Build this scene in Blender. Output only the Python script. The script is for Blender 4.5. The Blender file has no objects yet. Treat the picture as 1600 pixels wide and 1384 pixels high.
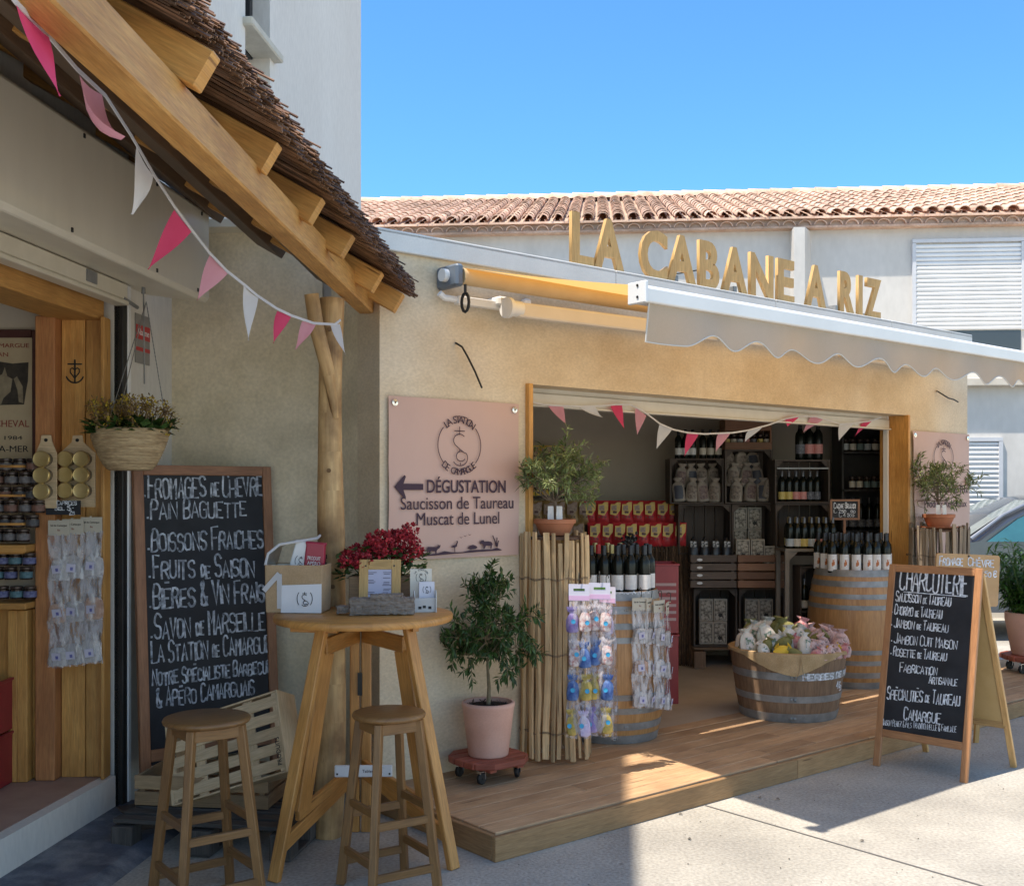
import bpy, bmesh, math, random
from mathutils import Vector, Matrix, Euler
R = random.Random(11)
PI = math.pi; rad = math.radians
C = bpy.context.scene.collection
S = bpy.context.scene
# ---------------------------------------------------------------- camera
F, H, HZ, CX = 1690.0, 1.65, 768.0, 800.0
cam = bpy.data.cameras.new('camera'); camo = bpy.data.objects.new('camera', cam); C.objects.link(camo)
camo.location = (0, 0, H); camo.rotation_euler = (rad(90), 0, 0)
cam.sensor_width = 36; cam.lens = F/1600*36; cam.shift_y = (HZ-692)/1600; cam.clip_end = 500; cam.clip_start = .05
S.camera = camo
# ---------------------------------------------------------------- light
SUN = Vector((.374, .230, -1)).normalized()          # direction the light travels
w = bpy.data.worlds.new('World'); S.world = w; w.use_nodes = True
nt = w.node_tree; nt.nodes.clear()
sky = nt.nodes.new('ShaderNodeTexSky'); sky.sky_type = 'NISHITA'; sky.sun_disc = False
sky.sun_elevation = math.asin(-SUN.z); sky.sun_rotation = math.atan2(-SUN.x, -SUN.y) % (2*PI)
sky.altitude = 600; sky.air_density = 1.1; sky.dust_density = .05; sky.ozone_density = 6
bg = nt.nodes.new('ShaderNodeBackground'); bg.inputs[1].default_value = .15
wo = nt.nodes.new('ShaderNodeOutputWorld')
tn = nt.nodes.new('ShaderNodeMix'); tn.data_type = 'RGBA'; tn.blend_type = 'MULTIPLY'; tn.inputs[0].default_value = 1; wc = nt.nodes.new('ShaderNodeTexCoord'); sx = nt.nodes.new('ShaderNodeSeparateXYZ'); mr = nt.nodes.new('ShaderNodeMapRange'); tm = nt.nodes.new('ShaderNodeMix'); tm.data_type = 'RGBA'
mr.inputs[1].default_value = .25; mr.inputs[2].default_value = .85; tm.inputs[6].default_value = (1.09, 1.0, .87, 1); tm.inputs[7].default_value = (.47, .76, .99, 1)   # deeper blue away from the sun
nt.links.new(wc.outputs['Generated'], sx.inputs[0]); nt.links.new(sx.outputs[1], mr.inputs[0]); nt.links.new(mr.outputs[0], tm.inputs[0]); nt.links.new(tm.outputs[2], tn.inputs[7])
nt.links.new(sky.outputs[0], tn.inputs[6]); nt.links.new(tn.outputs[2], bg.inputs[0]); nt.links.new(bg.outputs[0], wo.inputs[0])
sl = bpy.data.lights.new('sun', 'SUN'); sl.energy = 3.5; sl.angle = rad(.55); sl.color = (1, .90, .77)
so = bpy.data.objects.new('sun', sl); C.objects.link(so); so.rotation_euler = SUN.to_track_quat('-Z', 'Y').to_euler(); so.location = (-6, -6, 14)
S.view_settings.view_transform = 'Standard'; S.view_settings.look = 'None'; S.view_settings.gamma = 1; S.view_settings.exposure = 1.04
S.cycles.max_bounces = 10; S.cycles.diffuse_bounces = 6; S.cycles.transparent_max_bounces = 16; S.cycles.sample_clamp_indirect = 6
S.cycles.use_denoising = True
# ---------------------------------------------------------------- geometry helpers
def pix(px, py, Y): return Vector(((px-CX)/F*Y, Y, H-(py-HZ)/F*Y))
def gnd(px, py, z=0.): return pix(px, py, F*(H-z)/(py-HZ))
def rp(px, py, M):
    i = M.inverted(); o = i @ Vector((0,0,H)); d = i.to_3x3() @ Vector(((px-CX)/F, 1, -(py-HZ)/F)); q = o-d*(o.y/d.y); return q.x, q.z
def fr(origin, x, z=(0, 0, 1)):
    x = Vector(x).normalized(); z = Vector(z); z = (z - x*z.dot(x)).normalized(); y = z.cross(x)
    m = Matrix((x, y, z)).transposed().to_4x4(); m.translation = Vector(origin); return m
def place(loc, rz=0., rx=0., ry=0.): return Matrix.Translation(Vector(loc)) @ Euler((rx, ry, rz)).to_matrix().to_4x4()
class MB:
    def __init__(s): s.v=[]; s.f=[]; s.uv=[]; s.t=[]; s.m=[]; s.s=[]
    def add(s, vs, fs, uvs=None, tone=None, mi=0, smooth=False):
        b = len(s.v); s.v += [Vector(v) for v in vs]
        tone = R.random() if tone is None else tone
        for i, f in enumerate(fs):
            s.f.append([b+k for k in f]); s.uv.append(uvs[i] if uvs else [(vs[k][0], vs[k][2]) for k in f])
            s.t.append(tone); s.m.append(mi); s.s.append(smooth)
    def box(s, c, d, M=None, tone=None, mi=0):
        c = Vector(c); h = Vector(d)/2; d = list(d); L = d.index(max(d))
        P = [Vector((c[0]+i*h[0], c[1]+j*h[1], c[2]+k*h[2])) for i in (-1,1) for j in (-1,1) for k in (-1,1)]
        fs = [(0,1,3,2),(4,6,7,5),(0,4,5,1),(2,3,7,6),(0,2,6,4),(1,5,7,3)]; ax = [0,0,1,1,2,2]
        ou, ov = R.random()*9, R.random()*9; uvs = []
        for f, a in zip(fs, ax):
            o = [q for q in (0,1,2) if q != a]
            if L in o: u, v = L, [q for q in o if q != L][0]
            else: u, v = o
            k = .15 if a == L else 1
            uvs.append([((P[q][u]-c[u])*k+ou, P[q][v]-c[v]+ov+a*.37) for q in f])
        s.add([M @ p for p in P] if M else P, fs, uvs, tone, mi)
    def bar(s, p0, p1, w, h, up=(0,0,1), tone=None, mi=0):
        p0, p1 = Vector(p0), Vector(p1); x = p1-p0; L = x.length; x.normalize(); up = Vector(up)
        if abs(x.dot(up.normalized())) > .99: up = Vector((0,1,0))
        z = (up-x*x.dot(up)).normalized(); y = z.cross(x)
        m = Matrix((x, y, z)).transposed().to_4x4(); m.translation = (p0+p1)/2
        s.box((0,0,0), (L, w, h), m, tone, mi)
    def tube(s, pts, r, n=8, tone=None, mi=0, cap=True, smooth=True):
        pts = [Vector(p) for p in pts]; rs = r if isinstance(r, (list, tuple)) else [r]*len(pts)
        vs = []; fs = []; uvs = []; ref = None; L = 0; ls = []
        for i, p in enumerate(pts):
            t = (pts[min(i+1, len(pts)-1)] - pts[max(i-1, 0)]).normalized()
            if ref is None: ref = Vector((0,0,1)) if abs(t.z) < .9 else Vector((1,0,0))
            a = (ref - t*ref.dot(t)).normalized(); b = t.cross(a); ref = a
            if i: L += (p-pts[i-1]).length
            ls.append(L)
            for k in range(n):
                an = 2*PI*k/n; vs.append(p + (a*math.cos(an)+b*math.sin(an))*rs[i])
        o = R.random()*5
        for i in range(len(pts)-1):
            for k in range(n):
                k2 = (k+1) % n; fs.append((i*n+k, i*n+k2, (i+1)*n+k2, (i+1)*n+k))
                c = 2*PI*max(rs[i], rs[i+1])/n
                uvs.append([(ls[i]+o, k*c+o), (ls[i]+o, (k+1)*c+o), (ls[i+1]+o, (k+1)*c+o), (ls[i+1]+o, k*c+o)])
        tone = R.random() if tone is None else tone
        s.add(vs, fs, uvs, tone, mi, smooth)
        if cap:
            m = len(pts)-1
            e = [list(range(n))[::-1], [m*n+k for k in range(n)]]
            s.add(vs, e, [[(vs[k][0], vs[k][2]) for k in f] for f in e], tone, mi)
    def lathe(s, prof, n=24, M=None, tone=None, mi=0, smooth=True, a0=0., a1=2*PI, wob=None):
        vs = []; fs = []; uvs = []; full = abs(a1-a0-2*PI) < 1e-6; nn = n if full else n+1
        for j, (r, z) in enumerate(prof):
            for k in range(nn):
                a = a0+(a1-a0)*k/n; q = r*(wob(a, j) if wob else 1)
                p = Vector((q*math.cos(a), q*math.sin(a), z)); vs.append(M @ p if M else p)
        for j in range(len(prof)-1):
            for k in range(n):
                k2 = (k+1) % nn; f = [j*nn+k, j*nn+k2, (j+1)*nn+k2, (j+1)*nn+k]
                u = [(k/n, prof[j][1]), ((k+1)/n, prof[j][1]), ((k+1)/n, prof[j+1][1]), (k/n, prof[j+1][1])]
                if prof[j][0] < 1e-6: f = [f[0], f[2], f[3]]; u = [u[0], u[2], u[3]]
                elif prof[j+1][0] < 1e-6: f = f[:3]; u = u[:3]
                fs.append(f); uvs.append(u)
        s.add(vs, fs, uvs, tone, mi, smooth)
    def prism(s, poly, y0, y1, M=None, tone=None, mi=0):       # poly in (x,z), extruded along y
        n = len(poly); vs = [Vector((x, y0, z)) for x, z in poly]+[Vector((x, y1, z)) for x, z in poly]
        fs = [list(range(n)), list(range(2*n-1, n-1, -1))]+[[i, i+n, (i+1) % n+n, (i+1) % n] for i in range(n)]
        uvs = [[(vs[k][0], vs[k][2]+vs[k][1]) for k in f] for f in fs]
        s.add([M @ v for v in vs] if M else vs, fs, uvs, tone, mi)
    def quad(s, a, b, c, d, tone=None, mi=0, uv=None):
        a, b, c, d = map(Vector, (a, b, c, d)); lu = (b-a).length; lv = (d-a).length
        s.add([a, b, c, d], [(0,1,2,3)], [uv or [(0,0), (lu,0), (lu,lv), (0,lv)]], tone, mi)
    def leaf(s, p, d, up, L, W, tone=None, mi=0, bend=.15):
        d = Vector(d).normalized(); up = Vector(up); sd = d.cross(up)
        if sd.length < 1e-4: sd = Vector((1,0,0))
        sd.normalize(); nn = sd.cross(d); p = Vector(p)
        m = p+d*L*.5+nn*L*bend*.4; t = p+d*L-nn*L*bend*.3
        s.add([p, m-sd*W/2-nn*W*.2, m, m+sd*W/2-nn*W*.2, t], [(0,2,1), (0,3,2), (1,2,4), (2,3,4)], [[(0,0)]*3]*4, tone, mi)
    def build(s, name, mats, parent=None, world=False, bevel=0, seg=1, angle=40):
        me = bpy.data.meshes.new(name); vs = s.v
        if world and parent is not None:
            inv = wm(parent).inverted(); vs = [inv @ v for v in vs]
        me.from_pydata(vs, [], s.f)
        ul = me.uv_layers.new(name='UVMap'); d = []
        for u in s.uv:
            for a, b in u: d += [a, b]
        ul.data.foreach_set('uv', d)
        at = me.attributes.new('tone', 'FLOAT', 'FACE'); at.data.foreach_set('value', s.t)
        for m in (mats if isinstance(mats, list) else [mats]): me.materials.append(m)
        me.polygons.foreach_set('material_index', s.m); me.polygons.foreach_set('use_smooth', s.s)
        if any(s.s): me.set_sharp_from_angle(angle=rad(angle))
        me.update()
        o = bpy.data.objects.new(name, me); C.objects.link(o)
        if parent is not None: o.parent = parent
        if bevel:
            b = o.modifiers.new('bevel', 'BEVEL'); b.width = bevel; b.segments = seg; b.limit_method = 'ANGLE'; b.angle_limit = rad(45)
        return o
def wm(o):
    m = o.matrix_basis.copy(); p = o.parent
    while p is not None: m = p.matrix_basis @ m; p = p.parent
    return m
def tag(o, label=None, cat=None, group=None, kind=None):
    if label: o['label'] = label
    if cat: o['category'] = cat
    if group: o['group'] = group
    if kind: o['kind'] = kind
    return o
def thing(name, label, cat, M=None, group=None):
    o = bpy.data.objects.new(name, None); C.objects.link(o); o.empty_display_size = .05
    if M is not None: o.matrix_basis = M if isinstance(M, Matrix) else Matrix.Translation(Vector(M))
    return tag(o, label, cat, group)
def kids(o): return [c for c in bpy.data.objects if c.parent == o]
def dup(o, M, label=None, group=None, _p=None, kd=None):
    c = o.copy(); C.objects.link(c)
    if _p is None:
        c.matrix_basis = M
        if label: c['label'] = label
        if group: c['group'] = group
    else: c.parent = _p
    for ch in o.children: dup(ch, None, _p=c)
    return c
KID = {}
ORD = ['first','second','third','fourth','fifth','sixth','seventh','eighth','ninth','tenth','eleventh','twelfth','thirteenth','fourteenth','fifteenth','sixteenth','seventeenth','eighteenth']
# ---------------------------------------------------------------- materials
MATS = {}
def col4(c): return (c[0], c[1], c[2], 1)
def mat(name, c1, c2=None, rough=.6, scale=6., bump=0., bscale=60., metal=0., spec=.5, coord='Object', stretch=(1,1,1), tonek=.0, detail=5., lo=.35, hi=.65,
        fine=0., fscale=120., anoise=None, trans=0., transcol=None, alpha=1., coat=0., hue2=None, spots=None, streak=None, rvar=.0):
    if name in MATS: return MATS[name]
    m = bpy.data.materials.new(name); m.use_nodes = True; MATS[name] = m
    n = m.node_tree.nodes; l = m.node_tree.links; b = n['Principled BSDF']; out = n['Material Output']
    b.inputs['Roughness'].default_value = rough; b.inputs['Metallic'].default_value = metal
    b.inputs['Specular IOR Level'].default_value = spec; b.inputs['Coat Weight'].default_value = coat
    tc = n.new('ShaderNodeTexCoord'); mp = n.new('ShaderNodeMapping'); mp.inputs['Scale'].default_value = stretch
    l.new(tc.outputs[coord], mp.inputs[0])
    nz = n.new('ShaderNodeTexNoise'); nz.inputs['Scale'].default_value = scale; nz.inputs['Detail'].default_value = detail; nz.inputs['Roughness'].default_value = .6
    l.new(mp.outputs[0], nz.inputs['Vector'])
    rp = n.new('ShaderNodeValToRGB'); e = rp.color_ramp.elements; e[0].position = lo; e[1].position = hi
    e[0].color = col4(c1); e[1].color = col4(c2 or c1)
    l.new(nz.outputs['Fac'], rp.inputs[0]); cur = rp.outputs[0]
    if hue2:                                               # a second, larger patch colour
        n2 = n.new('ShaderNodeTexNoise'); n2.inputs['Scale'].default_value = hue2[1]; n2.inputs['Detail'].default_value = 4
        l.new(tc.outputs[coord], n2.inputs['Vector'])
        r2 = n.new('ShaderNodeMapRange'); r2.inputs[1].default_value = .45; r2.inputs[2].default_value = .7; r2.inputs[4].default_value = hue2[2]
        l.new(n2.outputs['Fac'], r2.inputs[0])
        mx = n.new('ShaderNodeMix'); mx.data_type = 'RGBA'; l.new(r2.outputs[0], mx.inputs[0]); l.new(cur, mx.inputs[6]); mx.inputs[7].default_value = col4(hue2[0]); cur = mx.outputs[2]
    if spots:                                              # (colour, scale, threshold)
        vo = n.new('ShaderNodeTexVoronoi'); vo.inputs['Scale'].default_value = spots[1]; l.new(mp.outputs[0] if coord == 'UV' else tc.outputs[coord], vo.inputs['Vector'])
        r3 = n.new('ShaderNodeMapRange'); r3.inputs[1].default_value = spots[2]; r3.inputs[2].default_value = spots[2]*1.8; r3.inputs[3].default_value = .8; r3.inputs[4].default_value = 0
        l.new(vo.outputs['Distance'], r3.inputs[0])
        mx = n.new('ShaderNodeMix'); mx.data_type = 'RGBA'; l.new(r3.outputs[0], mx.inputs[0]); l.new(cur, mx.inputs[6]); mx.inputs[7].default_value = col4(spots[0]); cur = mx.outputs[2]
    if streak:                                             # rain streaks running down: (colour, scale, strength)
        sm_ = n.new('ShaderNodeMapping'); sm_.inputs['Scale'].default_value = (1, 1, .09); l.new(tc.outputs['Object'], sm_.inputs[0])
        sn = n.new('ShaderNodeTexNoise'); sn.inputs['Scale'].default_value = streak[1]; sn.inputs['Detail'].default_value = 7; l.new(sm_.outputs[0], sn.inputs['Vector'])
        sr = n.new('ShaderNodeMapRange'); sr.inputs[1].default_value = .5; sr.inputs[2].default_value = .72; sr.inputs[4].default_value = streak[2]; l.new(sn.outputs['Fac'], sr.inputs[0])
        mx = n.new('ShaderNodeMix'); mx.data_type = 'RGBA'; l.new(sr.outputs[0], mx.inputs[0]); l.new(cur, mx.inputs[6]); mx.inputs[7].default_value = col4(streak[0]); cur = mx.outputs[2]
    if fine:
        n3 = n.new('ShaderNodeTexNoise'); n3.inputs['Scale'].default_value = fscale; n3.inputs['Detail'].default_value = 3; l.new(mp.outputs[0], n3.inputs['Vector'])
        r4 = n.new('ShaderNodeMapRange'); r4.inputs[1].default_value = .3; r4.inputs[2].default_value = .7; r4.inputs[3].default_value = 1-fine; r4.inputs[4].default_value = 1+fine
        l.new(n3.outputs['Fac'], r4.inputs[0])
        vm = n.new('ShaderNodeVectorMath'); vm.operation = 'SCALE'; l.new(cur, vm.inputs[0]); l.new(r4.outputs[0], vm.inputs['Scale']); cur = vm.outputs[0]
    if tonek:
        at = n.new('ShaderNodeAttribute'); at.attribute_name = 'tone'
        ma = n.new('ShaderNodeMath'); ma.operation = 'MULTIPLY_ADD'; ma.inputs[1].default_value = tonek*2; ma.inputs[2].default_value = 1-tonek
        l.new(at.outputs['Fac'], ma.inputs[0])
        vm = n.new('ShaderNodeVectorMath'); vm.operation = 'SCALE'; l.new(cur, vm.inputs[0]); l.new(ma.outputs[0], vm.inputs['Scale']); cur = vm.outputs[0]
    l.new(cur, b.inputs['Base Color'])
    if rvar:
        rr = n.new('ShaderNodeMapRange'); rr.inputs[3].default_value = rough-rvar; rr.inputs[4].default_value = rough+rvar
        l.new(nz.outputs['Fac'], rr.inputs[0]); l.new(rr.outputs[0], b.inputs['Roughness'])
    if bump:
        nb = n.new('ShaderNodeTexNoise'); nb.inputs['Scale'].default_value = bscale; nb.inputs['Detail'].default_value = 4; l.new(mp.outputs[0], nb.inputs['Vector'])
        bp = n.new('ShaderNodeBump'); bp.inputs['Strength'].default_value = bump; bp.inputs['Distance'].default_value = .01
        l.new(nb.outputs['Fac'], bp.inputs['Height']); l.new(bp.outputs[0], b.inputs['Normal'])
    sh = b.outputs[0]
    if trans:
        tr = n.new('ShaderNodeBsdfTranslucent'); tr.inputs[0].default_value = col4(transcol or c1)
        if not transcol: l.new(cur, tr.inputs[0])
        ms = n.new('ShaderNodeMixShader'); ms.inputs[0].default_value = trans; l.new(sh, ms.inputs[1]); l.new(tr.outputs[0], ms.inputs[2]); sh = ms.outputs[0]
    if alpha < 1:
        tp = n.new('ShaderNodeBsdfTransparent'); ms = n.new('ShaderNodeMixShader'); ms.inputs[0].default_value = alpha
        l.new(tp.outputs[0], ms.inputs[1]); l.new(sh, ms.inputs[2]); sh = ms.outputs[0]
        if anoise:                                         # (scale, stretch, low, high): creases of film, gaps in chalk
            am = n.new('ShaderNodeMapping'); am.inputs['Scale'].default_value = anoise[1]; an = n.new('ShaderNodeTexNoise'); an.inputs['Scale'].default_value = anoise[0]; an.inputs['Detail'].default_value = 4
            ar = n.new('ShaderNodeMapRange'); ar.inputs[1].default_value = .42; ar.inputs[2].default_value = .62; ar.inputs[3].default_value = anoise[2]; ar.inputs[4].default_value = anoise[3]
            l.new(tc.outputs['Object'], am.inputs[0]); l.new(am.outputs[0], an.inputs['Vector']); l.new(an.outputs['Fac'], ar.inputs[0]); l.new(ar.outputs[0], ms.inputs[0])
    l.new(sh, out.inputs[0]); return m
def wood(name, c1, c2, rough=.55, tonek=.16, bump=.12, knots=True, grain=(2.2, 26, 1), scale=1.6):
    return mat(name, c1, c2, rough=rough, scale=scale, coord='UV', stretch=grain, tonek=tonek, bump=bump*1.6, bscale=3, detail=10, lo=.25, hi=.75, fine=.17, fscale=6, hue2=((c1[0]*.62, c1[1]*.58, c1[2]*.58), 2.6, .55),
               spots=((c1[0]*.35, c1[1]*.3, c1[2]*.28), .8, .06) if knots else None, rvar=.08)
plas_front = mat('ochre_lime_plaster', (.57,.46,.315), (.68,.575,.42), rough=.9, scale=2.6, detail=9, bump=.45, bscale=9, stretch=(1,1,1.6), hue2=((.70,.62,.49), 1.5, .85), streak=((.48,.39,.27), 5, .28), fine=.09, fscale=55, spec=.2)
plas_side = mat('beige_lime_plaster', (.63,.54,.375), (.78,.685,.515), rough=.9, scale=3.0, detail=9, bump=.45, bscale=9, hue2=((.48,.42,.31), 1.6, .85), fine=.09, fscale=55, spec=.2)
plas_white = mat('white_render', (.67,.635,.575), (.72,.69,.63), rough=.9, scale=1.2, bump=.12, bscale=70, fine=.05, fscale=40, spec=.2, stretch=(1,1,.35))
plas_far = mat('far_cream_render', (.60,.575,.53), (.68,.655,.61), rough=.9, scale=.8, fine=.04, fscale=14, spec=.2, hue2=((.50,.48,.45), .5, .5), stretch=(1,1,.5), streak=((.52,.49,.45), 2.5, .3))
plas_in = mat('grey_interior_paint', (.50,.445,.36), (.56,.50,.415), rough=.85, scale=2, spec=.2)
conc = mat('pale_concrete', (.31,.295,.26), (.49,.465,.41), rough=.92, scale=1.5, bump=.5, bscale=80, fine=.2, fscale=60, detail=12, lo=.3, hi=.7, hue2=((.28,.265,.24), 1.1, .6), spec=.25, spots=((.20,.18,.16), 2.3, .02))
conc_in = mat('tan_screed', (.40,.33,.25), (.47,.395,.305), rough=.7, scale=3, fine=.04, spec=.3)
slate = mat('blue_grey_painted_concrete', (.06,.07,.095), (.135,.15,.185), rough=.6, scale=5, detail=9, bump=.4, bscale=25, hue2=((.34,.34,.33), 9, .55), fine=.15)
metal_w = mat('white_lacquer', (.74,.74,.73), (.80,.80,.79), rough=.38, scale=3)
metal_c = mat('cream_sheet_metal', (.68,.63,.51), (.76,.71,.59), rough=.42, scale=1.6, stretch=(1,1,.25), fine=.03, fscale=9)
metal_g = mat('galvanised_steel', (.20,.205,.205), (.31,.315,.315), rough=.5, metal=.45, scale=7, fine=.12, fscale=22, bump=.08, bscale=30)
metal_k = mat('black_iron', (.02,.02,.02), (.035,.035,.035), rough=.5, metal=.4)
chrome = mat('chrome', (.7,.7,.7), rough=.18, metal=1)
rubber = mat('black_rubber', (.012,.012,.013), rough=.55)
w_pine = wood('honey_pine', (.47,.215,.05), (.64,.355,.105), bump=.15)
w_beam = wood('larch_beam', (.48,.225,.055), (.65,.37,.12), bump=.15, tonek=.1)
w_deck = wood('deck_board', (.38,.225,.115), (.54,.365,.21), rough=.7, tonek=.16, bump=.2, grain=(1.4,20,1))
w_table = wood('acacia_table', (.40,.175,.04), (.56,.28,.08), rough=.42, tonek=.12)
w_stool = wood('brown_stool_wood', (.18,.083,.025), (.27,.138,.047), rough=.42, tonek=.12)
w_pale = wood('raw_pale_pine', (.58,.43,.25), (.70,.55,.36), rough=.75, tonek=.1)
w_dark = wood('stained_dark_crate', (.052,.038,.03), (.095,.07,.055), rough=.7, tonek=.25)
w_mid = wood('brown_slat_crate', (.20,.095,.05), (.29,.15,.085), rough=.65, tonek=.2)
w_grey = wood('grey_old_pallet', (.05,.046,.042), (.12,.108,.098), rough=.9, tonek=.25, bump=.3)
w_log = mat('peeled_log', (.36,.20,.075), (.60,.40,.19), rough=.7, scale=2.2, coord='UV', stretch=(1.1,9,1), bump=.4, bscale=4, detail=8, lo=.3, hi=.7, fine=.12, fscale=6, spots=((.13,.065,.025), 3.2, .05), hue2=((.15,.075,.028), 5, .85))
w_chest = wood('chestnut_paling', (.42,.275,.135), (.62,.44,.245), rough=.8, tonek=.34, grain=(1.5,22,1), bump=.3)
w_cheg = wood('weathered_paling', (.19,.15,.115), (.36,.29,.21), rough=.85, tonek=.4, grain=(1.5,22,1), bump=.3)
w_frame = wood('board_frame_wood', (.235,.105,.05), (.335,.165,.085), rough=.55, tonek=.1, knots=False)
w_aboard = wood('sign_frame_wood', (.32,.145,.06), (.44,.22,.10), rough=.5, tonek=.1)
w_letter = wood('letter_plywood', (.46,.27,.085), (.62,.40,.16), rough=.6, tonek=.06)
w_drift = wood('driftwood_grey', (.145,.115,.095), (.27,.225,.19), rough=.9, bump=.6, knots=False, grain=(3,22,1))
w_red = wood('red_stained_wood', (.26,.06,.035), (.36,.095,.055), rough=.55, knots=False)
slate_b = mat('chalkboard', (.010,.011,.014), (.022,.024,.030), rough=.62, scale=5, spec=.35, detail=9, hue2=((.026,.028,.034), 3.5, .6))
chalk_m = mat('chalk_marker', (.50,.54,.62), (.80,.83,.88), rough=.9, scale=26, lo=.3, hi=.6, alpha=.9, anoise=(45, (1,1,1), .6, 1))
chalk_b = mat('chalk_marker_faded', (.30,.34,.41), (.62,.66,.73), rough=.9, scale=22, lo=.3, hi=.65, alpha=.8, anoise=(30, (1,1,1), .42, 1))
ink = mat('plum_ink', (.055,.03,.05), rough=.8)
ink_k = mat('black_ink', (.015,.015,.018), rough=.7)
paper = mat('white_paper', (.74,.73,.72), (.80,.79,.78), rough=.7)
banner_m = mat('dusty_pink_vinyl', (.53,.35,.295), (.57,.38,.325), rough=.5, scale=1.5, bump=.12, bscale=3.5)
soil = mat('potting_soil', (.02,.014,.01), (.05,.035,.025), rough=1, scale=40, bump=.8, bscale=50)
terra = mat('pale_terracotta', (.60,.335,.25), (.68,.40,.31), rough=.8, scale=5, bump=.06, fine=.04, hue2=((.70,.48,.40), 4, .5))
terra_d = mat('red_terracotta', (.38,.135,.06), (.47,.18,.09), rough=.75, scale=6)
brass = mat('gold_tin_lid', (.55,.42,.18), (.66,.52,.26), rough=.32, metal=.8, scale=9)
red_pl = mat('dark_red_plastic', (.22,.012,.022), (.28,.02,.03), rough=.35)
pink_h = mat('hot_pink_cloth', (.72,.055,.16), (.78,.08,.20), rough=.8, trans=.4)
pink_p = mat('pale_pink_cloth', (.70,.32,.40), (.76,.38,.46), rough=.8, trans=.4)
white_c = mat('white_cloth', (.72,.71,.72), (.78,.77,.78), rough=.8, trans=.4)
# ---------------------------------------------------------------- lettering
def letters(txt, parent, M, size, m, name='lettering', align='CENTER', ext=.0008, fit=None, off=0., fith=None, bevel=0):
    cu = bpy.data.curves.new('t', 'FONT'); cu.body = txt; cu.size = size; cu.align_x = align; cu.extrude = ext; cu.offset = off; cu.resolution_u = 4
    if bevel: cu.bevel_depth = bevel; cu.bevel_resolution = 1
    ob = bpy.data.objects.new('t', cu); C.objects.link(ob)
    dg = bpy.context.evaluated_depsgraph_get(); me = bpy.data.meshes.new_from_object(ob.evaluated_get(dg))
    bpy.data.objects.remove(ob); bpy.data.curves.remove(cu)
    xs = [v.co.x for v in me.vertices]; ys = [v.co.y for v in me.vertices]
    if xs:
        k = fit/(max(xs)-min(xs)) if fit else 1; kh = fith/(max(ys)-min(ys)) if fith else 1
        x0 = min(xs) if align == 'LEFT' else (min(xs)+max(xs))/2
        y0 = min(ys) if fith else 0
        for v in me.vertices: v.co.x = (v.co.x-x0)*k; v.co.y = (v.co.y-y0)*kh
    me.materials.clear(); me.materials.append(m)
    at = me.attributes.new('tone', 'FLOAT', 'FACE'); at.data.foreach_set('value', [.5]*len(me.polygons))
    uv = me.uv_layers.new(name='UVMap') if not me.uv_layers else me.uv_layers[0]
    for p in me.polygons:
        for li in p.loop_indices:
            c = me.vertices[me.loops[li].vertex_index].co; uv.data[li].uv = (c.y+c.z*.7, c.x+c.z)
    o = bpy.data.objects.new(name, me); C.objects.link(o); o.parent = parent
    o.matrix_basis = M @ Matrix.Rotation(rad(90), 4, 'X'); me.name = name
    return o
def mat_at(x, y, z, ry=0.): return Matrix.Translation((x, y, z)) @ Matrix.Rotation(ry, 4, 'Y')
ST = {'A':'002640|1232','B':'00063645443303|3342413000','C':'4536160501103041','D':'000626444220 00'.replace(' ',''),'E':'40000646|0333','F':'000646|0333',
 'G':'453616050110304143|2343','H':'0006|4046|0343','I':'2026','J':'4641301001','K':'0006|460340','L':'060040','M':'0006234640','N':'00064046','O':'100105163645413010',
 'P':'00063645443303','Q':'100105163645413010|2240','R':'00063645443303|2340','S':'4536160504133342413010 01'.replace(' ',''),'T':'0646|2620','U':'060110304146','V':'062046',
 'W':'0610243046','X':'0046|0640','Y':'062346|2320','Z':'06460040','&':'4005162625021001103042','.':'2021','4':'36024 2|3036'.replace(' ',''),'5':'46060434434130 1001'.replace(' ',''),
 '1':'0426|2620','0':'100105163645413010','6':'4616050110304142330 2'.replace(' ',''),'2':'051636450040','8':'133342413010011304051636454433','9':'4313040516364541301001','7':'064620',
 '-':'1333','€':'4536160501103041|0434|0333','/':'0046','\'':'2625','²':'2526'}
ACC = {'É':('E','1838'),'È':('E','1838'),'Ç':('C',''),'Î':('I','1728|2837'),'Ï':('I','1717|3737')}
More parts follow.
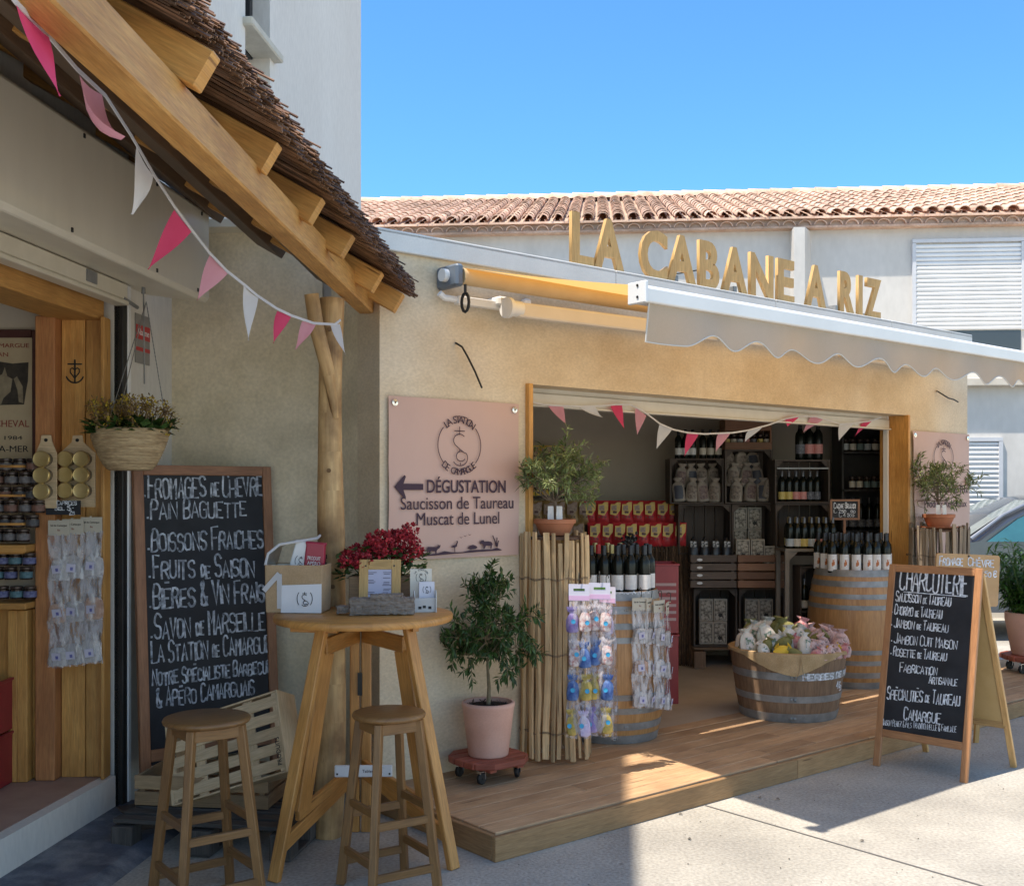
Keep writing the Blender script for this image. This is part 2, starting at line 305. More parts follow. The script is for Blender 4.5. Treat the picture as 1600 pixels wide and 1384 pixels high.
def chalk(mb, txt, x, z, h, wch=.5, th=.012, fn=None, jit=.05, slope=0., gap=.28, rg=None, small_first=True, fit=None):
    fn = fn or (lambda a, b, o: Vector((a, -o, b))); rg = rg or R; lay = 0
    big = [i == 0 or txt[i-1] in ' .&' for i in range(len(txt))]
    sm_ = [any(txt[q:q+4] == ' DE ' for q in (i-1, i-2)) for i in range(len(txt))] if small_first else [False]*len(txt)
    adv = [(.6 if sm_[i] else 1)*(h*wch*(.55 if c in ' ' else .25 if c in "I.'" else 1)*(1+gap)) for i, c in enumerate(txt)]; tot = sum(adv)
    k = fit/tot if fit else 1; cx = x
    for i, c in enumerate(txt):
        base, acc = ACC.get(c, (c, '')); cw = h*wch*k*(.6 if sm_[i] else 1); hh = h*(.55 if sm_[i] else 1.0 if (big[i] and small_first) else rg.uniform(.72, .84) if small_first else rg.uniform(.93, 1.05))
        strokes = [s for s in (ST.get(base, '')+('|'+acc if acc else '')).split('|') if s]
        dz = rg.uniform(-.04, .04)*h
        if base == 'I': ox = cx-cw*.42
        elif base == '.': ox = cx-cw*.4
        else: ox = cx
        for s in strokes:
            P = []
            for q in range(0, len(s)-1, 2):
                gx, gz = int(s[q])/4, int(s[q+1])/6
                P.append(Vector((ox+gx*cw+rg.uniform(-jit, jit)*h*.5, 0, z+dz+slope*(cx-x)+gz*hh+rg.uniform(-jit, jit)*h*.5)))
            if len(P) == 2 and (P[1]-P[0]).length < th: P[1] = P[0]+Vector((0,0,th*1.3))
            if len(P) > 2:                                # soften corners of round letters
                if base in 'CGOSQDBPRU06385&29J':
                    Q = [P[0]]
                    for a, b in zip(P, P[1:]): Q += [a.lerp(b, .28), a.lerp(b, .72)]
                    P = Q+[P[-1]]
            lay = (lay+1) % 24; o = .0012+lay*.00012
            L = []; Rr = []; wd = th*rg.uniform(.85, 1.15)/2
            for q in range(len(P)):
                d = (P[min(q+1, len(P)-1)]-P[max(q-1, 0)]).normalized()
                nn = Vector((-d.z, 0, d.x)); kk = 1.
                if 0 < q < len(P)-1:
                    d1 = (P[q]-P[q-1]).normalized(); cc = abs(d1.dot(d)); kk = min(1/max(cc, .4), 1.6)
                e = P[q]
                if q == 0: e = e-d*wd*.5
                if q == len(P)-1: e = e+d*wd*.5
                L.append(e+nn*wd*kk); Rr.append(e-nn*wd*kk)
            vs = [fn(v.x, v.z, o) for v in L+Rr]; n = len(P)
            mb.add(vs, [(q, n+q, n+q+1, q+1) for q in range(n-1)])
        cx += adv[i]*k
    return cx
# ---------------------------------------------------------------- frames of the place
U = Vector((.7733, .6341, 0)); N = Vector((-.6341, .7733, 0)); P0 = Vector((-.69, 5.638, 0))     # shop front: U along it, N into it
def fac(t, d=0., z=0.): return P0+U*t+N*d+Vector((0, 0, z))
def tpx(px, d=0.):
    q = (px-CX)/F; o = P0+N*d; return (q*o.y-o.x)/(U.x-q*U.y)
def fpx(px, py, d=0.):
    t = tpx(px, d); p = fac(t, d); return t, H-(py-HZ)/F*p.y
def facM(t, d=0., z=0.): m = Matrix((U, N, (0,0,1))).transposed().to_4x4(); m.translation = fac(t, d, z); return m
A = Vector((.1, .995, 0)).normalized(); B = Vector((A.y, -A.x, 0))                                   # left building: A along it, B out of it
L0 = Vector((-2.556, 0, 0))
def lef(a, b=0., z=0.): return L0+A*a+B*b+Vector((0,0,z))
def lefM(a, b=0., z=0.): m = Matrix((A, -B, (0,0,1))).transposed().to_4x4(); m.translation = lef(a, b, z); return m   # x along A, -y outward
# ================================================================ GROUND
g = MB(); q = 90
g.quad((-q,-q,0), (q,-q,0), (q,q,0), (-q,q,0)); tag(g.build('ground', conc), kind='structure')
j = MB()                                            # saw-cut joints in the concrete
def joint(a, b): a = Vector(a); b = Vector(b); s_ = (b-a).normalized().cross(Vector((0,0,1)))*.005; z = Vector((0,0,.004)); j.quad(a-s_+z, b-s_+z, b+s_+z, a+s_+z)
for d_ in (-4.6,): joint(fac(-6, d_), fac(14, d_))
for t_ in (-2.2, 1.35, 4.9, 8.6): joint(fac(t_, -1.04), fac(t_, -9))
tag(j.build('pavement_joints', mat('joint_grey', (.17,.16,.15), rough=1)), kind='structure')
k = MB(); rg0 = random.Random(77)
for i in range(420):
    p = fac(rg0.uniform(-3, 7), -1.06-abs(rg0.gauss(0, 1.5))); s_ = rg0.uniform(.002, .006) if rg0.random() < .93 else .014; a = rg0.uniform(0, 6.28)
    k.add([p+Vector((s_*math.cos(a+b_)*rg0.uniform(.5,1.2), s_*math.sin(a+b_)*rg0.uniform(.5,1.2), .002+rg0.uniform(0,s_*.6))) for b_ in (0,1.5,3,4.6)]+[p+Vector((0,0,.002+s_*.8))], [(0,1,4), (1,2,4), (2,3,4), (3,0,4)], None, rg0.random())
tag(k.build('grit', mat('grit_crumbs', (.06,.05,.04), (.24,.21,.17), rough=1, scale=30, tonek=.5)), kind='stuff')
# ================================================================ LEFT BUILDING
lb = thing('white_building', 'tall white rendered building with one small window above the reed roof', 'building', lef(2.4))
HB = 7.5
b = MB()
# plane of its face: opening of the little shop a 2.2..5.43, z .22..2.62
Ae = 10.7
b.box((0,0,0), (1,1,1), lefM(0) @ Matrix.Translation(((2.75+7.40)/2, 2.0, (3.2+HB)/2)) @ Matrix.Diagonal((7.40-2.75, 4, HB-3.2, 1)))    # upper storey left of the window
b.box((0,0,0), (1,1,1), lefM(0) @ Matrix.Translation(((7.40+7.92)/2, 2.12, (3.2+4.8)/2)) @ Matrix.Diagonal((.52, 3.76, 1.6, 1)))
b.box((0,0,0), (1,1,1), lefM(0) @ Matrix.Translation(((7.40+7.92)/2, 2.12, (6.1+HB)/2)) @ Matrix.Diagonal((.52, 3.76, HB-6.1, 1)))
b.box((0,0,0), (1,1,1), lefM(0) @ Matrix.Translation(((7.40+7.92)/2, 2.3, (4.8+6.1)/2)) @ Matrix.Diagonal((.52, 3.4, 1.3, 1)))
b.box((0,0,0), (1,1,1), lefM(0) @ Matrix.Translation(((7.92+Ae)/2, 2.0, (3.2+HB)/2)) @ Matrix.Diagonal((Ae-7.92, 4, HB-3.2, 1)))
b.box((0,0,0), (1,1,1), lefM(0) @ Matrix.Translation(((5.53+Ae)/2, 2.0, 1.6)) @ Matrix.Diagonal((Ae-5.53, 4, 3.2, 1)))                      # ground floor beyond the shop
b.box((0,0,0), (1,1,1), lefM(0) @ Matrix.Translation(((2.4+5.53)/2, 2.0, 2.96)) @ Matrix.Diagonal((5.53-2.4, 4, .48, 1)))                     # lintel zone
b.box((0,0,0), (1,1,1), lefM(0) @ Matrix.Translation(((2.4+5.53)/2, 3.2, 1.36)) @ Matrix.Diagonal((5.53-2.4, 1.6, 2.72, 1)))                   # back of shop
b.box((0,0,0), (1,1,1), lefM(0) @ Matrix.Translation((2.3, 2.0, 1.6)) @ Matrix.Diagonal((.2, 4, 3.2, 1)))
b.build('wall', plas_white, lb, world=True)
wd = MB(); M_ = lefM(7.66, 0, 5.45)
for s_ in (-.23, .23): wd.box((s_, .16, 0), (.06, .06, 1.3), M_)
for s_ in (-.62, .62): wd.box((0, .16, s_), (.4, .06, .06), M_)
wf = wd.build('window', mat('dark_window_frame', (.03,.03,.033), rough=.5), lb, world=True)
wd = MB(); wd.box((0, .185, 0), (.44, .01, 1.2), M_); wd.build('pane', mat('dark_glass', (.03,.035,.04), rough=.06, spec=.8), wf, world=True)
wd = MB(); wd.box((.03, .03, -.615), (.68, .2, .06), M_); wd.build('window_sill', mat('stone_sill', (.48,.45,.37), (.58,.55,.46), rough=.85, scale=9, bump=.3), lb, world=True, bevel=.01)
# step, shop floor, kerb
sp = MB(); M_ = lefM(0)
sp.box(((1.0+5.50)/2, .03, .108), (4.5, .06, .216), M_); tag(sp.build('step_riser', plas_white), kind='structure')
fl = MB(); fl.box(((1.0+5.52)/2, 1.24, .109), (4.52, 2.36, .218), M_)
tag(fl.build('left_shop_floor', mat('pink_floor_tile', (.34,.235,.19), (.42,.30,.245), rough=.5, scale=5)), kind='structure')
kb = MB()
kb.prism([(0, 0), (.42, 0), (.34, .035), (.06, .06), (0, .06)], 1.0, 5.62, Matrix((B, A, (0,0,1))).transposed().to_4x4() @ Matrix.Identity(4))
for i in range(len(kb.v)): kb.v[i] = kb.v[i]+L0
tag(kb.build('kerb', slate), kind='structure')
# timber lining of the left opening, pillar and white corner
k = MB(); M_ = lefM(0)
k.box(((2.4+5.46)/2, .16, 2.56), (3.06, .24, .1), M_); k.build('lintel', w_pine, lb, world=True, bevel=.004)
JY = 5.45                                                                        # far jamb wall, facing the camera (world frame)
k = MB(); f5 = lambda px: (px-CX)/F*JY; z5 = lambda py: H-(py-HZ)/F*JY
for x0, x1, d_ in ((99, 136, .0), (136.5, 166, .004)): k.box(((f5(x0)+f5(x1))/2, JY-.012+d_, (.22+2.52)/2), ((x1-x0)/F*JY-.002, .03, 2.3))
k.box((f5(166)+.008, JY-.03, (.22+2.52)/2), (.018, .09, 2.3))
k.build('jamb_boards', w_pine, lb, bevel=.003, world=True)
k = MB(); k.box(((f5(68)+f5(98.5))/2, JY-.05, (.22+2.52)/2), (.097, .10, 2.3)); k.build('jamb_post', wood('reddish_post', (.44,.17,.06), (.58,.27,.10)), lb, bevel=.004, world=True)
k = MB(); k.box((f5(-60), JY+.06, 1.4), (1.1, .08, 2.4)); k.build('inner_wall', plas_in, lb, world=True)
k = MB(); M_ = lefM(0)
k.box((5.555, .0, 1.38), (.05, .05, 2.7), M_); k.build('shutter_guide', metal_k, lb, world=True, bevel=.004)
k = MB(); k.box((5.60, -.004, 1.38), (.035, .05, 2.7), M_); k.build('guide_trim', metal_w, lb, world=True, bevel=.004)
# ================================================================ SHUTTER BOX over the left shop
sb = thing('shutter_box', 'big cream sheet metal roller shutter box over the left shop opening', 'shutter box', lef(5.8, .35, 2.7))
k = MB(); M_ = lefM(0)
k.prism([(0, 2.71), (.33, 2.66), (.35, 2.68), (.35, 3.13), (.33, 3.15), (0, 3.15)], 3.72, 5.86, Matrix((B, A, (0,0,1))).transposed().to_4x4())
k.prism([(0, 2.71), (.33, 2.66), (.35, 2.68), (.35, 3.13), (.33, 3.15), (0, 3.15)], 1.9, 3.715, Matrix((B, A, (0,0,1))).transposed().to_4x4())
k.v = [v+L0 for v in k.v]; k.build('casing', metal_c, sb, world=True, bevel=.006)
k = MB()
for a_, z_ in ((3.78, 3.08), (3.78, 2.78), (3.65, 3.08), (3.65, 2.78), (4.5, 3.11), (5.2, 3.11), (5.75, 3.11), (4.4, 2.7), (5.2, 2.7), (5.7, 2.7)):
    k.box((a_, -.352, z_), (.012, .006, .018), M_); k.build('screw', metal_k, sb, world=True); k = MB()
k = MB()
k.box(((1.9+5.5)/2, -.02, 2.655), (3.6, .09, .08), M_); k.box(((1.9+5.5)/2, -.035, 2.60), (3.6, .075, .022), M_)
k.build('bottom_rail', mat('ivory_lacquer', (.62,.57,.45), (.68,.63,.51), rough=.45), sb, world=True, bevel=.004)
k = MB(); k.box((5.12, -.068, 2.66), (.10, .006, .055), M_); k.build('rail_plate', metal_g, sb, world=True)
k = MB(); k.tube([lef(5.56, .02, 2.74), lef(5.56, .12, 2.71), lef(5.56, .12, 2.66)], .012); k.tube([lef(5.46, .06, 2.62), lef(5.62, .06, 2.60)], .01); k.tube([lef(5.56, .12, 2.66), lef(5.57, .12, 2.2)], .004)
k.build('bracket', metal_g, sb, world=True)
al = thing('alarm_sign', 'small grey and red Alarme sticker on the white corner pier', 'sign', lefM(5.80, .004, 2.46))
k = MB(); k.box((0, 0, 0), (.17, .006, .26)); k.build('plate', mat('sticker_grey', (.26,.25,.235), rough=.4), al)
k = MB(); k.box((0, -.004, .035), (.165, .003, .075)); k.box((0, -.004, -.055), (.165, .003, .02)); k.build('red_band', mat('sticker_red', (.50,.025,.03), rough=.4), al)
letters('Alarme', al, mat_at(0, -.0062, .02), .05, paper, fit=.14)
# ================================================================ MIDDLE SHOP BUILDING (front on the U axis)
mb_ = thing('plaster_shop', 'low ochre plastered shop with wide open front and flat roof', 'building', fac(0))
TO0, TO1, ZT, ZR, TE = 1.0, 5.085, 2.275, 3.0, 6.05
k = MB(); M_ = facM(0)
k.box((TO0/2, .11, 1.485), (TO0, .22, 2.97), M_); k.box(((TO1+TE)/2, .11, 1.485), (TE-TO1, .22, 2.97), M_); k.box(((TO0+TO1)/2, .11, (ZT+2.97)/2), (TO1-TO0, .22, 2.97-ZT), M_)
k.build('front_wall', plas_front, mb_, world=True)
k = MB()                                                                          # wall between the two shops
c0 = lef(6.19, 0); c1 = fac(.0, .60); k.box((.06, .36, 1.5), (.12, .28, 3.0), M_); nn = (c1-c0).cross(Vector((0,0,1))).normalized()*-.2
if nn.y < 0: nn = -nn
for a_, b_ in ((c0, c1),):
    vs = [a_, b_, b_+nn, a_+nn]; vs = vs+[v+Vector((0,0,3.12)) for i, v in enumerate(vs)]
    k.add(vs, [(0,1,5,4), (1,2,6,5), (2,3,7,6), (3,0,4,7), (4,5,6,7)])
k.build('side_wall', plas_side, mb_, world=True)
k = MB(); k.bar(c0+Vector((0,-.01,3.14)), c1+Vector((0,-.01,3.14)), .26, .045); k.build('side_flashing', metal_c, mb_, world=True)
k = MB()
for a_, b_ in ((-.03, 1.7), (1.703, 3.3), (3.303, 4.8), (4.803, TE+.03)):
    k.box(((a_+b_)/2, -.016, ZR-.035), (b_-a_, .028, .11), M_); k.box(((a_+b_)/2, .11, ZR+.006), (b_-a_, .28, .018), M_)
k.build('roof_flashing', mat('pale_zinc', (.60,.60,.58), (.68,.68,.66), rough=.45, scale=3, fine=.04), mb_, world=True, bevel=.004)
k = MB(); rp_ = [fac(.02, .24), fac(TE, .24), fac(TE, 1.3), Vector((3.95, 10.35, 0)), Vector((-1.5, 10.35, 0)), lef(6.5, .02), fac(.02, .85)]
k.add([p+Vector((0,0,2.94)) for p in rp_]+[p+Vector((0,0,2.74)) for p in rp_], [tuple(range(7)), tuple(range(13, 6, -1))]+[(i, i+7, (i+1) % 7+7, (i+1) % 7) for i in range(7)])
k.build('roof', mat('roof_screed', (.42,.41,.39), (.5,.49,.47), rough=.9), mb_, world=True)
k = MB()                                                                          # interior walls
k.box((1.3, 10.25, 1.38), (5.6, .18, 2.72)); k.bar(fac(TE-.02, .24, 1.38), Vector((3.9, 10.14, 1.38)), .14, 2.72)
k.bar(lef(6.35, .12, 1.38), Vector((-1.42, 10.14, 1.38)), .12, 2.72)
k.build('inner_wall', plas_in, mb_, world=True)
k = MB()
k.box((TO1+.012-.02, .11, (.125+ZT)/2), (.03, .262, ZT-.125), M_); k.build('door_jamb', w_pine, mb_, world=True, bevel=.003)
k = MB(); k.box((TO0+.008, .09, (.125+ZT)/2), (.032, .25, ZT-.125), M_); k.build('door_jamb', w_pine, mb_, world=True, bevel=.003)
k = MB(); k.box((TO1-.045, .17, (.125+ZT)/2), (.02, .04, ZT-.125), M_); k.build('shutter_guide', metal_w, mb_, world=True); k = MB(); k.box((TO0+.05, .17, (.125+ZT)/2), (.02, .04, ZT-.125), M_); k.build('shutter_guide', metal_w, mb_, world=True)
k = MB(); k.box(((TO0+TO1)/2, .16, 2.205), (TO1-TO0-.1, .05, .075), M_); k.box(((TO0+TO1)/2, .15, 2.165), (TO1-TO0-.1, .07, .012), M_)
k.box(((TO0+TO1)/2, .17, 2.26), (TO1-TO0-.1, .03, .032), M_)
k.build('rolled_shutter', mat('ivory_slats', (.60,.56,.48), (.66,.62,.54), rough=.5), mb_, world=True, bevel=.003)
fl = MB(); rp_ = [fac(.9, .0), fac(5.2, .0), fac(TE-.05, .3), Vector((3.9, 10.2, 0)), Vector((-1.4, 10.2, 0)), Vector((-1.6, 6.5, 0))]
fl.add([p+Vector((0,0,.118)) for p in rp_], [tuple(range(6))]); tag(fl.build('shop_floor', conc_in), kind='structure')
# loose wires on the plaster
def wire(px, lab):
    k = MB(); pts = []
    for i, (x, y, d_) in enumerate(px): t, z = fpx(x, y, -d_); pts.append(fac(t, -d_, z))
    k.tube(pts, .006, 6); tag(k.build('loose_cable', metal_k), lab, 'cable')
wire([(712, 536, 0), (714, 537, .03), (722, 542, .06), (730, 556, .07), (742, 580, .07), (753, 606, .06)], 'bent black cable end sticking out of the plaster above the pink banner')
wire([(1464, 611, 0), (1466, 612, .03), (1474, 617, .06), (1482, 622, .06), (1490, 624, .06), (1497, 628, .05)], 'short kinked cable end on the plaster at the right, under the awning')
# ================================================================ DECK
dk = thing('wooden_deck', 'low wooden deck step along the shop front', 'deck', fac(-.02, -1.02))
k = MB(); nb = 8; dw = 1.0/nb; T0, T1 = -.02, 8.4
for i in range(nb):
    d_ = -1.0+dw*(i+.5); cuts = sorted([T0, T1]+[R.uniform(.6, 7.8) for _ in range(3)])
    for a_, b_ in zip(cuts, cuts[1:]):
        if b_-a_ > .02: k.box(((a_+b_)/2, d_+.004, .103+R.uniform(-.0012, .0012)), (b_-a_-.003, dw-.004, .034), M_)
k.build('deck_boards', w_deck, dk, world=True, bevel=.003)
k = MB()
for a_, b_ in ((T0-.028, 2.17), (2.173, 4.55), (4.553, T1)): k.box(((a_+b_)/2, -1.018, .056), (b_-a_, .026, .112), M_)
k.box((T0-.014, -.5, .056), (.026, 1.0, .112), M_)
k.build('fascia', wood('fascia_board', (.30,.17,.07), (.42,.255,.12), rough=.7), dk, world=True, bevel=.003)
# ================================================================ PERGOLA
pg = thing('pergola', 'timber lean-to porch with dark reed roof over the left shop front', 'pergola', (-.88, 5.19, 0))
def beamX(Y): return -.912+.042*(Y-2.3)
k = MB(); k.bar((beamX(1.75), 1.75, 2.648), (beamX(5.72), 5.72, 2.648), .085, .118); k.build('beam', w_beam, pg, world=True, bevel=.006)
k = MB(); pts = []; rs = []
for i in range(15):
    z = i/14*2.575; pts.append((-.885+.014*math.sin(z*2.1)+.012*z, 5.19+.01*math.sin(z*3), z)); rs.append(.070-.005*z+.004*math.sin(z*5.3)+R.uniform(-.002, .002))
k.tube(pts, rs, 16); post = k.build('post', w_log, pg, world=True)
k = MB(); k.tube([(-.84, 5.15, 2.0), (-.865, 5.11, 2.2), (-.915, 5.06, 2.42), (-.935, 5.04, 2.57)], [.015,.032,.036,.034], 12); k.build('brace', w_log, pg, world=True)
k = MB()
for z in (2.42, 1.75, 1.2, .8): 
    a = R.uniform(3.6, 5.6); k.tube([Vector((-.875+math.cos(a)*.064, 5.19+math.sin(a)*.064, z)), Vector((-.875+math.cos(a)*.0725, 5.19+math.sin(a)*.0725, z))], .011, 8)
k.build('knot', mat('dark_knot', (.16,.085,.035), rough=.8), post, world=False) if False else k.build('knot', mat('dark_knot', (.16,.085,.035), rough=.8), pg, world=True)
SL = math.tan(rad(30))
tips = [(2.17,-.835),(2.79,-.785),(3.5,-.775),(4.06,-.73),(4.53,-.685),(5.17,-.64),(5.52,-.575)]
def rz_(x): return 2.772-SL*(x+.86)
for Y, X in tips:
    k = MB(); xl = -2.32+.1*(Y-2.3)
    k.bar((xl, Y-.09*(xl-X), rz_(xl)), (X, Y, rz_(X)), .055, .105, up=(SL, 0, 1)); k.build('rafter', w_pine, pg, world=True, bevel=.004)
k = MB(); xx = -2.0; k.bar((-2.12, 1.8, 3.42), (-1.72, 5.85, 3.42), .06, .14); k.build('wall_plate', wood('dark_stained_plate', (.085,.045,.022), (.13,.075,.04)), pg, world=True)  # dark-stained timber, used for the purlins too
for x_, w_ in ((-1.10, .16), (-1.42, .16), (-1.75, .16)):
    k = MB(); k.bar((x_-.03, 1.75, rz_(x_)-.058), (x_+.12, 5.85, rz_(x_+.12)-.058), w_, .05, up=(SL, 0, 1)); k.build('purlin', MATS['dark_stained_plate'], pg, world=True, bevel=.004)
# reeds
w_reed = mat('brown_reed', (.10,.05,.026), (.23,.125,.068), rough=.36, coord='UV', stretch=(3,3,3), scale=3, tonek=.55)
k = MB(); Y = 1.8
while Y < 5.66:
    for ly in range(7):
        X = -.785+.093*(Y-3)+R.gauss(.0, .020)+ly*.002; xl = -2.42+.1*(Y-2.3)+ly*.03; off = .075+ly*.010+R.uniform(-.005, .005)
        y1 = Y+R.uniform(-.03, .03); y0 = Y+.16+R.uniform(-.06, .06); lift = max(0, R.gauss(0, .012))
        xm = (X+xl)/2
        k.tube([(xl, y0, rz_(xl)+off/math.cos(rad(30))), (xm, (y0+y1)/2+R.uniform(-.015,.015), rz_(xm)+off*1.15+R.uniform(-.008,.008)), (X, y1, rz_(X)+off*1.15+lift)], [.0042,.0042,R.uniform(.003,.0042)], 4, smooth=False)
    Y += .0058
k.build('reed_thatch', w_reed, pg, world=True)
k = MB()
k.add([(-2.42, 1.75, rz_(-2.42)+.12), (-1.03, 1.7, rz_(-1.03)+.115), (-.61, 5.62, rz_(-.61)+.115), (-2.0, 5.75, rz_(-2.0)+.12)], [(0,1,2,3)]); k.add([(-2.42, 1.75, rz_(-2.42)+.15), (-1.03, 1.7, rz_(-1.03)+.145), (-.61, 5.62, rz_(-.61)+.145), (-2.0, 5.75, rz_(-2.0)+.15)], [(0,1,2,3)])
k.build('reed_underlay', mat('dark_reed_mat', (.03,.016,.01), (.06,.03,.018), rough=.9, scale=40), pg, world=True)
# ================================================================ AWNING
fab_o = mat('awning_canvas', (.56,.50,.42), (.60,.54,.455), rough=.85, scale=3, trans=.5, transcol=(.92,.54,.15), fine=.04, fscale=150)
fab_v = mat('valance_canvas', (.48,.405,.315), (.53,.45,.355), rough=.85, scale=3, trans=.28, transcol=(.75,.55,.33), fine=.05, fscale=160)
aw = thing('awning', 'open beige canvas awning with white front bar and scalloped valance', 'awning', fac(.4, -.12, 2.85))
AT0, AT1, AD0, AD1, AZ0, AZ1 = .40, 5.75, -.16, -1.49, 2.845, 2.52
k = MB(); nU, nV = 40, 10; vs = []
for i in range(nV+1):
    for j_ in range(nU+1):
        f = i/nV; t = AT0+.02+(AT1-AT0-.04)*j_/nU
        vs.append(fac(t, AD0+(AD1-AD0)*f, AZ0+(AZ1+.035-AZ0)*f-.012*math.sin(PI*f)+.004*math.sin(t*3+f*2)))
fs = [(i*(nU+1)+j_, i*(nU+1)+j_+1, (i+1)*(nU+1)+j_+1, (i+1)*(nU+1)+j_) for i in range(nV) for j_ in range(nU)]
k.add(vs, fs, None, .5, 0, True); k.build('canvas', fab_o, aw, world=True)
k = MB(); M_ = facM(0)
k.prism([(AD1-.05, AZ1-.045), (AD1+.02, AZ1-.05), (AD1+.02, AZ1+.02), (AD1-.015, AZ1+.035), (AD1-.055, AZ1+.015)], AT0-.02, AT1+.02, Matrix((N, U, (0,0,1))).transposed().to_4x4())
k.v = [v+P0 for v in k.v]; k.build('front_bar', metal_w, aw, world=True, bevel=.004)
k = MB(); k.box((AT0-.03, AD1-.012, AZ1-.005), (.02, .11, .095), M_); k.build('bar_end_cap', metal_w, aw, world=True, bevel=.004)
k = MB()
for z_ in (.025, -.025):
    k.tube([fac(AT0-.041, AD1-.02, AZ1+z_), fac(AT0-.044, AD1-.02, AZ1+z_)], .006, 8); k.build('screw', metal_k, aw, world=True); k = MB()
k = MB(); n = 260; vs = []; fs = []
for i in range(n+1):
    t = AT0+.02+(AT1-AT0-.04)*i/n; s_ = max(0, t-AT0-.42); per = .27
    per = .34; tp0 = tpx(1100, AD1); zb = AZ1-.215+.003*math.sin(t*7)
    if t > tp0-per/2: zb += .058*(math.cos(2*PI*(t-tp0)/per)+1)/2
    for jv in range(5):
        f = jv/4; wv = .022*f*math.sin(t*5.1)+.012*f*math.sin(t*13+1)
        vs.append(fac(t, AD1-.03+wv, AZ1-.045+(zb-AZ1+.045)*f))
for i in range(n):
    for jv in range(4): a_ = i*5+jv; fs.append((a_, a_+1, a_+6, a_+5))
k.add(vs, fs, None, .5, 0, True); k.build('valance', fab_v, aw, world=True); k = MB(); k.tube([v+Vector((0,0,.002)) for v in vs[4::5]], .0035, 5); k.tube([v for v in vs[0:5]], .004, 5); k.build('valance_hem', mat('hem_tape', (.60,.56,.50), rough=.8), aw, world=True)
k = MB(); k.tube([fac(AT0+.01, AD0+.0, AZ0-.046), fac(AT1, AD0, AZ0-.046)], .045, 18); k.build('canvas_roll', mat('rolled_canvas', (.56,.40,.22), (.60,.44,.25), rough=.85), aw, world=True, angle=60)
k = MB(); k.box(((AT0+AT1)/2, -.06, AZ0-.155), (AT1-AT0-.1, .045, .045), M_); k.build('torsion_bar', metal_w, aw, world=True, bevel=.004)
k = MB()
k.box((AT0-.02, -.10, AZ0-.045), (.05, .19, .12), M_, mi=0); k.build('gearbox', mat('blue_grey_gear', (.10,.13,.17), (.14,.17,.21), rough=.4), aw, world=True, bevel=.012)
k = MB(); k.tube([fac(AT0-.045, -.10, AZ0-.04), fac(AT0-.075, -.10, AZ0-.04)], .035, 14); k.tube([fac(AT0-.06, -.06, AZ0-.13), fac(AT0-.03, -.06, AZ0-.15), fac(AT0+.2, -.06, AZ0-.155)], .018, 8); k.build('end_cap', metal_w, aw, world=True)
k = MB(); ctr = fac(AT0+.03, -.17, AZ0-.13); k.tube([ctr+Vector((0,0,.06)), ctr], .008, 6)
k.tube([ctr+Vector((.02*math.sin(a), -.012*math.sin(a), -.055+.05*math.cos(a))) for a in [i*PI/6 for i in range(13)]], .009, 6); k.build('crank_eye', metal_k, aw, world=True)
k = MB(); te, ze = fpx(788, 482, -.13)
k.box((te+.01, -.06, ze+.045), (.07, .12, .05), M_); k.box((te+.25, -.02, ze+.05), (.05, .05, .09), M_); k.build('arm_bracket', metal_w, aw, world=True, bevel=.01)
k = MB(); k.tube([fac(te-.012, -.16, ze), fac(te+.012, -.16, ze)], .058, 20); k.tube([fac(te+.015, -.16, ze), fac(te+.09, -.16, ze)], .045, 16); k.build('arm_joint', metal_w, aw, world=True)
k = MB(); k.bar(fac(te+.06, -.16, ze-.005), fac(te+1.55, -.36, ze-.03), .05, .085); k.build('folding_arm', mat('arm_cream', (.66,.60,.52), (.70,.64,.56), rough=.4), aw, world=True, bevel=.012, seg=2)
k = MB(); k.bar(fac(te+1.55, -.36, ze-.03), fac(te+.95, AD1+.04, AZ1-.06), .05, .07); k.build('fore_arm', metal_w, aw, world=True, bevel=.01)
k = MB(); k.bar(fac(5.1, -.16, ze), fac(3.6, -.36, ze-.03), .05, .085); k.build('folding_arm', MATS['arm_cream'], aw, world=True, bevel=.012)
k = MB(); k.bar(fac(3.6, -.36, ze-.03), fac(4.4, AD1+.04, AZ1-.06), .05, .07); k.build('fore_arm', metal_w, aw, world=True, bevel=.01)
# ================================================================ ROOF LETTERS
sg = thing('rooftop_sign', 'big wooden letters LA CABANE A RIZ standing along the flat roof edge', 'sign', facM(1.4, -.0, ZR+.010))
LT = [('L',897,935),('A',931,982),('C',1004,1049),('A',1046,1095),('B',1096,1130),('A',1131,1174),('N',1176,1215),('E',1219,1248),('A',1262,1297),('R',1316,1342),('I',1345,1354),('Z',1356,1383)]
for c, x0, x1 in LT:
    a_, b_ = tpx(x0+1, -.02), tpx(x1-2, -.02)
    letters(c, sg, mat_at((a_+b_)/2-1.4, .015+R.uniform(-.004,.004), R.uniform(-.004, .004), R.uniform(-.01,.01)), .42, w_letter, name='letter', ext=.013, fit=(b_-a_) if c != 'I' else .058, fith=.325, off=.014)
k = MB()
for t_ in (1.6, 2.3, 2.9, 3.5, 4.1, 4.6): k.box((t_-1.4, .06, .035), (.03, .1, .05)); k.build('fixing_bracket', metal_g, sg); k = MB()
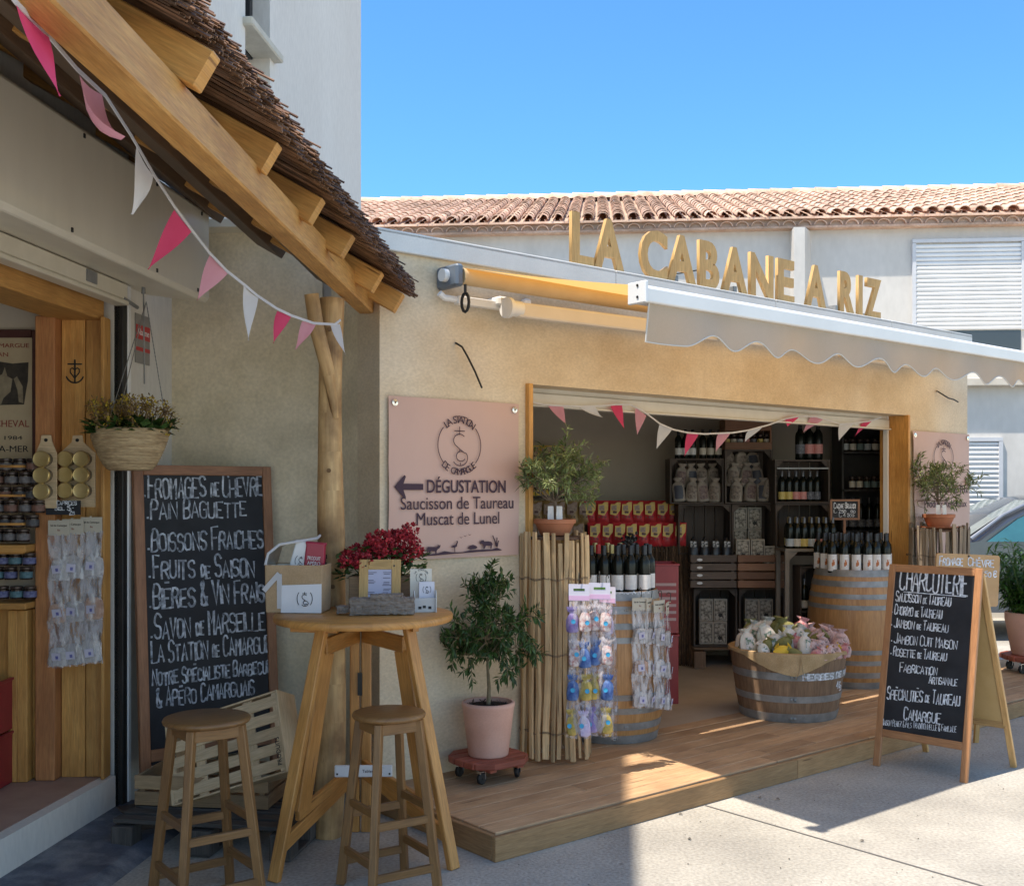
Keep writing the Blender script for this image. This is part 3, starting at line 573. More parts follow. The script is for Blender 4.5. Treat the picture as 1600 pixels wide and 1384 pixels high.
# ================================================================ FAR BUILDING
fb = thing('tiled_house', 'long cream house behind with a clay tile roof and white shutters', 'house', (2.5, 16, 0))
YW = 16.05; sk = -.08
FM = fr((0, YW, 0), (1, sk, 0)); ZE = 5.53                                       # local: x along, -y towards us
k = MB(); k.box((4, 1.5, 2.77), (24, 3, 5.54), FM)
k.build('wall', plas_far, fb, world=True)
xf = lambda px: (px-CX)/F*YW/(1-(px-CX)/F*sk) if False else (px-CX)/F*YW
def fpos(px, py, d=0.):                                                          # local x,z on the far wall at -y = d
    q = (px-CX)/F; X = q*YW/(1-q*sk); Y = YW+sk*X; q2 = (Y-d)/Y; return X*q2, H-(py-HZ)/F*(Y-d)
x0, _ = fpos(1236, 400); x1, _ = fpos(1253, 400); x2, _ = fpos(1262, 400)
k = MB(); M3 = FM.copy()
vs = [(x0, 0, 0), (x0, -.3, 0), (x1, -.3, 0), (x2+.06, 0, 0)]; vs = vs+[(a, b_, 5.42) for a, b_, c in vs]
k.add([FM @ Vector(v) for v in vs], [(0,1,5,4), (1,2,6,5), (2,3,7,6)]); k.build('pilaster', plas_far, fb, world=True)
def tile_row(k, x, y, z, r, L, slope, M, up=True, tone=None, mi=0):
    n = 7; vs = []; fs = []
    for e, (yy, rr) in enumerate(((0, r), (L, r*.84))):
        for th in (0, .012):
            for i in range(n+1):
                a = PI*i/n; q = rr-th
                vs.append(M @ Vector((x-q*math.cos(a), y+yy, z+yy*slope+(q*math.sin(a)*.85 if up else -q*math.sin(a)*.6))))
    m = n+1
    for i in range(n): fs += [(i, i+1, 2*m+i+1, 2*m+i), (m+i+1, m+i, 3*m+i, 3*m+i+1), (i+1, i, m+i, m+i+1)]
    k.add(vs, fs, [[(0,0)]*4]*len(fs), tone, mi, True)
tile = mat('clay_tile', (.56,.34,.235), (.76,.54,.41), rough=.85, scale=5, tonek=.28, fine=.14, fscale=30, hue2=((.40,.27,.19), 1.1, .8))
k = MB(); pt = .222; RS = .335; x = -6.2
while x < 14:
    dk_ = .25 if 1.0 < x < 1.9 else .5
    for c in range(13):
        yy = -.22+c*.33; z = ZE+.07+(yy+.22)*RS
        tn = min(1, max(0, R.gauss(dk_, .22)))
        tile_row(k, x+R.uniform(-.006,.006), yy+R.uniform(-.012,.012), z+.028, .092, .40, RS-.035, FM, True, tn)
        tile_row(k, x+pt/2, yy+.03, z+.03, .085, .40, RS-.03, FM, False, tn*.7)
    x += pt
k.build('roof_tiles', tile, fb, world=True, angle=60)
k = MB(); k.add([FM @ Vector(v) for v in ((-8,-.17,ZE+.065), (16,-.17,ZE+.065), (16,4.2,ZE+.065+4.37*RS), (-8,4.2,ZE+.065+4.37*RS))], [(0,1,2,3)]); k.build('roof_deck', mat('roof_mortar', (.44,.32,.24), (.54,.41,.32), rough=1), fb, world=True)
k = MB(); x = -6.4
while x < 14:                                                                      # ridge
    yr = -.22+13*.33; zr = ZE+.07+13*.33*RS+.02
    vs = []; n = 7
    for e, rr in ((0, .13), (.46, .108)):
        for i in range(n+1): a = PI*i/n; vs.append(FM @ Vector((x+e, yr-rr*math.cos(a), zr+rr*math.sin(a))))
    m = n+1; k.add(vs, [(i, i+1, m+i+1, m+i) for i in range(n)]+[tuple(range(n, -1, -1))], None, R.uniform(.45, 1), 0, True)
    x += .40
k.build('ridge_tiles', tile, fb, world=True)
k = MB()                                                                           # corbelled eaves of tile ends
k.box((4, -.085, ZE-.075), (24, .17, .03), FM, mi=0); k.box((4, -.105, ZE+.05), (24, .21, .03), FM, mi=0)
x = -6.2
while x < 14:
    tile_row(k, x, -.185, ZE-.058, .095, .2, 0, FM, True, R.uniform(.4,.8)); x += pt
k.box((4, -.065, ZE-.01), (24, .13, .1), FM, mi=1)
k.build('tiled_eaves', [tile, MATS['roof_mortar']], fb, world=True)
def shutter(px0, px1, py0, py1, d=0., lab=None):
    xa, za = fpos(px0, py0, d); xb, zb = fpos(px1, py1, d)
    k = MB(); yo = -d
    for a_, b_ in ((xa-.05, xa), (xb, xb+.05)): k.box(((a_+b_)/2, yo-.02, (za+zb)/2), (.05, .06, za-zb), FM)
    k.box(((xa+xb)/2, yo-.02, za+.03), (xb-xa+.1, .06, .05), FM)
    f_ = k.build('window', mat('alu_frame', (.55,.56,.58), (.6,.61,.63), rough=.45), fb, world=True)
    k = MB(); z = zb; s_ = .062
    while z < za-.02:
        h = min(s_, za-z); k.prism([(yo-.004, z), (yo-.030, z+.008), (yo-.036, z+h*.5), (yo-.03, z+h-.012), (yo-.004, z+h)], xa, xb, FM @ Matrix(((0,1,0,0),(1,0,0,0),(0,0,1,0),(0,0,0,1)))); z += s_
    k.build('roller_shutter', metal_w, f_, world=True)
shutter(1432, 1597, 381, 515)
xa, zb = fpos(1432, 540); xb, zt = fpos(1597, 516)
k = MB(); k.box(((xa+xb)/2, -.008, (zt+zb)/2-.1), (xb-xa, .02, zt-zb+.2), FM); k.build('pane', MATS['dark_glass'], fb, world=True)
# low annexe with a ledge, in front of the house
DX = 1.4
k = MB(); xl, zt = fpos(1500, 604, DX)
k.box((xl+3, -DX/2, zt/2), (8, DX, zt), FM); k.build('annexe_wall', plas_far, fb, world=True)
k = MB(); k.box((xl+3, -DX/2-.08, zt+.05), (8.1, DX+.16, .10), FM); k.build('annexe_ledge', mat('stone_ledge', (.55,.49,.40), (.62,.56,.47), rough=.9), fb, world=True, bevel=.008)
shutter(1512, 1578, 690, 830, DX)
# thin wires across to the far wall
k = MB(); p0_ = pix(985, 432, 15.6); p1_ = pix(1060, 425, 15.6)
k.tube([p0_+(p1_-p0_)*(i/8)*1.4-Vector((0,0,.03*math.sin(PI*i/8))) for i in range(9)], .01, 5); k.build('facade_cable', metal_k, fb, world=True)
# ================================================================ CAR
cr = thing('parked_car', 'dark blue grey car parked behind the shop, mostly hidden at the right edge', 'car', (6.1, 12.2, 0))
CY0 = 11.9; sil = [(-2.15,.62),(-2.2,.85),(-2.05,.98),(-1.35,1.07),(-1.0,1.13),(-.62,1.36),(-.2,1.56),(.3,1.62),(1.3,1.6),(1.8,1.42),(2.05,1.12),(2.2,1.0),(2.22,.6),(2.1,.32),(-2.05,.32)]
k = MB(); xs0 = 6.08
rings = [(-.0, .93), (.10, 1.0), (.85, 1.02), (1.60, 1.0), (1.70, .93)]
vs = []; n = len(sil)
for yy, sc in rings:
    for x_, z_ in sil:
        tum = 0 if z_ < 1.1 else (z_-1.1)*.35
        y2 = .85+(yy-.85)*(1-tum*.6); vs.append((xs0+x_*sc, CY0+y2, .32+(z_-.32)*(.97 if sc < 1 else sc*1.0)))
fs = [tuple(range(n)), tuple(range(5*n-1, 4*n-1, -1))]+[(r*n+i, r*n+(i+1) % n, (r+1)*n+(i+1) % n, (r+1)*n+i) for r in range(4) for i in range(n)]
k.add(vs, fs, None, .5, 0, True)
k.build('body', mat('car_paint', (.045,.055,.075), (.06,.07,.09), rough=.25, metal=.5, coat=.8), cr, world=True, angle=30)
carglass = mat('car_glass', (.03,.14,.17), (.04,.17,.2), rough=.05, spec=.9)
def side(poly, nm, m, parent, dy=-.012):
    k = MB(); vs = []
    for x_, z_ in poly:
        tum = 0 if z_ < 1.1 else (z_-1.1)*.35
        vs.append((xs0+x_, CY0+dy+.85*(tum*.6), z_))
    k.add(vs, [tuple(range(len(vs)))]); return k.build(nm, m, parent, world=True)
side([(-.86,1.1),(-.5,1.35),(-.16,1.5),(.32,1.53),(.32,1.1)], 'side_window', carglass, cr)
side([(.38,1.1),(.38,1.53),(1.2,1.51),(1.55,1.38),(1.75,1.12)], 'side_window', carglass, cr)
k = MB(); q1 = [(-1.0,1.145),(-.62,1.375),(-.25,1.555)]
for a_, b_ in zip(q1, q1[1:]): k.quad((xs0+a_[0], CY0+.18, a_[1]), (xs0+a_[0], CY0+1.52, a_[1]), (xs0+b_[0], CY0+1.45, b_[1]), (xs0+b_[0], CY0+.25, b_[1]))
k.build('windscreen', mat('screen_glass', (.16,.19,.18), (.22,.25,.24), rough=.06, spec=.9), cr, world=True)
k = MB(); k.tube([(xs0-1.02, CY0+.03, 1.13), (xs0-.62, CY0+.13, 1.39), (xs0-.2, CY0+.17, 1.585), (xs0+.3, CY0+.2, 1.64), (xs0+1.3, CY0+.2, 1.62)], .02, 8); k.build('roof_trim', mat('silver_trim', (.34,.35,.37), rough=.35, metal=.6), cr, world=True)
for wx in (-1.35, 1.4):
    k = MB(); Mw = Matrix.Translation((xs0+wx, CY0-.02, .33)) @ Matrix.Rotation(rad(90), 4, 'X'); k.lathe([(.2,-.1),(.31,-.1),(.33,-.06),(.33,.06),(.31,.1),(.2,.1)], 24, Mw); wh = k.build('wheel', rubber, cr, world=True)
    k = MB(); k.lathe([(0,.06),(.08,.07),(.2,.05),(.205,-.05)], 24, Mw); k.build('rim', chrome, wh, world=True)
# ================================================================ BIG CHALKBOARD
cbW, cbH = .765, 1.79
CB = fr((-1.868, 5.46, .004), (.79, .61, 0), (-.085, .11, 1.78))
cb = thing('menu_chalkboard', 'tall brown framed chalkboard leaning on the wall, headed Fromages de Chevre', 'chalkboard', CB)
k = MB(); k.box((cbW/2, .012, cbH/2+.1), (cbW-.06, .012, cbH-.3)); k.build('slate', slate_b, cb)
k = MB(); fw = .052
for x in (fw/2, cbW-fw/2): k.box((x, .01, cbH/2), (fw, .034, cbH))
k.box((cbW/2, .01, cbH-fw/2), (cbW-2*fw, .034, fw)); k.box((cbW/2, .01, .30), (cbW-2*fw, .034, .06)); k.build('frame', w_frame, cb, bevel=.003)
k = MB(); k.box((.0, -.1, .035), (.22, .42, .055)); k.box((cbW-.02, -.06, .035), (.14, .36, .05)); k.build('foot', wood('dark_board_foot', (.06,.04,.03), (.10,.07,.055)), cb, bevel=.006)
k = MB(); rg = random.Random(5)
def bx(px, py): return rp(px, py, CB)
for txt, xa, xb, yb0, yb1, hp, th in [('FROMAGES DE CHÈVRE',232,413,778,774,37,.0085),('PAIN BAGUETTE',237,388,812,806,30,.0075),('BOISSONS FRAICHES',238,414,861,856,34,.0085),
        ('FRUITS DE SAISON',240,400,904,900,34,.009),('BIÈRES & VIN FRAIS',241,416,951,938,36,.0095),('SAVON DE MARSEILLE',243,416,998,983,36,.0085),
        ('LA STATION DE CAMARGUE',238,425,1036,1018,33,.008),('NOTRE SPÉCIALISTE BARBECUE',239,426,1071,1050,24,.008),('& APÉRO CAMARGUAIS',245,400,1105,1084,28,.0075)]:
    x0, z0 = bx(xa, yb0); x1, z1 = bx(xb, yb1); hh = abs(bx(xa, yb0-hp)[1]-z0)
    if txt not in ('LA STATION DE CAMARGUE',) and not txt.startswith(('NOTRE', '&')): k.box((x0-.018, .0046, z0+.012), (.011, .001, .011))
    chalk(k, txt, x0, z0, hh*1.05, th=th*1.25, fn=lambda a, b_, o: Vector((a, .005-o, b_)), slope=(z1-z0)/(x1-x0), fit=x1-x0, rg=rg, jit=.045)
k.build('chalk_writing', chalk_b, cb)
# ================================================================ PALLETS AND CRATES under the chalkboard
def pallet(nm, lab, M, L=1.0, D=.75, Hh=.13, m=w_grey):
    t = thing(nm, lab, 'pallet', M); k = MB(); n = 6
    for i in range(n): k.box((0, -D/2+D*(i+.5)/n, Hh-.011), (L, D/n-.03, .02))
    k.build('top_slats', m, t, bevel=.003); k = MB()
    for x in (-L/2+.05, 0, L/2-.05):
        for y in (-D/2+.05, 0, D/2-.05): k.box((x, y, Hh/2-.01), (.1, .1, Hh-.045)); k.build('block', m, t, bevel=.003); k = MB()
    for x in (-L/2+.05, 0, L/2-.05): k.box((x, 0, .009), (.1, D, .017)); k.build('bottom_slat', m, t, bevel=.003); k = MB()
    return t
pallet('wooden_pallet', 'dark weathered pallet lying on the pavement beneath the crates', place((-1.36, 5.18, .004), rad(-9)), .86, .62, .15)
def slat_crate(nm, lab, M, L, D, Hh, m, rows, cat='crate', group=None, thick=.011, back=True, gap=.012, bottom=True):
    t = thing(nm, lab, cat, M, group); k = MB(); rh = (Hh-gap*(rows-1))/rows
    for y in (-D/2+thick/2, D/2-thick/2):
        for r in range(rows): k.box((0, y, rh/2+r*(rh+gap)), (L, thick, rh))
        k.build('slatted_side', m, t, bevel=.0015); k = MB()
    for x in (-L/2+thick, L/2-thick):
        for r in range(rows): k.box((x, 0, rh/2+r*(rh+gap)), (thick*1.3, D-2*thick-.002, rh))
        k.build('slatted_end', m, t, bevel=.0015); k = MB()
    for x in (-1, 1):
        for y in (-1, 1): k.box((x*(L/2-thick*1.7-.014), y*(D/2-thick-.014), Hh/2-.004), (.026, .026, Hh-.01)); k.build('corner_post', m, t); k = MB()
    if bottom:
        k = MB(); n = 4
        for i in range(n): k.box((0, -D/2+thick+(D-2*thick)*(i+.5)/n, .008), (L-thick*3, (D-2*thick)/n-.01, .01))
        k.build('bottom', m, t)
    return t
slat_crate('vegetable_crate', 'pale crate standing flat on the dark pallet behind the left stool', place((-1.45, 5.28, .16), rad(-7)), .66, .34, .14, wood('tan_crate', (.26,.17,.09), (.36,.25,.14), rough=.8), 2)
# tilted crate lid / tray showing its slatted base
TC = fr(pix(352, 1168, 5.12), (.92, -.22, .32), (-.30, .42, .86))
tc = thing('tilted_crate', 'pale slatted crate tipped up to show its base against the chalkboard', 'crate', TC)
k = MB(); L, Hh = .60, .37
for i in range(5):
    z = -Hh/2+.037+i*.074
    k.box((0, 0, z), (L, .009, .052))
k.build('base_slats', w_pale, tc, bevel=.0015); k = MB()
for x in (-.14, .14): k.box((x, .0085, 0), (.05, .008, Hh))
for x in (-L/2+.012, L/2-.012): k.box((x, .005, 0), (.022, .0185, Hh))
k.build('battens', w_pale, tc); k = MB()
for x in (-L/2-.006, L/2+.006): k.box((x, .075, 0), (.012, .17, Hh+.02)); k.build('crate_end', w_pale, tc, bevel=.002); k = MB()
for z in (-Hh/2-.006, Hh/2+.006): k.box((0, .05, z), (L, .11, .009)); k.build('crate_side', w_pale, tc, bevel=.002); k = MB()
for sx in (-1, 1):
    letters('PRODUITS', tc, Matrix.Translation((sx*(L/2-.012), -.006, -.09*sx)) @ Matrix.Rotation(rad(-90*sx), 4, 'Y'), .03, ink_k, fit=.13)
# ================================================================ STOOLS
def stool(lab, loc, rz, h, r, sp):
    t = thing('bar_stool', lab, 'stool', place(loc, rz), 'bar stools at the high table')
    k = MB(); k.lathe([(0,h-.028),(r-.015,h-.028),(r-.003,h-.022),(r,h-.013),(r-.004,h-.004),(r-.015,h),(0,h)], 48); k.v = [v for v in k.v]
    for i in range(len(k.uv)): k.uv[i] = [(k.v[q].x+k.v[q].z, k.v[q].y+k.v[q].z*.5) for q in k.f[i]]
    k.build('seat', w_stool, t, angle=50)
    top = r*.58
    def P(i, z): sx, sy = ((1,1),(-1,1),(-1,-1),(1,-1))[i % 4]; s_ = top+(sp-top)*(1-z/(h-.03)); return Vector((sx*s_, sy*s_, z))
    for i in range(4):
        k = MB(); k.bar(P(i, 0), P(i, h-.03), .031, .036, up=Vector((P(i,0).x, P(i,0).y, 0)).normalized()); k.build('leg', w_stool, t, bevel=.003)
    k = MB()
    for i in range(4): k.bar(P(i, h-.055), P(i+1, h-.055), .016, .045)
    k.build('apron', w_stool, t, bevel=.002)
    for z0 in (.30, .10):
        for i in range(4):
            z = z0+(.05 if i % 2 else 0); k = MB(); k.bar(P(i, z), P(i+1, z), .02, .032); k.build('rung', w_stool, t, bevel=.002)
    return t
stool('round brown wooden stool in front of the tilted crate and chalkboard', (-1.222, 4.33, .003), rad(37), .75, .172, .165)
stool('round brown wooden stool standing in front of the high table, between its legs', (-.512, 4.50, .003), rad(33), .735, .153, .15)
# ================================================================ HIGH TABLE
tb = thing('high_table', 'high round honey coloured folding table with splayed legs', 'table', (-.666, 4.86, 0))
TZ = 1.105
k = MB(); r = .40; k.lathe([(0,TZ-.032),(r-.006,TZ-.032),(r,TZ-.024),(r,TZ-.006),(r-.006,TZ),(0,TZ)], 64)
for i in range(len(k.uv)): k.uv[i] = [(k.v[q].x*.8+k.v[q].z, k.v[q].y*.8+k.v[q].z*.5+round(k.v[q].y/.11)*.7) for q in k.f[i]]
k.build('tabletop', w_table, tb, angle=50)
c_ = Vector((-.07, .40, 0)); lf, rt = Vector((-.342, -.28, 0)), Vector((.411, -.126, 0)); lt, rtt = Vector((-.165, -.10, 0)), Vector((.20, -.03, 0))
zt = TZ-.034
for nm, ft, tp in (('l', lf, lt), ('r', rt, rtt)):
    k = MB(); k.bar(ft, tp+Vector((0,0,zt)), .052, .034, up=(ft-c_)); k.build('leg', w_table, tb, bevel=.004)
    d_ = (ft-c_).normalized(); e = Vector((-d_.y, d_.x, 0))*.02
    def on(z, f): q = ft.lerp(tp, z/zt); return c_.lerp(q, f)+Vector((0,0,z))
    s_ = -1 if nm == 'l' else 1
    k = MB(); k.bar(c_+Vector((s_*.028, -.0, .0)), c_+Vector((s_*.028, -.0, zt)), .046, .036); k.build('centre_post', w_table, tb, bevel=.004)
    k = MB(); k.bar(on(zt-.02, .05), on(zt-.02, .97), .028, .04); k.bar(on(.96, .06), on(.96, .86), .022, .075); k.build('rail', w_table, tb, bevel=.003)
    k = MB(); k.bar(on(.93, .80)+e*0, on(.25, .80), .10, .022, up=(e)); k.build('inner_leaf', w_table, tb, bevel=.003)
    k = MB(); k.bar(on(.30, .02), on(.14, .98), .026, .06); k.bar(on(.33, .04), on(.24, .86), .024, .05); k.build('brace', w_table, tb, bevel=.003)
k = MB(); k.box(c_+Vector((0, -.028, .72)), (.022, .004, .11)); k.build('hinge', metal_k, tb)
k = MB(); k.bar((-.31, -.07, zt-.02), (-.10, -.12, zt-.02), .03, .04); k.bar((.02, .22, zt-.022), (.24, -.06, zt-.022), .03, .04); k.bar((-.06, .24, zt-.022), (-.26, .0, zt-.022), .03, .04); k.build('top_batten', w_table, tb)
pl = thing('name_plate', 'white plastic plate fixed across the braces under the high table', 'plate', fr(pix(568, 1204, 4.98), (1, .03, .0)))
k = MB(); k.box((0, 0, 0), (.265, .012, .055)); k.build('plate', mat('white_plastic', (.66,.66,.68), rough=.35), pl, bevel=.004)
k = MB()
for x in (-.12, .12): k.box((x, -.0075, -.012), (.008, .003, .008))
k.build('screw', metal_k, pl); letters('Tables', pl, mat_at(.02, -.0072, -.006), .02, ink, fit=.05)
# ---- things on the table
TT = TZ+.001
def onT(px, py): return gnd(px, py, TT)
# logo of the little station, drawn with strokes. local plane x,z ; s = half height
def logo(mb, cx, cz, s, th, fn, words=None, oval=.82):
    lay = [0]
    def line(P):
        lay[0] += 1; o = .0008+.0001*lay[0]; L = []; Q = []
        for i, p in enumerate(P):
            a, b_ = P[max(i-1, 0)], P[min(i+1, len(P)-1)]; d = (b_[0]-a[0], b_[1]-a[1]); m = math.hypot(*d) or 1; nx, nz = -d[1]/m*th/2, d[0]/m*th/2
            L.append(fn(cx+p[0]*s+nx, cz+p[1]*s+nz, o)); Q.append(fn(cx+p[0]*s-nx, cz+p[1]*s-nz, o))
        n = len(P); mb.add(L+Q, [(i, n+i, n+i+1, i+1) for i in range(n-1)])
    arc = lambda x, z, rx, rz, a0, a1, n=20: [(x+rx*math.cos(rad(a0+(a1-a0)*i/n)), z+rz*math.sin(rad(a0+(a1-a0)*i/n))) for i in range(n+1)]
    line(arc(0, 0, oval, 1, -42, 42)); line(arc(0, 0, oval, 1, 138, 222))
    line([(0,.72),(0,.40)]); line([(-.25,.55),(.25,.55)])
    line(arc(-.0, .18, .29, .25, 40, 195, 16)+[(-.22,.02),(.0,-.14),(.22,-.28)]+arc(.02, -.48, .36, .30, 35, -150, 18))
    line(arc(.06, -.42, .22, .19, 60, 330, 18)); line([(0,-.16),(0,-.24)]); line([(.03,-.66),(.03,-.80)])
def arctext(txt, parent, cx, cz, rx, rz, a0, a1, size, m, y, up=True):
    n = len(txt)
    for i, c in enumerate(txt):
        if c == ' ': continue
        a = rad(a0+(a1-a0)*(i+.5)/n); x, z = cx+rx*math.cos(a), cz+rz*math.sin(a)
        tang = math.atan2(rz*math.cos(a), -rx*math.sin(a)); ang = tang+PI if up else tang
        letters(c, parent, Matrix.Translation((x, y, z)) @ Matrix.Rotation(-ang, 4, 'Y') @ Matrix.Translation((0,0,-size*.36)), size, m, name='lettering')
kraft = mat('kraft_jute', (.38,.255,.14), (.46,.32,.19), rough=.85, scale=8, fine=.1, fscale=180, bump=.2, bscale=200)
cgM = place((-.945, 4.93, TT), rad(-4))
cg = thing('cooler_bag', 'open kraft cooler bag with white front pocket standing on the high table', 'bag', cgM)
k = MB(); W, D, Hh = .255, .17, .215
def bagring(z, sc=1., dx=0): return [Vector((-W/2*sc+dx, -D/2*sc, z)), Vector((W/2*sc+dx, -D/2*sc, z+.0)), Vector((W/2*sc+dx, D/2*sc, z)), Vector((-W/2*sc+dx, D/2*sc, z))]
x0_ = -.028
vs = bagring(0, 1, x0_)+bagring(.11, 1.02, x0_)+bagring(Hh, 1.03, x0_); k.add(vs, [(3,2,1,0)]+[(r*4+i, r*4+(i+1) % 4, r*4+4+(i+1) % 4, r*4+4+i) for r in (0,1) for i in range(4)])
vs2 = [v*.97+Vector((x0_*.03,0,0)) for v in vs]; k.add([Vector((v.x, v.y*.97, v.z*.99+.004)) for v in vs2], [(r*4+(i+1) % 4, r*4+i, r*4+4+i, r*4+4+(i+1) % 4) for r in (1,) for i in range(4)], mi=1)
foil = mat('silver_foil', (.45,.44,.42), (.62,.61,.58), rough=.3, metal=.8, scale=9, bump=.6, bscale=14)
k.build('body', [kraft, foil], cg, bevel=.004)
k = MB(); k.quad((-.085, -D/2*1.02-.004, .002), (W/2+x0_, -D/2*1.02-.003, .002), (W/2+x0_+.002, -D/2*1.03-.006, .132), (-.082, -D/2*1.03-.006, .125)); k.build('pocket', mat('white_canvas', (.66,.66,.69), (.72,.72,.75), rough=.8), cg)
k = MB(); logo(k, .025, .066, .042, .003, lambda a, b_, o: Vector((a, -D/2*1.03-.0065-o, b_))); k.build('printed_logo', ink_k, cg)
k = MB(); lx = -W/2+x0_
P_ = [(lx, D/2, Hh), (lx+.02, D/2+.01, Hh+.075), (lx+.07, D/2+.015, Hh+.105), (lx+.20, D/2+.02, Hh+.125)]; Q_ = [(lx-.002, -D/2, Hh), (lx+.005, -D/2+.02, Hh+.05), (lx+.05, -D/2+.04, Hh+.09), (lx+.20, D/2-.03, Hh+.115)]
for a_, b_ in zip(range(3), range(1, 4)): k.add([Vector(P_[a_]), Vector(Q_[a_]), Vector(Q_[b_]), Vector(P_[b_])], [(0,1,2,3)], mi=0)
fo = k.build('lid', foil, cg); so_ = fo.modifiers.new('thick', 'SOLIDIFY'); so_.thickness = .006
k = MB(); k.tube([Vector(q) for q in Q_], .006, 6); k.tube([Vector(Q_[3]), Vector(P_[3])], .006, 6); k.build('piping', white_c, cg)
k = MB(); k.bar((lx+.065, -D/2-.006, .02), (lx+.065, -D/2-.008, .175), .022, .004, up=(0,1,0)); k.bar((lx+.065, -D/2-.010, .178), (lx-.005, -D/2-.012, .10), .022, .004, up=(0,1,0)); k.build('strap', white_c, cg)
def packet(nm, lab, M, w_, h_, m, txt=None, tm=None, lg=False):
    t = thing(nm, lab, 'packet', M); k = MB(); pr = [(-.5,0),(.5,0),(.46,.12),(.47,.5),(.44,.88),(.5,1),(-.5,1),(-.44,.88),(-.47,.5),(-.46,.12)]
    k.prism([(x*w_, z*h_) for x, z in pr], -.016, .016); k.build('pouch', m, t, bevel=.008, seg=2)
    if txt: 
        for i, tx in enumerate(txt): letters(tx, t, mat_at(0, -.0175, h_*(.5-.14*i)), .024, tm, fit=w_*.6)
    if lg: k = MB(); logo(k, 0, h_*.5, w_*.3, .0025, lambda a, b_, o: Vector((a, -.0165-o, b_))); k.build('printed_logo', ink, t)
    return t
packet('white_packet', 'white tilted packet with round emblem inside the cooler bag', cgM @ place((-.045, .03, .14), 0, 0, rad(14)), .10, .18, paper, lg=True)
packet('red_packet', 'dark red packet with white lettering inside the cooler bag', cgM @ place((.035, .02, .15), 0, 0, rad(5)), .10, .165, mat('crimson_foil', (.30,.015,.04), (.36,.025,.06), rough=.35), ['PRODUIT', 'APÉRO'], paper)
bt = thing('small_black_bottle', 'black bottle cap and neck peeping from the cooler bag corner', 'bottle', cgM @ place((.075, .05, .12)))
k = MB(); k.lathe([(0,0),(.025,0),(.025,.08),(.012,.10),(.012,.115),(.016,.116),(.016,.135),(0,.135)], 14); k.build('glass', mat('black_glass', (.008,.008,.01), rough=.15), bt)
# flower trough, frame, driftwood, card holder
def redflower(k, c, r, n):
    for i in range(n):
        d = Vector((R.gauss(0,1), R.gauss(0,1), R.gauss(.3,1))).normalized(); q = Vector(c)+d*r*R.uniform(.5, 1)
        for _ in range(4):
            dd = (d+Vector((R.gauss(0,.9), R.gauss(0,.9), R.gauss(0,.9)))).normalized(); k.leaf(q, dd, d, .019, .016, None, 0)
leaf_d = mat('dark_green_leaf', (.026,.064,.013), (.075,.145,.036), rough=.42, scale=14, tonek=.5, trans=.25)
leaf_o = mat('olive_leaf', (.12,.165,.055), (.27,.33,.135), rough=.5, scale=12, tonek=.5, trans=.25)
leaf_b = mat('bright_green_leaf', (.035,.10,.015), (.085,.18,.035), rough=.45, scale=12, tonek=.5, trans=.35)
bark = mat('grey_brown_bark', (.14,.105,.075), (.24,.19,.145), rough=.9, scale=30, bump=.5)
fl_ = thing('flower_box', 'box of red flowering kalanchoes behind the framed flyer', 'flower pot', Vector((-.61, 5.09, TT)))
k = MB(); k.box((0, .0, .075), (.30, .12, .15)); k.build('planter', wood('plank_planter', (.25,.16,.09), (.33,.22,.13), rough=.8), fl_, bevel=.004)
k = MB(); kd_ = MB()
for i in range(20):
    x = -.165+.33*(i+.5)/20+R.uniform(-.02,.02); z = R.uniform(.22, .335)+(.02 if x > 0 else 0); y = R.uniform(-.10, .06)
    redflower(k, (x, y, z), .042, 32)
    kd_.tube([(x*.6, 0, .14), (x, y, z)], .003, 5)
for i in range(420):
    x = max(-.19, min(.19, R.gauss(0, .105))); y = max(-.07, min(.08, R.gauss(0, .05))); z = R.uniform(.14, .28); kd_.leaf((x, y, z), (R.gauss(0,1), R.gauss(-.3,1), R.gauss(.1,.5)), (0,0,1), R.uniform(.03,.055), R.uniform(.025,.04))
for i in range(14): kd_.leaf((.20+R.gauss(0,.012), -.07, R.uniform(.06,.2)), (R.gauss(0,.4), -.3, -1), (0,-1,.2), .045, .03)
k.build('blossoms', mat('red_petal', (.26,.010,.02), (.50,.035,.05), rough=.6, tonek=.45, scale=20, trans=.2), fl_); kd_.build('leaves', leaf_d, fl_)
p = Vector((-.605, 4.92, TT)); fm = thing('framed_flyer', 'wooden framed flyer propped on the table in front of the red flowers', 'picture frame', fr(p+Vector((0,.02,0)), (1,.04,0), (0,.16,1)))
k = MB(); w_, h_ = .19, .235
for x in (-w_/2+.021, w_/2-.021): k.box((x, 0, h_/2), (.042, .018, h_))
for z in (.021, h_-.023): k.box((0, 0, z), (w_-.084, .018, .042 if z < .1 else .046))
k.build('frame', w_letter, fm, bevel=.002); k = MB(); k.box((0, .002, h_/2), (w_-.06, .012, h_-.07)); k.build('flyer', mat('lilac_paper', (.44,.43,.55), (.48,.47,.60), rough=.6), fm)
k = MB()
for x in (-1, 1):
    for z in (.025, h_-.03): k.box((x*(w_/2-.03), -.0105, z), (.007, .003, .007))
k.build('screw', metal_k, fm); k = MB(); rg = random.Random(2)
for i, (x, z, n) in enumerate([(-.038,.175,2),(.03,.175,2),(.03,.15,1),(.03,.13,3),(.03,.10,2),(.03,.083,3),(-.04,.085,2),(-.04,.14,3)]):
    for q in range(n): k.box((x+rg.uniform(-.004,.004), -.0047, z-q*.007), (.04*rg.uniform(.6,1), .001, .0022))
k.prism([(-.055,.045),(.055,.045),(.055,.056),(.03,.052),(0,.058),(-.03,.054),(-.055,.06)], -.0052, -.0042); k.build('small_print', ink, fm)
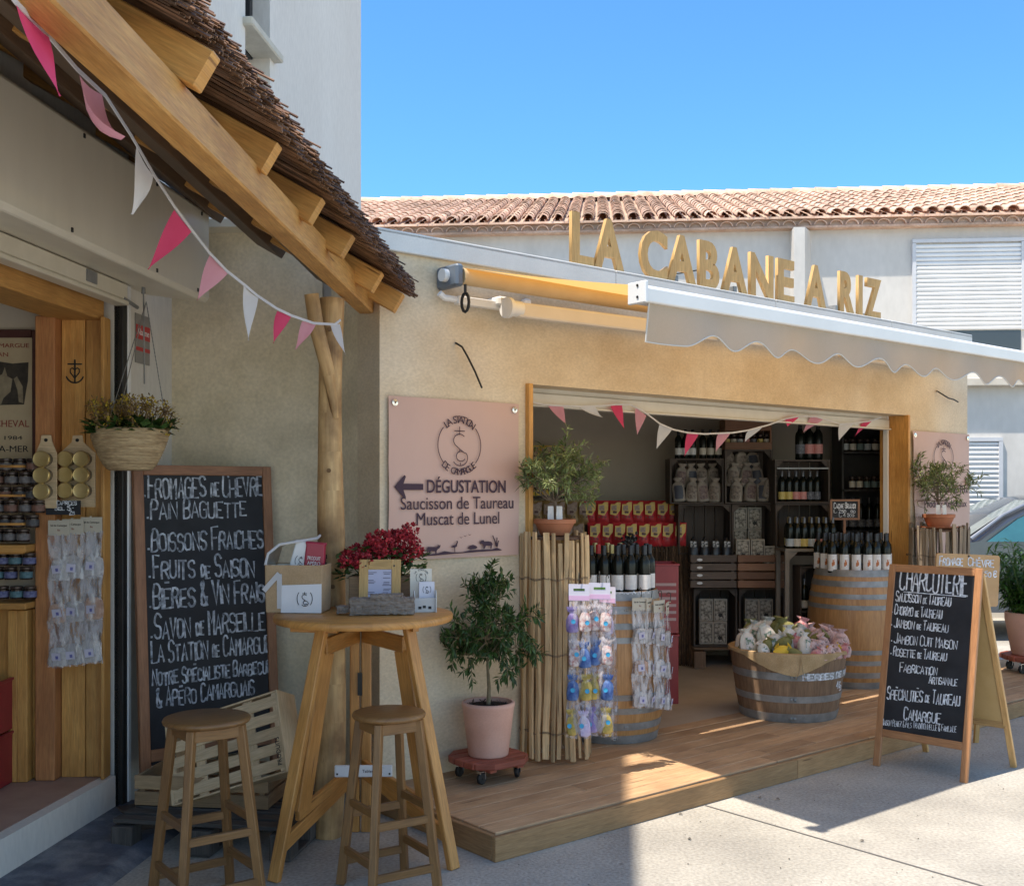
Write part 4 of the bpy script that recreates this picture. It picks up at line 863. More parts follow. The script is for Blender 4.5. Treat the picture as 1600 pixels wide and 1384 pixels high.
p = Vector((-.575, 4.79, TT)); dw_ = thing('driftwood', 'weathered grey driftwood block lying on the front of the high table', 'driftwood', place(p, rad(3)))
k = MB(); k.bar((-.14,0,.038), (.14,.01,.040), .085, .07); k.bar((-.05,-.012,.078), (.09,-.006,.082), .05, .022)
k.bar((-.20,.012,.02), (-.135,.02,.026), .05, .03)
dwo = k.build('block', w_drift, dw_, angle=70); tx = bpy.data.textures.new('drift', 'CLOUDS'); tx.noise_scale = .018; dm = dwo.modifiers.new('s', 'SUBSURF'); dm.subdivision_type = 'SIMPLE'; dm.levels = dm.render_levels = 5; dm = dwo.modifiers.new('d', 'DISPLACE'); dm.texture = tx; dm.strength = .016; dm.mid_level = .5; dm.texture_coords = 'LOCAL'
p = Vector((-.395, 4.90, TT)); ch = thing('card_holder', 'small white card stand with emblem at the right of the high table', 'card stand', place(p+Vector((0,.03,0)), rad(12)))
k = MB(); k.box((-.015, .04, .095), (.10, .003, .19)); k.build('back_card', mat('cream_card', (.62,.58,.50), rough=.6), ch)
k = MB(); k.prism([(-.06, 0), (-.06, .08), (-.045, .10), (-.03, .098), (-.005, .055), (0, .05), (0, 0)], -.058, -.054, Matrix(((0,1,0,0),(1,0,0,.0),(0,0,1,0),(0,0,0,1))) @ Matrix.Translation((.04-.04, 0, 0)))
k.prism([(-.06, 0), (-.06, .08), (-.045, .10), (-.03, .098), (-.005, .055), (0, .05), (0, 0)], .04, .044, Matrix(((0,1,0,0),(1,0,0,.0),(0,0,1,0),(0,0,0,1))))
k.box((-.007, -.04, .032), (.098, .003, .064)); k.build('box', mat('grey_card', (.5,.49,.48), (.56,.55,.54), rough=.6), ch)
k = MB(); k.box((.004, -.012, .085), (.07, .02, .10)); k.build('leaflets', mat('lilac_card', (.60,.60,.68), rough=.6), ch)
k = MB(); logo(k, .004, .10, .022, .0018, lambda a, b_, o: Vector((a, -.0225-o, b_))); logo(k, -.015, .15, .028, .002, lambda a, b_, o: Vector((a, .038-o, b_)))
for x, z in ((-.03,.02),(-.01,.024),(.015,.02)): k.box((x, -.0424, z), (.014, .0012, .012))
k.build('printed_logo', ink_k, ch); arctext('LA STATION', ch, -.015, .15, .036, .036, 150, 30, .012, ink_k, .0375)
# ================================================================ HANGING BASKET
hb = thing('hanging_basket', 'straw coil basket of yellow flowers hanging on chains by the white pier', 'hanging basket', pix(203, 735, 5.24)+Vector((0,0,0)))
k = MB(); prof = []; nco = 15; Hb = .20
for i in range(nco*4+1):
    f = i/(nco*4); rr = .105+.075*math.sin(f*PI/2)**.8; rr = .09+.088*min(1, f*1.25)**.6 if f < .8 else .178-.006*(f-.8)/.2
    prof.append((rr+.0035*abs(math.sin(PI*i/4)), f*Hb))
k.lathe([(0,0)]+prof+[(.165, Hb),(.160,.12)], 56, wob=lambda a, j_: 1+.004*math.sin(a*23+j_*1.7))
k.build('coil_basket', mat('straw_coil', (.30,.205,.105), (.50,.37,.21), rough=.85, scale=9, stretch=(1,1,6), bump=.4, bscale=60, fine=.2, fscale=40), hb, angle=80)
k = MB(); k.lathe([(.158,.17),(0,.175)], 24); k.build('soil', soil, hb)
k = MB(); ky = MB(); kb_ = MB()
for i in range(330):
    a = R.uniform(0, 2*PI); rr = R.uniform(.02, .175); d = Vector((math.cos(a), math.sin(a), R.uniform(-.25,.9)))
    k.leaf((math.cos(a)*rr, math.sin(a)*rr, .18+R.uniform(0,.05)), d, (0,0,1), R.uniform(.05,.085), R.uniform(.035,.055))
for i in range(130):
    a = R.uniform(0, 2*PI); rr = .16*math.sqrt(R.random()); b0 = Vector((math.cos(a)*rr, math.sin(a)*rr, .2)); tp = b0*1.22+Vector((0,0,R.uniform(-.01,.11))); tp.z -= rr*.25; tp.x += R.gauss(0,.02)
    kb_.tube([b0, tp], .002, 4)
    for q in range(20):
        d = Vector((R.gauss(0,1), R.gauss(0,1), R.gauss(.3,1))).normalized()
        (ky if R.random() < .33 else kb_).leaf(tp+d*R.uniform(.0,.034), d, (0,0,1), .017, .012)
k.build('leaves', leaf_d, hb); ky.build('yellow_flowers', mat('yellow_petal', (.42,.30,.03), (.60,.45,.05), rough=.6, tonek=.3, trans=.2), hb)
kb_.build('buds', mat('brown_buds', (.17,.10,.05), (.27,.19,.075), rough=.7, tonek=.4), hb)
k = MB(); o = pix(203, 735, 5.24); hk = lef(5.57, .13, 2.62)-o
def chain(a, b_):
    n = int((b_-a).length/.011)
    for i in range(n):
        q = a.lerp(b_, i/n); q2 = a.lerp(b_, (i+.95)/n); k.bar(q, q2, .0045 if i % 2 else .0022, .0022 if i % 2 else .0045)
chain(Vector((-.05,-.165,.2)), hk); chain(Vector((.175,.02,.2)), hk); chain(Vector((-.12,.13,.2)), hk); k.build('chains', metal_g, hb)
# ================================================================ LEFT SHOP WARES (on the far jamb)
def jam(px, py, d=0.): return Vector(((px-CX)/F*(JY-d), JY-d, H-(py-HZ)/F*(JY-d)))
ps = thing('framed_poster', 'dark framed vintage poster with a grey horse picture on the left shop wall', 'poster', jam(0, 640, -.005))
k = MB(); X0, X1, Z0, Z1 = -.42, .205, -.30, .40
for x in (X0+.02, X1-.018): k.box((x, 0, (Z0+Z1)/2), (.04, .03, Z1-Z0))
for z in (Z0+.02, Z1-.018): k.box(((X0+X1)/2, 0, z), (X1-X0-.08, .03, .04))
k.build('frame', mat('dark_red_frame', (.055,.015,.012), (.075,.022,.018), rough=.45), ps, bevel=.003)
k = MB(); k.box(((X0+X1)/2, .004, (Z0+Z1)/2), (X1-X0-.07, .012, Z1-Z0-.07)); k.build('poster_sheet', mat('aged_paper', (.42,.335,.215), (.47,.38,.25), rough=.6, scale=7), ps)
k = MB(); hz = lambda px, py: ((px)/F*JY, (640-py)/F*JY)
k.prism([hz(*q) for q in ((-55,566),(-20,562),(20,568),(45,566),(44,596),(41,612),(38,632),(-52,634))], -.0032, -.0025); k.build('dark_picture', mat('sepia_dark', (.025,.02,.016), (.05,.04,.03), rough=.7, scale=30), ps)
k = MB(); k.prism([hz(*q) for q in ((-14,600),(-4,588),(4,585),(8,574),(12,588),(20,592),(17,612),(6,622),(2,632),(-8,631),(-20,618))], -.0042, -.0034); k.prism([hz(*q) for q in ((22,592),(27,588),(36,604),(37,630),(30,628),(28,610))], -.0042, -.0034)
k.build('pale_horse', mat('sepia_pale', (.20,.16,.105), (.31,.26,.175), rough=.7, scale=22), ps)
redp = mat('poster_red', (.22,.035,.02), rough=.7)
for txt, xa, xb, y, sz, m in [('FÊTES DE CAMARGUE',-70,46,543,.03,redp),('GARDIAN',-40,13,557,.03,redp),('LA FÊTE DU CHEVAL',-90,46,667,.05,redp),('30 JUIN 1984',-50,35,687,.028,ink_k),('SAINTES-DE-LA-MER',-100,45,706,.045,ink_k)]:
    x0_, z_ = hz(xa, y); x1_, _ = hz(xb, y); letters(txt, ps, mat_at((x0_+x1_)/2 if xa > -58 else (x0_+x1_)/2, -.003, z_), sz, m, fit=x1_-x0_)
em = thing('anchor_cross', 'black iron anchor cross with a heart fixed to the pine jamb board', 'emblem', jam(117, 582, .03))
k = MB(); u_ = 1/F*JY
k.bar((0,0,-15*u_), (0,0,20*u_), .0065, .006, up=(0,1,0)); k.bar((-11*u_,-.001,13*u_), (11*u_,-.001,13*u_), .006, .0065)
k.tube([(14*u_*math.cos(rad(a)), -.001, -1*u_+15*u_*math.sin(rad(a))) for a in range(200, 341, 10)], .0038, 6)
hp = [(0,-9),(-7,0),(-7,5),(-4,7),(-1,5),(0,3),(1,5),(4,7),(7,5),(7,0),(0,-9)]; k.tube([(x*u_, -.002, z*u_) for x, z in hp], .003, 6); k.build('iron', metal_k, em)
def tinboard(px, py, cols, rows, lab):
    t = thing('tin_board', lab, 'hanging tins', jam(px, py, .125 if cols == 1 else .03)); w_ = .075*cols+.03; hgt = .085*rows
    k = MB(); k.prism([(-w_/2, -hgt-.05), (w_/2, -hgt-.05), (w_/2, -.035), (.03, .02), (.024, .055), (-.024, .055), (-.03, .02), (-w_/2, -.035)], 0, .008); k.build('board', w_pale, t, bevel=.002)
    k = MB(); k.tube([(0,-.001,.03), (0,-.004,.03)], .009, 10); k.build('hole', metal_k, t)
    for c in range(cols):
        for r_ in range(rows):
            x = (c-(cols-1)/2)*.08; z = -.065-r_*.079; Mj = Matrix.Translation((x, 0, z)) @ Matrix.Rotation(rad(90), 4, 'X')
            k = MB(); k.lathe([(.034,0),(.036,.03),(.036,.045)], 20, Mj); j_ = k.build('tin', mat('tin_glass', (.12,.10,.07), rough=.2), t)
            k = MB(); k.lathe([(.039,.044),(.040,.05),(.040,.060),(.037,.063),(.030,.0615),(0,.0615)], 24, Mj); k.build('lid', brass, j_)
    return t
tinboard(72, 697, 1, 3, 'hanging board with a single column of three gold lidded tins')
tinboard(121, 697, 2, 3, 'hanging board with two columns of gold lidded tins')
pt_ = thing('price_slate', 'little black price slate below the gold lidded tins', 'price tag', jam(99, 793, .12))
k = MB(); k.box((0,0,0), (.17, .006, .07)); k.build('slate', slate_b, pt_); k = MB(); chalk(k, 'CAPRICES', -.03, .014, .022, th=.004, fn=lambda a, b_, o: Vector((a, -.0031-o, b_)), fit=.1); chalk(k, 'SEL 5.-', -.04, -.012, .02, th=.004, fn=lambda a, b_, o: Vector((a, -.0031-o, b_)), fit=.1); chalk(k, '25', .03, -.034, .02, th=.004, fn=lambda a, b_, o: Vector((a, -.0031-o, b_)), fit=.03); k.build('chalk_writing', chalk_m, pt_)
plast = mat('clear_film', (.62,.61,.64), rough=.2, alpha=.2, spec=.9, bump=.9, bscale=9, anoise=(16, (2.6,2.6,.7), .03, .62))
salt = [mat('salt_white', (.36,.34,.34), (.60,.58,.57), rough=.7, scale=38), mat('salt_rose', (.34,.20,.14), (.52,.36,.28), rough=.7, scale=38), mat('salt_grey', (.27,.25,.25), (.48,.46,.45), rough=.7, scale=38)]
blue_l = mat('blue_print', (.12,.12,.32), rough=.6); lab_w = mat('label_lilac', (.50,.48,.58), rough=.5)
def pouchmesh(k, c, w_, d_, h_, mi=0, tone=.5, knot=True, wr=.05, n=12):
    pr = [(0,0),(.34,.0),(.48,.06),(.5,.3),(.46,.55),(.36,.72)]+([(.27,.79),(.18,.84),(.18,.87),(.27,.93),(.31,.99),(.12,.94),(.0,.90)] if knot else [(.27,.84),(.16,.94),(.06,1.0),(0,1.0)])
    ph = R.uniform(0, 6); m = Matrix.Translation(Vector(c)) @ Matrix.Diagonal((w_, d_, h_, 1)); n = max(n, 18) if knot else n
    k.lathe(pr, n, m, tone, mi, wob=lambda a, j_: 1+wr*math.sin(a*3+ph+j_)+wr*.8*math.sin(a*5+ph*2+j_*.6)+(.30*math.sin(a*6+ph) if knot and j_ > len(pr)-4 else 0)+(wr*1.1*math.sin(a*9+ph*3) if knot and 4 <= j_ else 0))
def saltstrip(px, py, rows, lab, sizes, mats_, rz=0., dpt=.07, group='salt bag strips in the left shop'):
    t = thing('salt_bag_strip', lab, 'salt bags', Matrix.Translation(jam(px, py, dpt)) @ Matrix.Rotation(rz, 4, 'Z'), group)
    k = MB(); k.box((0, 0, -.04), (.105, .004, .075)); k.tube([(0,-.002,.0),(0,-.02,.0)], .003, 6); hc = k.build('header_card', mat('header_cream', (.47,.43,.35), rough=.6), t)
    letters('Sel de Camargue', hc, mat_at(0, -.0025, -.032), .014, ink_k, fit=.08); letters('fin', hc, mat_at(0, -.0025, -.055), .014, redp)
    z = -.07
    for r_ in range(rows):
        h = sizes; k = MB(); n = 10; vs = []
        for s_ in (-1, 1):
            for i in range(7):
                for q in range(5):
                    f = i/6; x = (q/4-.5)*.115*(1-.12*math.sin(PI*f)); vs.append((x+R.uniform(-.004,.004), s_*(.004+.028*f*math.sin(PI*q/4))+R.uniform(-.004,.004), z-h*f))
        fs = [(s_*35+i*5+q, s_*35+i*5+q+1, s_*35+i*5+q+6, s_*35+i*5+q+5) for s_ in (0,1) for i in range(6) for q in range(4)]
        k.add(vs, fs, None, .5, 0, True); bag = k.build('bag', plast, t)
        k = MB(); k.lathe([(0,0),(.40,.0),(.5,.07),(.49,.4),(.46,.7),(.40,.88),(.22,.98),(0,1)], 22, Matrix.Translation((R.uniform(-.006,.006), 0, z-h+.006)) @ Matrix.Rotation(R.uniform(-.12,.12), 4, 'Y') @ Matrix.Diagonal((.102, .04, h*R.uniform(.40,.52), 1)), .5, 0, wob=lambda a, j_: (abs(math.cos(a))**4+abs(math.sin(a))**4)**-.25*.93*(1+.05*math.sin(a*5+z*90)+.05*math.sin(a*9+j_*2))); k.build('salt', mats_[r_], bag)
        k = MB(); Ml = Matrix.Translation((R.uniform(-.006,.006), -.029, z-h*.76)) @ Euler((R.uniform(-.1,.25), R.uniform(-.2,.2), R.uniform(-.2,.2))).to_matrix().to_4x4(); k.box((0,0,0), (.042, .002, .040), Ml); k.box((.004, -.0015, -.003), (.013, .0012, .016), Ml, mi=1); k.build('label', [lab_w, blue_l], bag)
        z -= h-.012
    return t
saltstrip(92, 812, 3, 'leftmost strip of white and rose salt bags on the pine jamb', .225, [salt[0], salt[1], salt[0]], dpt=.15)
saltstrip(114, 810, 3, 'middle strip of grey salt bags on the pine jamb', .225, [salt[2], salt[2], salt[2]], dpt=.14)
saltstrip(143, 807, 3, 'rightmost strip of white and rose salt bags on the pine jamb', .225, [salt[0], salt[1], salt[0]], dpt=.12)
saltstrip(150, 812, 3, 'strip of salt bags turned edge-on behind the rightmost strip', .222, [salt[2], salt[1], salt[2]], rz=rad(50), dpt=.045)
# jar shelves
jr = thing('jar_shelf', 'pine shelf unit holding rows of dark jars in the left shop', 'shelf', jam(0, 1000, .1))
k = MB()
for py in (717, 762, 806, 850): k.box((jam(8, py).x-.1-jr.location.x, .0, jam(0, py+12, .1).z-jr.location.z), (.54, .16, .012))
k.box((-.1, .0, jam(0, 858, .1).z+.008-jr.location.z), (.54, .2, .035)); k.box((-.1, .0, jam(0, 942, .1).z-.006-jr.location.z), (.54, .2, .03))
k.build('shelf_board', w_pine, jr, bevel=.002)
k = MB(); zt_ = jam(0, 946, .1).z-.02-jr.location.z; zb_ = .22-jr.location.z
k.box((-.05, .06, (zt_+zb_)/2), (.40, .02, zt_-zb_)); k.box((.072, -.0, (zt_+zb_)/2), (.045, .05, zt_-zb_)); k.box((.12, .005, (zt_+zb_)/2), (.05, .06, zt_-zb_)); k.build('lower_panel', w_pine, jr, bevel=.003)
def jar(lab, M, bodym, labm, r=.034, h=.072, lidm=None, group=None, cat='jar'):
    t = thing('jar', lab, cat, M, group)
    k = MB(); k.lathe([(0,0),(r-.002,0),(r,.004),(r,h*.72),(r*.86,h*.8),(r*.86,h*.82)], 18); k.build('glass', bodym, t)
    k = MB(); k.lathe([(r+.0006,h*.14),(r+.0006,h*.62)], 18); k.build('label', labm, t)
    k = MB(); k.lathe([(r*.95,h*.81),(r*.97,h*.82),(r*.97,h*.97),(r*.9,h),(0,h)], 18); k.build('lid', lidm or mat('dark_lid', (.05,.035,.03), (.07,.05,.045), rough=.35, metal=.5), t); return t
jb = mat('dark_preserve', (.018,.012,.011), (.03,.018,.014), rough=.15); lw = [mat('lab_grey', (.10,.095,.10), (.17,.16,.165), rough=.6, scale=60), mat('lab_rust', (.13,.06,.04), (.19,.10,.075), rough=.6, scale=60), mat('lab_dark', (.03,.03,.036), (.09,.09,.095), rough=.6, scale=70), mat('lab_teal', (.04,.11,.14), (.10,.19,.22), rough=.6, scale=60), mat('lab_blue', (.05,.06,.17), (.16,.17,.30), rough=.6, scale=60)]
rows = [(736,0,[9,31,52]),(757,1,[-4,18,40,60]),(780,2,[8,30,50]),(801,3,[-2,17,40,60]),(824,4,[7,28,51]),(846,5,[-4,15,36]),(883,6,[5,24,46]),(905,7,[-4,17,41]),(935,8,[4,26,47])]
rn = ['top','second','third','fourth','fifth','sixth','seventh','eighth','bottom']
for py, ri, xs_ in rows:
    for i, px in enumerate(xs_):
        q = jam(px, py, .13+R.uniform(-.01,.01)); lm = lw[(3 if (i+ri) % 2 else 4) if ri >= 6 else R.choice([0,1,2])]
        jar(f'{"blue labelled" if ri >= 6 else "dark"} preserve jar, {ORD[i]} from the left in the {rn[ri]} row of the left shop', place((q.x, q.y, q.z)), jb, lm, r=.031, h=.062, group='preserve jars on the left shop shelves')
def plastic_crate(nm, lab, M, L, D, Hh, slots=5):
    t = thing(nm, lab, 'crate', M, None); k = MB(); wt = .006
    for y in (-D/2, D/2): k.box((0, y, Hh/2), (L, wt, Hh))
    for x in (-L/2, L/2): k.box((x, 0, Hh/2), (wt, D-wt, Hh))
    k.box((0, 0, .004), (L-wt, D-wt, .006)); 
    for z in (Hh-.008,): 
        for y in (-D/2-.005, D/2+.005): k.box((0, y, z), (L+.02, .012, .014))
        for x in (-L/2-.005, L/2+.005): k.box((x, 0, z), (.012, D, .014))
    k.build('shell', red_pl, t, bevel=.002); k = MB()
    for y in (-D/2-.0042,): 
        for i in range(slots): k.box((L*.08, y, Hh*(.2+.6*i/slots)), (L*.72, .002, Hh*.04))
    k.build('slots', mat('slot_pale', (.40,.27,.27), rough=.5), t); return t
for i, py in enumerate((1210, 1130)):
    q = jam(-22, py, .16); plastic_crate('red_crate', ('lower', 'upper')[i]+' dark red plastic crate stacked on the left shop floor', place((q.x, q.y, .222+i*.262)), .22, .3, .255)
# ================================================================ BANNERS
def banner(lab, px0, px1, py0, py1, full=True):
    t0, zt_ = fpx(px0, py0, -.012); t1, _ = fpx(px1, py0, -.012); _, zb_ = fpx(px0, py1, -.012); W = t1-t0; Hh = zt_-zb_
    t = thing('banner', lab, 'banner', facM(t0, -.014, zb_)); k = MB(); nx, nz = 24, 28; vs = []
    dent = lambda u, v: .006*math.sin(u*7+v*3)*math.sin(v*5)+.004*math.sin(u*19-v*11)*(1-v)+(.0 if full else .03*max(0, .45-u)*v*1.2*math.sin(v*9))
    for j_ in range(nz+1):
        for i in range(nx+1):
            u, v = i/nx, j_/nz; ex = 0 if full else (.05*(1-v)*(1-u)*1.2); vs.append((u*W+ex, -.004+min(0, -abs(dent(u, v)))*.9, v*Hh))
    k.add(vs, [(j_*(nx+1)+i, j_*(nx+1)+i+1, (j_+1)*(nx+1)+i+1, (j_+1)*(nx+1)+i) for j_ in range(nz) for i in range(nx)], None, .5, 0, True)
    k.build('vinyl', banner_m, t); k = MB()
    for x in (.035, W-.035): k.lathe([(.006,0),(.016,.0),(.018,.003),(.006,.004)], 16, Matrix.Translation((x, -.012, Hh-.035)) @ Matrix.Rotation(rad(90), 4, 'X'))
    k.build('eyelets', chrome, t); return t, W, Hh
YB = -.0165
bn, W, Hh = banner('pink banner with a left arrow reading Degustation, between the post and the opening', 606, 809, 618, 876)
Y_ = lambda py: Hh*(877-py)/259
X_ = lambda px: (tpx(px, -.014)-tpx(606, -.014))
k = MB(); rx = (X_(748)-X_(681))/2; cx_ = X_(715); cz_ = (Y_(652)+Y_(733))/2; rz2 = (Y_(645)-Y_(737))/2
logo(k, cx_, cz_, rz2*.93, .0052, lambda a, b_, o: Vector((a, YB-o, b_)), oval=rx/(rz2*.93)); k.build('printed_logo', ink, bn)
arctext('LA STATION', bn, cx_, cz_, rx, rz2*.93, 131, 49, .058, ink, YB); arctext('DE CAMARGUE', bn, cx_, cz_, rx, rz2*.93, 225, 315, .054, ink, YB, up=False)
k = MB(); xa, xb, zc = X_(613), X_(658), Y_(761); k.bar((xa+.02, YB-.001, zc), (xb, YB-.001, zc), .002, .033, up=(0,0,1)); k.prism([(xa, zc), (xa+.062, zc+.062), (xa+.072, zc+.055), (xa+.05, zc), (xa+.072, zc-.055), (xa+.062, zc-.062)], YB-.0022, YB-.001); k.build('arrow', ink, bn)
def bl(t, W_, txt, xa, xb, py, hp, off=0., x_=None, y_=None):
    xa, xb = (x_ or X_)(xa), (x_ or X_)(xb); letters(txt, t, mat_at((xa+xb)/2, YB-.0005, (y_ or Y_)(py)), hp, ink, fit=xb-xa, off=off)
bl(bn, W, 'DÉGUSTATION', 664, 787, 770, .098, .0014); bl(bn, W, 'Saucisson de Taureau', 623, 799, 797, .098); bl(bn, W, 'Muscat de Lunel', 648, 777, 822.5, .098)
k = MB(); sx = lambda x: X_(590+x/4.94); sz = lambda y: Y_(600+y/4.94)
def sil_(P, dy=0): k.prism([(sx(x), sz(y)) for x, y in P][::-1], YB-.0016-dy, YB-.0006-dy)
sil_([(300,1345),(320,1322),(345,1328),(400,1330),(450,1326),(500,1310),(560,1322),(640,1325),(700,1312),(800,1310),(870,1312),(905,1300),(940,1318),(940,1324),(700,1330),(560,1335),(430,1342)])
sil_([(370,1270),(400,1272),(440,1275),(452,1262),(440,1255),(462,1262),(468,1256),(468,1270),(460,1285),(448,1292),(440,1305),(437,1328),(430,1328),(428,1308),(395,1306),(385,1328),(377,1328),(378,1306),(368,1320),(364,1300)], .0003)
sil_([(552,1280),(570,1266),(585,1262),(596,1240),(590,1234),(600,1230),(604,1240),(598,1262),(596,1275),(582,1284),(582,1325),(578,1325),(576,1286)], .0003)
sil_([(680,1295),(695,1275),(720,1268),(745,1278),(755,1292),(740,1303),(700,1305)], .0003)
sil_([(772,1252),(785,1236),(800,1232),(808,1245),(840,1244),(862,1250),(872,1270),(866,1280),(862,1306),(855,1306),(855,1282),(820,1280),(808,1306),(800,1306),(800,1280),(790,1262),(778,1265)], .0003)
for a_ in ((872,1196,905,1290),(905,1215,903,1290),(918,1240,905,1295),(885,1230,900,1290)): sil_([(a_[0]-3,a_[1]),(a_[0]+3,a_[1]),(a_[2]+4,a_[3]),(a_[2]-4,a_[3])], .0004)
for x, y in ((628,1203),(660,1193),(695,1183)): sil_([(x-12,y-3),(x,y+2),(x+12,y-4),(x,y+7)], .0004)
k.build('printed_wildlife', ink, bn)
b2, W2, H2 = banner('pink emblem banner at the right end of the shop front, behind the small olive tree', 1424, 1513, 673, 872, full=False)
Y2 = lambda py: H2*(872-py)/199
X2 = lambda px: (tpx(px, -.014)-tpx(1424, -.014))
k = MB(); cx_ = X2(1471); rx = (X2(1486)-X2(1456))/2; cz_ = Y2(712); rz2 = (Y2(690)-Y2(735))/2*1.05
logo(k, cx_, cz_, rz2, .007, lambda a, b_, o: Vector((a, YB-.002-o, b_)), oval=rx/rz2); k.build('printed_logo', ink, b2)
arctext('LA STATION', b2, cx_, cz_, rx, rz2, 131, 49, .062, ink, YB-.003)
for txt, xa, xb, py in (('La Cabane à Riz', 1437, 1508, 770), ('Produits Régionaux', 1440, 1506, 793)): letters(txt, b2, mat_at((X2(xa)+X2(xb))/2, YB-.008, Y2(py)), .09, ink, fit=X2(xb)-X2(xa))
k = MB(); k.lathe([(0,0),(.035,.0),(.035,.002)], 20, Matrix.Translation((X2(1509), YB-.006, Y2(751))) @ Matrix.Rotation(rad(90), 4, 'X')); k.build('round_seal', mat('seal_green', (.10,.17,.13), (.5,.5,.3), rough=.6, scale=60), b2)
# ================================================================ CITRUS TREE ON DOLLY
DZ = .122
cp = gnd(763, 1213, DZ); cp.z = DZ
def dolly(lab, M, r=.195):
    t = thing('plant_dolly', lab, 'plant dolly', M); k = MB()
    for i in range(5):
        y = -r+2*r*(i+.5)/5; xx = math.sqrt(max(0, r*r*1.12-y*y)); xx = min(xx, r*1.0); ya, yb = -r+2*r*i/5+.004, -r+2*r*(i+1)/5-.004
        xa = min(r, math.sqrt(max(.004, r*r*1.22-ya*ya))); xb = min(r, math.sqrt(max(.004, r*r*1.22-yb*yb)))
        vs = [Vector((-xa, ya, .085)), Vector((xa, ya, .085)), Vector((xb, yb, .085)), Vector((-xb, yb, .085))]; vs = vs+[v+Vector((0,0,.034)) for v in vs]
        k.add(vs, [(3,2,1,0), (4,5,6,7)]+[(q, (q+1) % 4, (q+1) % 4+4, q+4) for q in range(4)], [[(v.x, v.y) for v in vs[:4]]]*6)
    k.build('slats', w_red, t, bevel=.004); k = MB(); k.box((-.09, 0, .076), (.04, 2*r-.06, .017)); k.build('cross_bar', w_red, t); k = MB(); k.box((.09, 0, .076), (.04, 2*r-.06, .017)); k.build('cross_bar', w_red, t)
    for a in (40, 140, 220, 320):
        x, y = .155*math.cos(rad(a)), .155*math.sin(rad(a)); k = MB(); Mw = Matrix.Translation((x, y, .031)) @ Matrix.Rotation(rad(R.uniform(0, 50)), 4, 'Z') @ Matrix.Rotation(rad(90), 4, 'X')
        k.lathe([(0,-.011),(.027,-.011),(.031,-.007),(.031,.007),(.027,.011),(0,.011)], 16, Mw); k.box((0, .0, .0), (.012, .012, .027), Mw); cs = k.build('caster', rubber, t)
        k = MB(); k.box((x-.015, y, .047), (.003, .026, .040)); k.box((x+.015, y, .047), (.003, .026, .040)); k.box((x, y, .0685), (.034, .036, .004)); k.build('caster_fork', chrome, cs)
    return t
dolly('red wooden dolly on small wheels under the pale citrus pot', place(cp, rad(38)))
def pot(k, r, h, rim=.02, mi=0): k.lathe([(0,0),(r*.72,0),(r*.76,.006),(r*.97,h-rim*1.6),(r*1.0,h-rim),(r*1.0,h-.004),(r*.97,h),(r*.89,h),(r*.87,h-.03),(0,h-.035)], 48, mi=mi)
ct = thing('citrus_tree', 'leafy citrus tree in a pale terracotta pot at the left of the deck', 'potted tree', cp+Vector((0,0,.1195)))
k = MB(); pot(k, .142, .285); k.build('pot', terra, ct, angle=50)
k = MB(); k.lathe([(.125,.262),(0,.268)], 24); k.build('soil', soil, ct)
k = MB()
for i in range(60): a = R.uniform(0, 6.28); r_ = R.uniform(0, .11); k.leaf((r_*math.cos(a), r_*math.sin(a), .268), (R.gauss(0,1), R.gauss(0,1), .5), (0,0,1), .03, .012)
k.build('bark_chips', mat('bark_chip', (.035,.022,.015), (.08,.05,.035), rough=.9), ct)
def crown(tr, lf, base, dirs, lv, rg, leafL, leafW, n, droop=0., rtip=.0015, bare=.25, two=True):
    """recursive twigs; leaves alternate along the outer twigs"""
    def grow(p, d, L, r, lev):
        pts = [p]; dd = d.copy(); m = 5
        for i in range(m):
            dd = (dd+Vector((rg.gauss(0,.16), rg.gauss(0,.16), rg.gauss(.02,.12)-droop*(i/m)))).normalized(); pts.append(pts[-1]+dd*L/m)
        tr.tube(pts, [r+(max(rtip, r*.5)-r)*i/m for i in range(m+1)], 5)
        if lev > 0:
            for _ in range(n[lev]):
                f = rg.uniform(.3, 1); i = min(m-1, int(f*m)); q = pts[i].lerp(pts[i+1], f*m-i); nd = (dd+Vector((rg.gauss(0,.75), rg.gauss(0,.75), rg.gauss(.1,.55)))).normalized()
                grow(q, nd, L*rg.uniform(.5,.8), r*.6, lev-1)
        if lev <= 1:
            cnt = n[0] if lev == 0 else n[0]//2
            for i in range(cnt):
                f = bare+(1-bare)*(i+.5)/cnt; ii = min(m-1, int(f*m)); q = pts[ii].lerp(pts[ii+1], f*m-ii); t = (pts[ii+1]-pts[ii]).normalized()
                sd = t.cross(Vector((rg.gauss(0,1), rg.gauss(0,1), rg.gauss(0,1)))).normalized()
                ld = (t*.75+sd+Vector((0,0,-.15))).normalized(); lf.leaf(q, ld, Vector((rg.gauss(0,.4), rg.gauss(0,.4), 1)), leafL*rg.uniform(.65,1.15), leafW*rg.uniform(.8,1.15), min(1, max(0, rg.gauss(.45,.25))), 0, .2)
    for d, L, r in dirs: grow(Vector(base), Vector(d).normalized(), L, r, lv)
rg = random.Random(21); tr = MB(); lf_ = MB()
tr.tube([(0,0,.25),(.004,.003,.36),(-.006,0,.47),(0,0,.56)], [.012,.010,.0095,.009], 10)
for i in range(17):
    a = i*2.4; el = rg.uniform(-.25, 1.1); z = .47+.13*rg.random()+ (0.12 if i > 12 else 0)
    crown(tr, lf_, (0,0,z), [((math.cos(a), math.sin(a), el), rg.uniform(.17,.24)+(.05 if el > .7 else 0), .006)], 2, rg, .062, .022, [13, 3, 3], droop=.12)
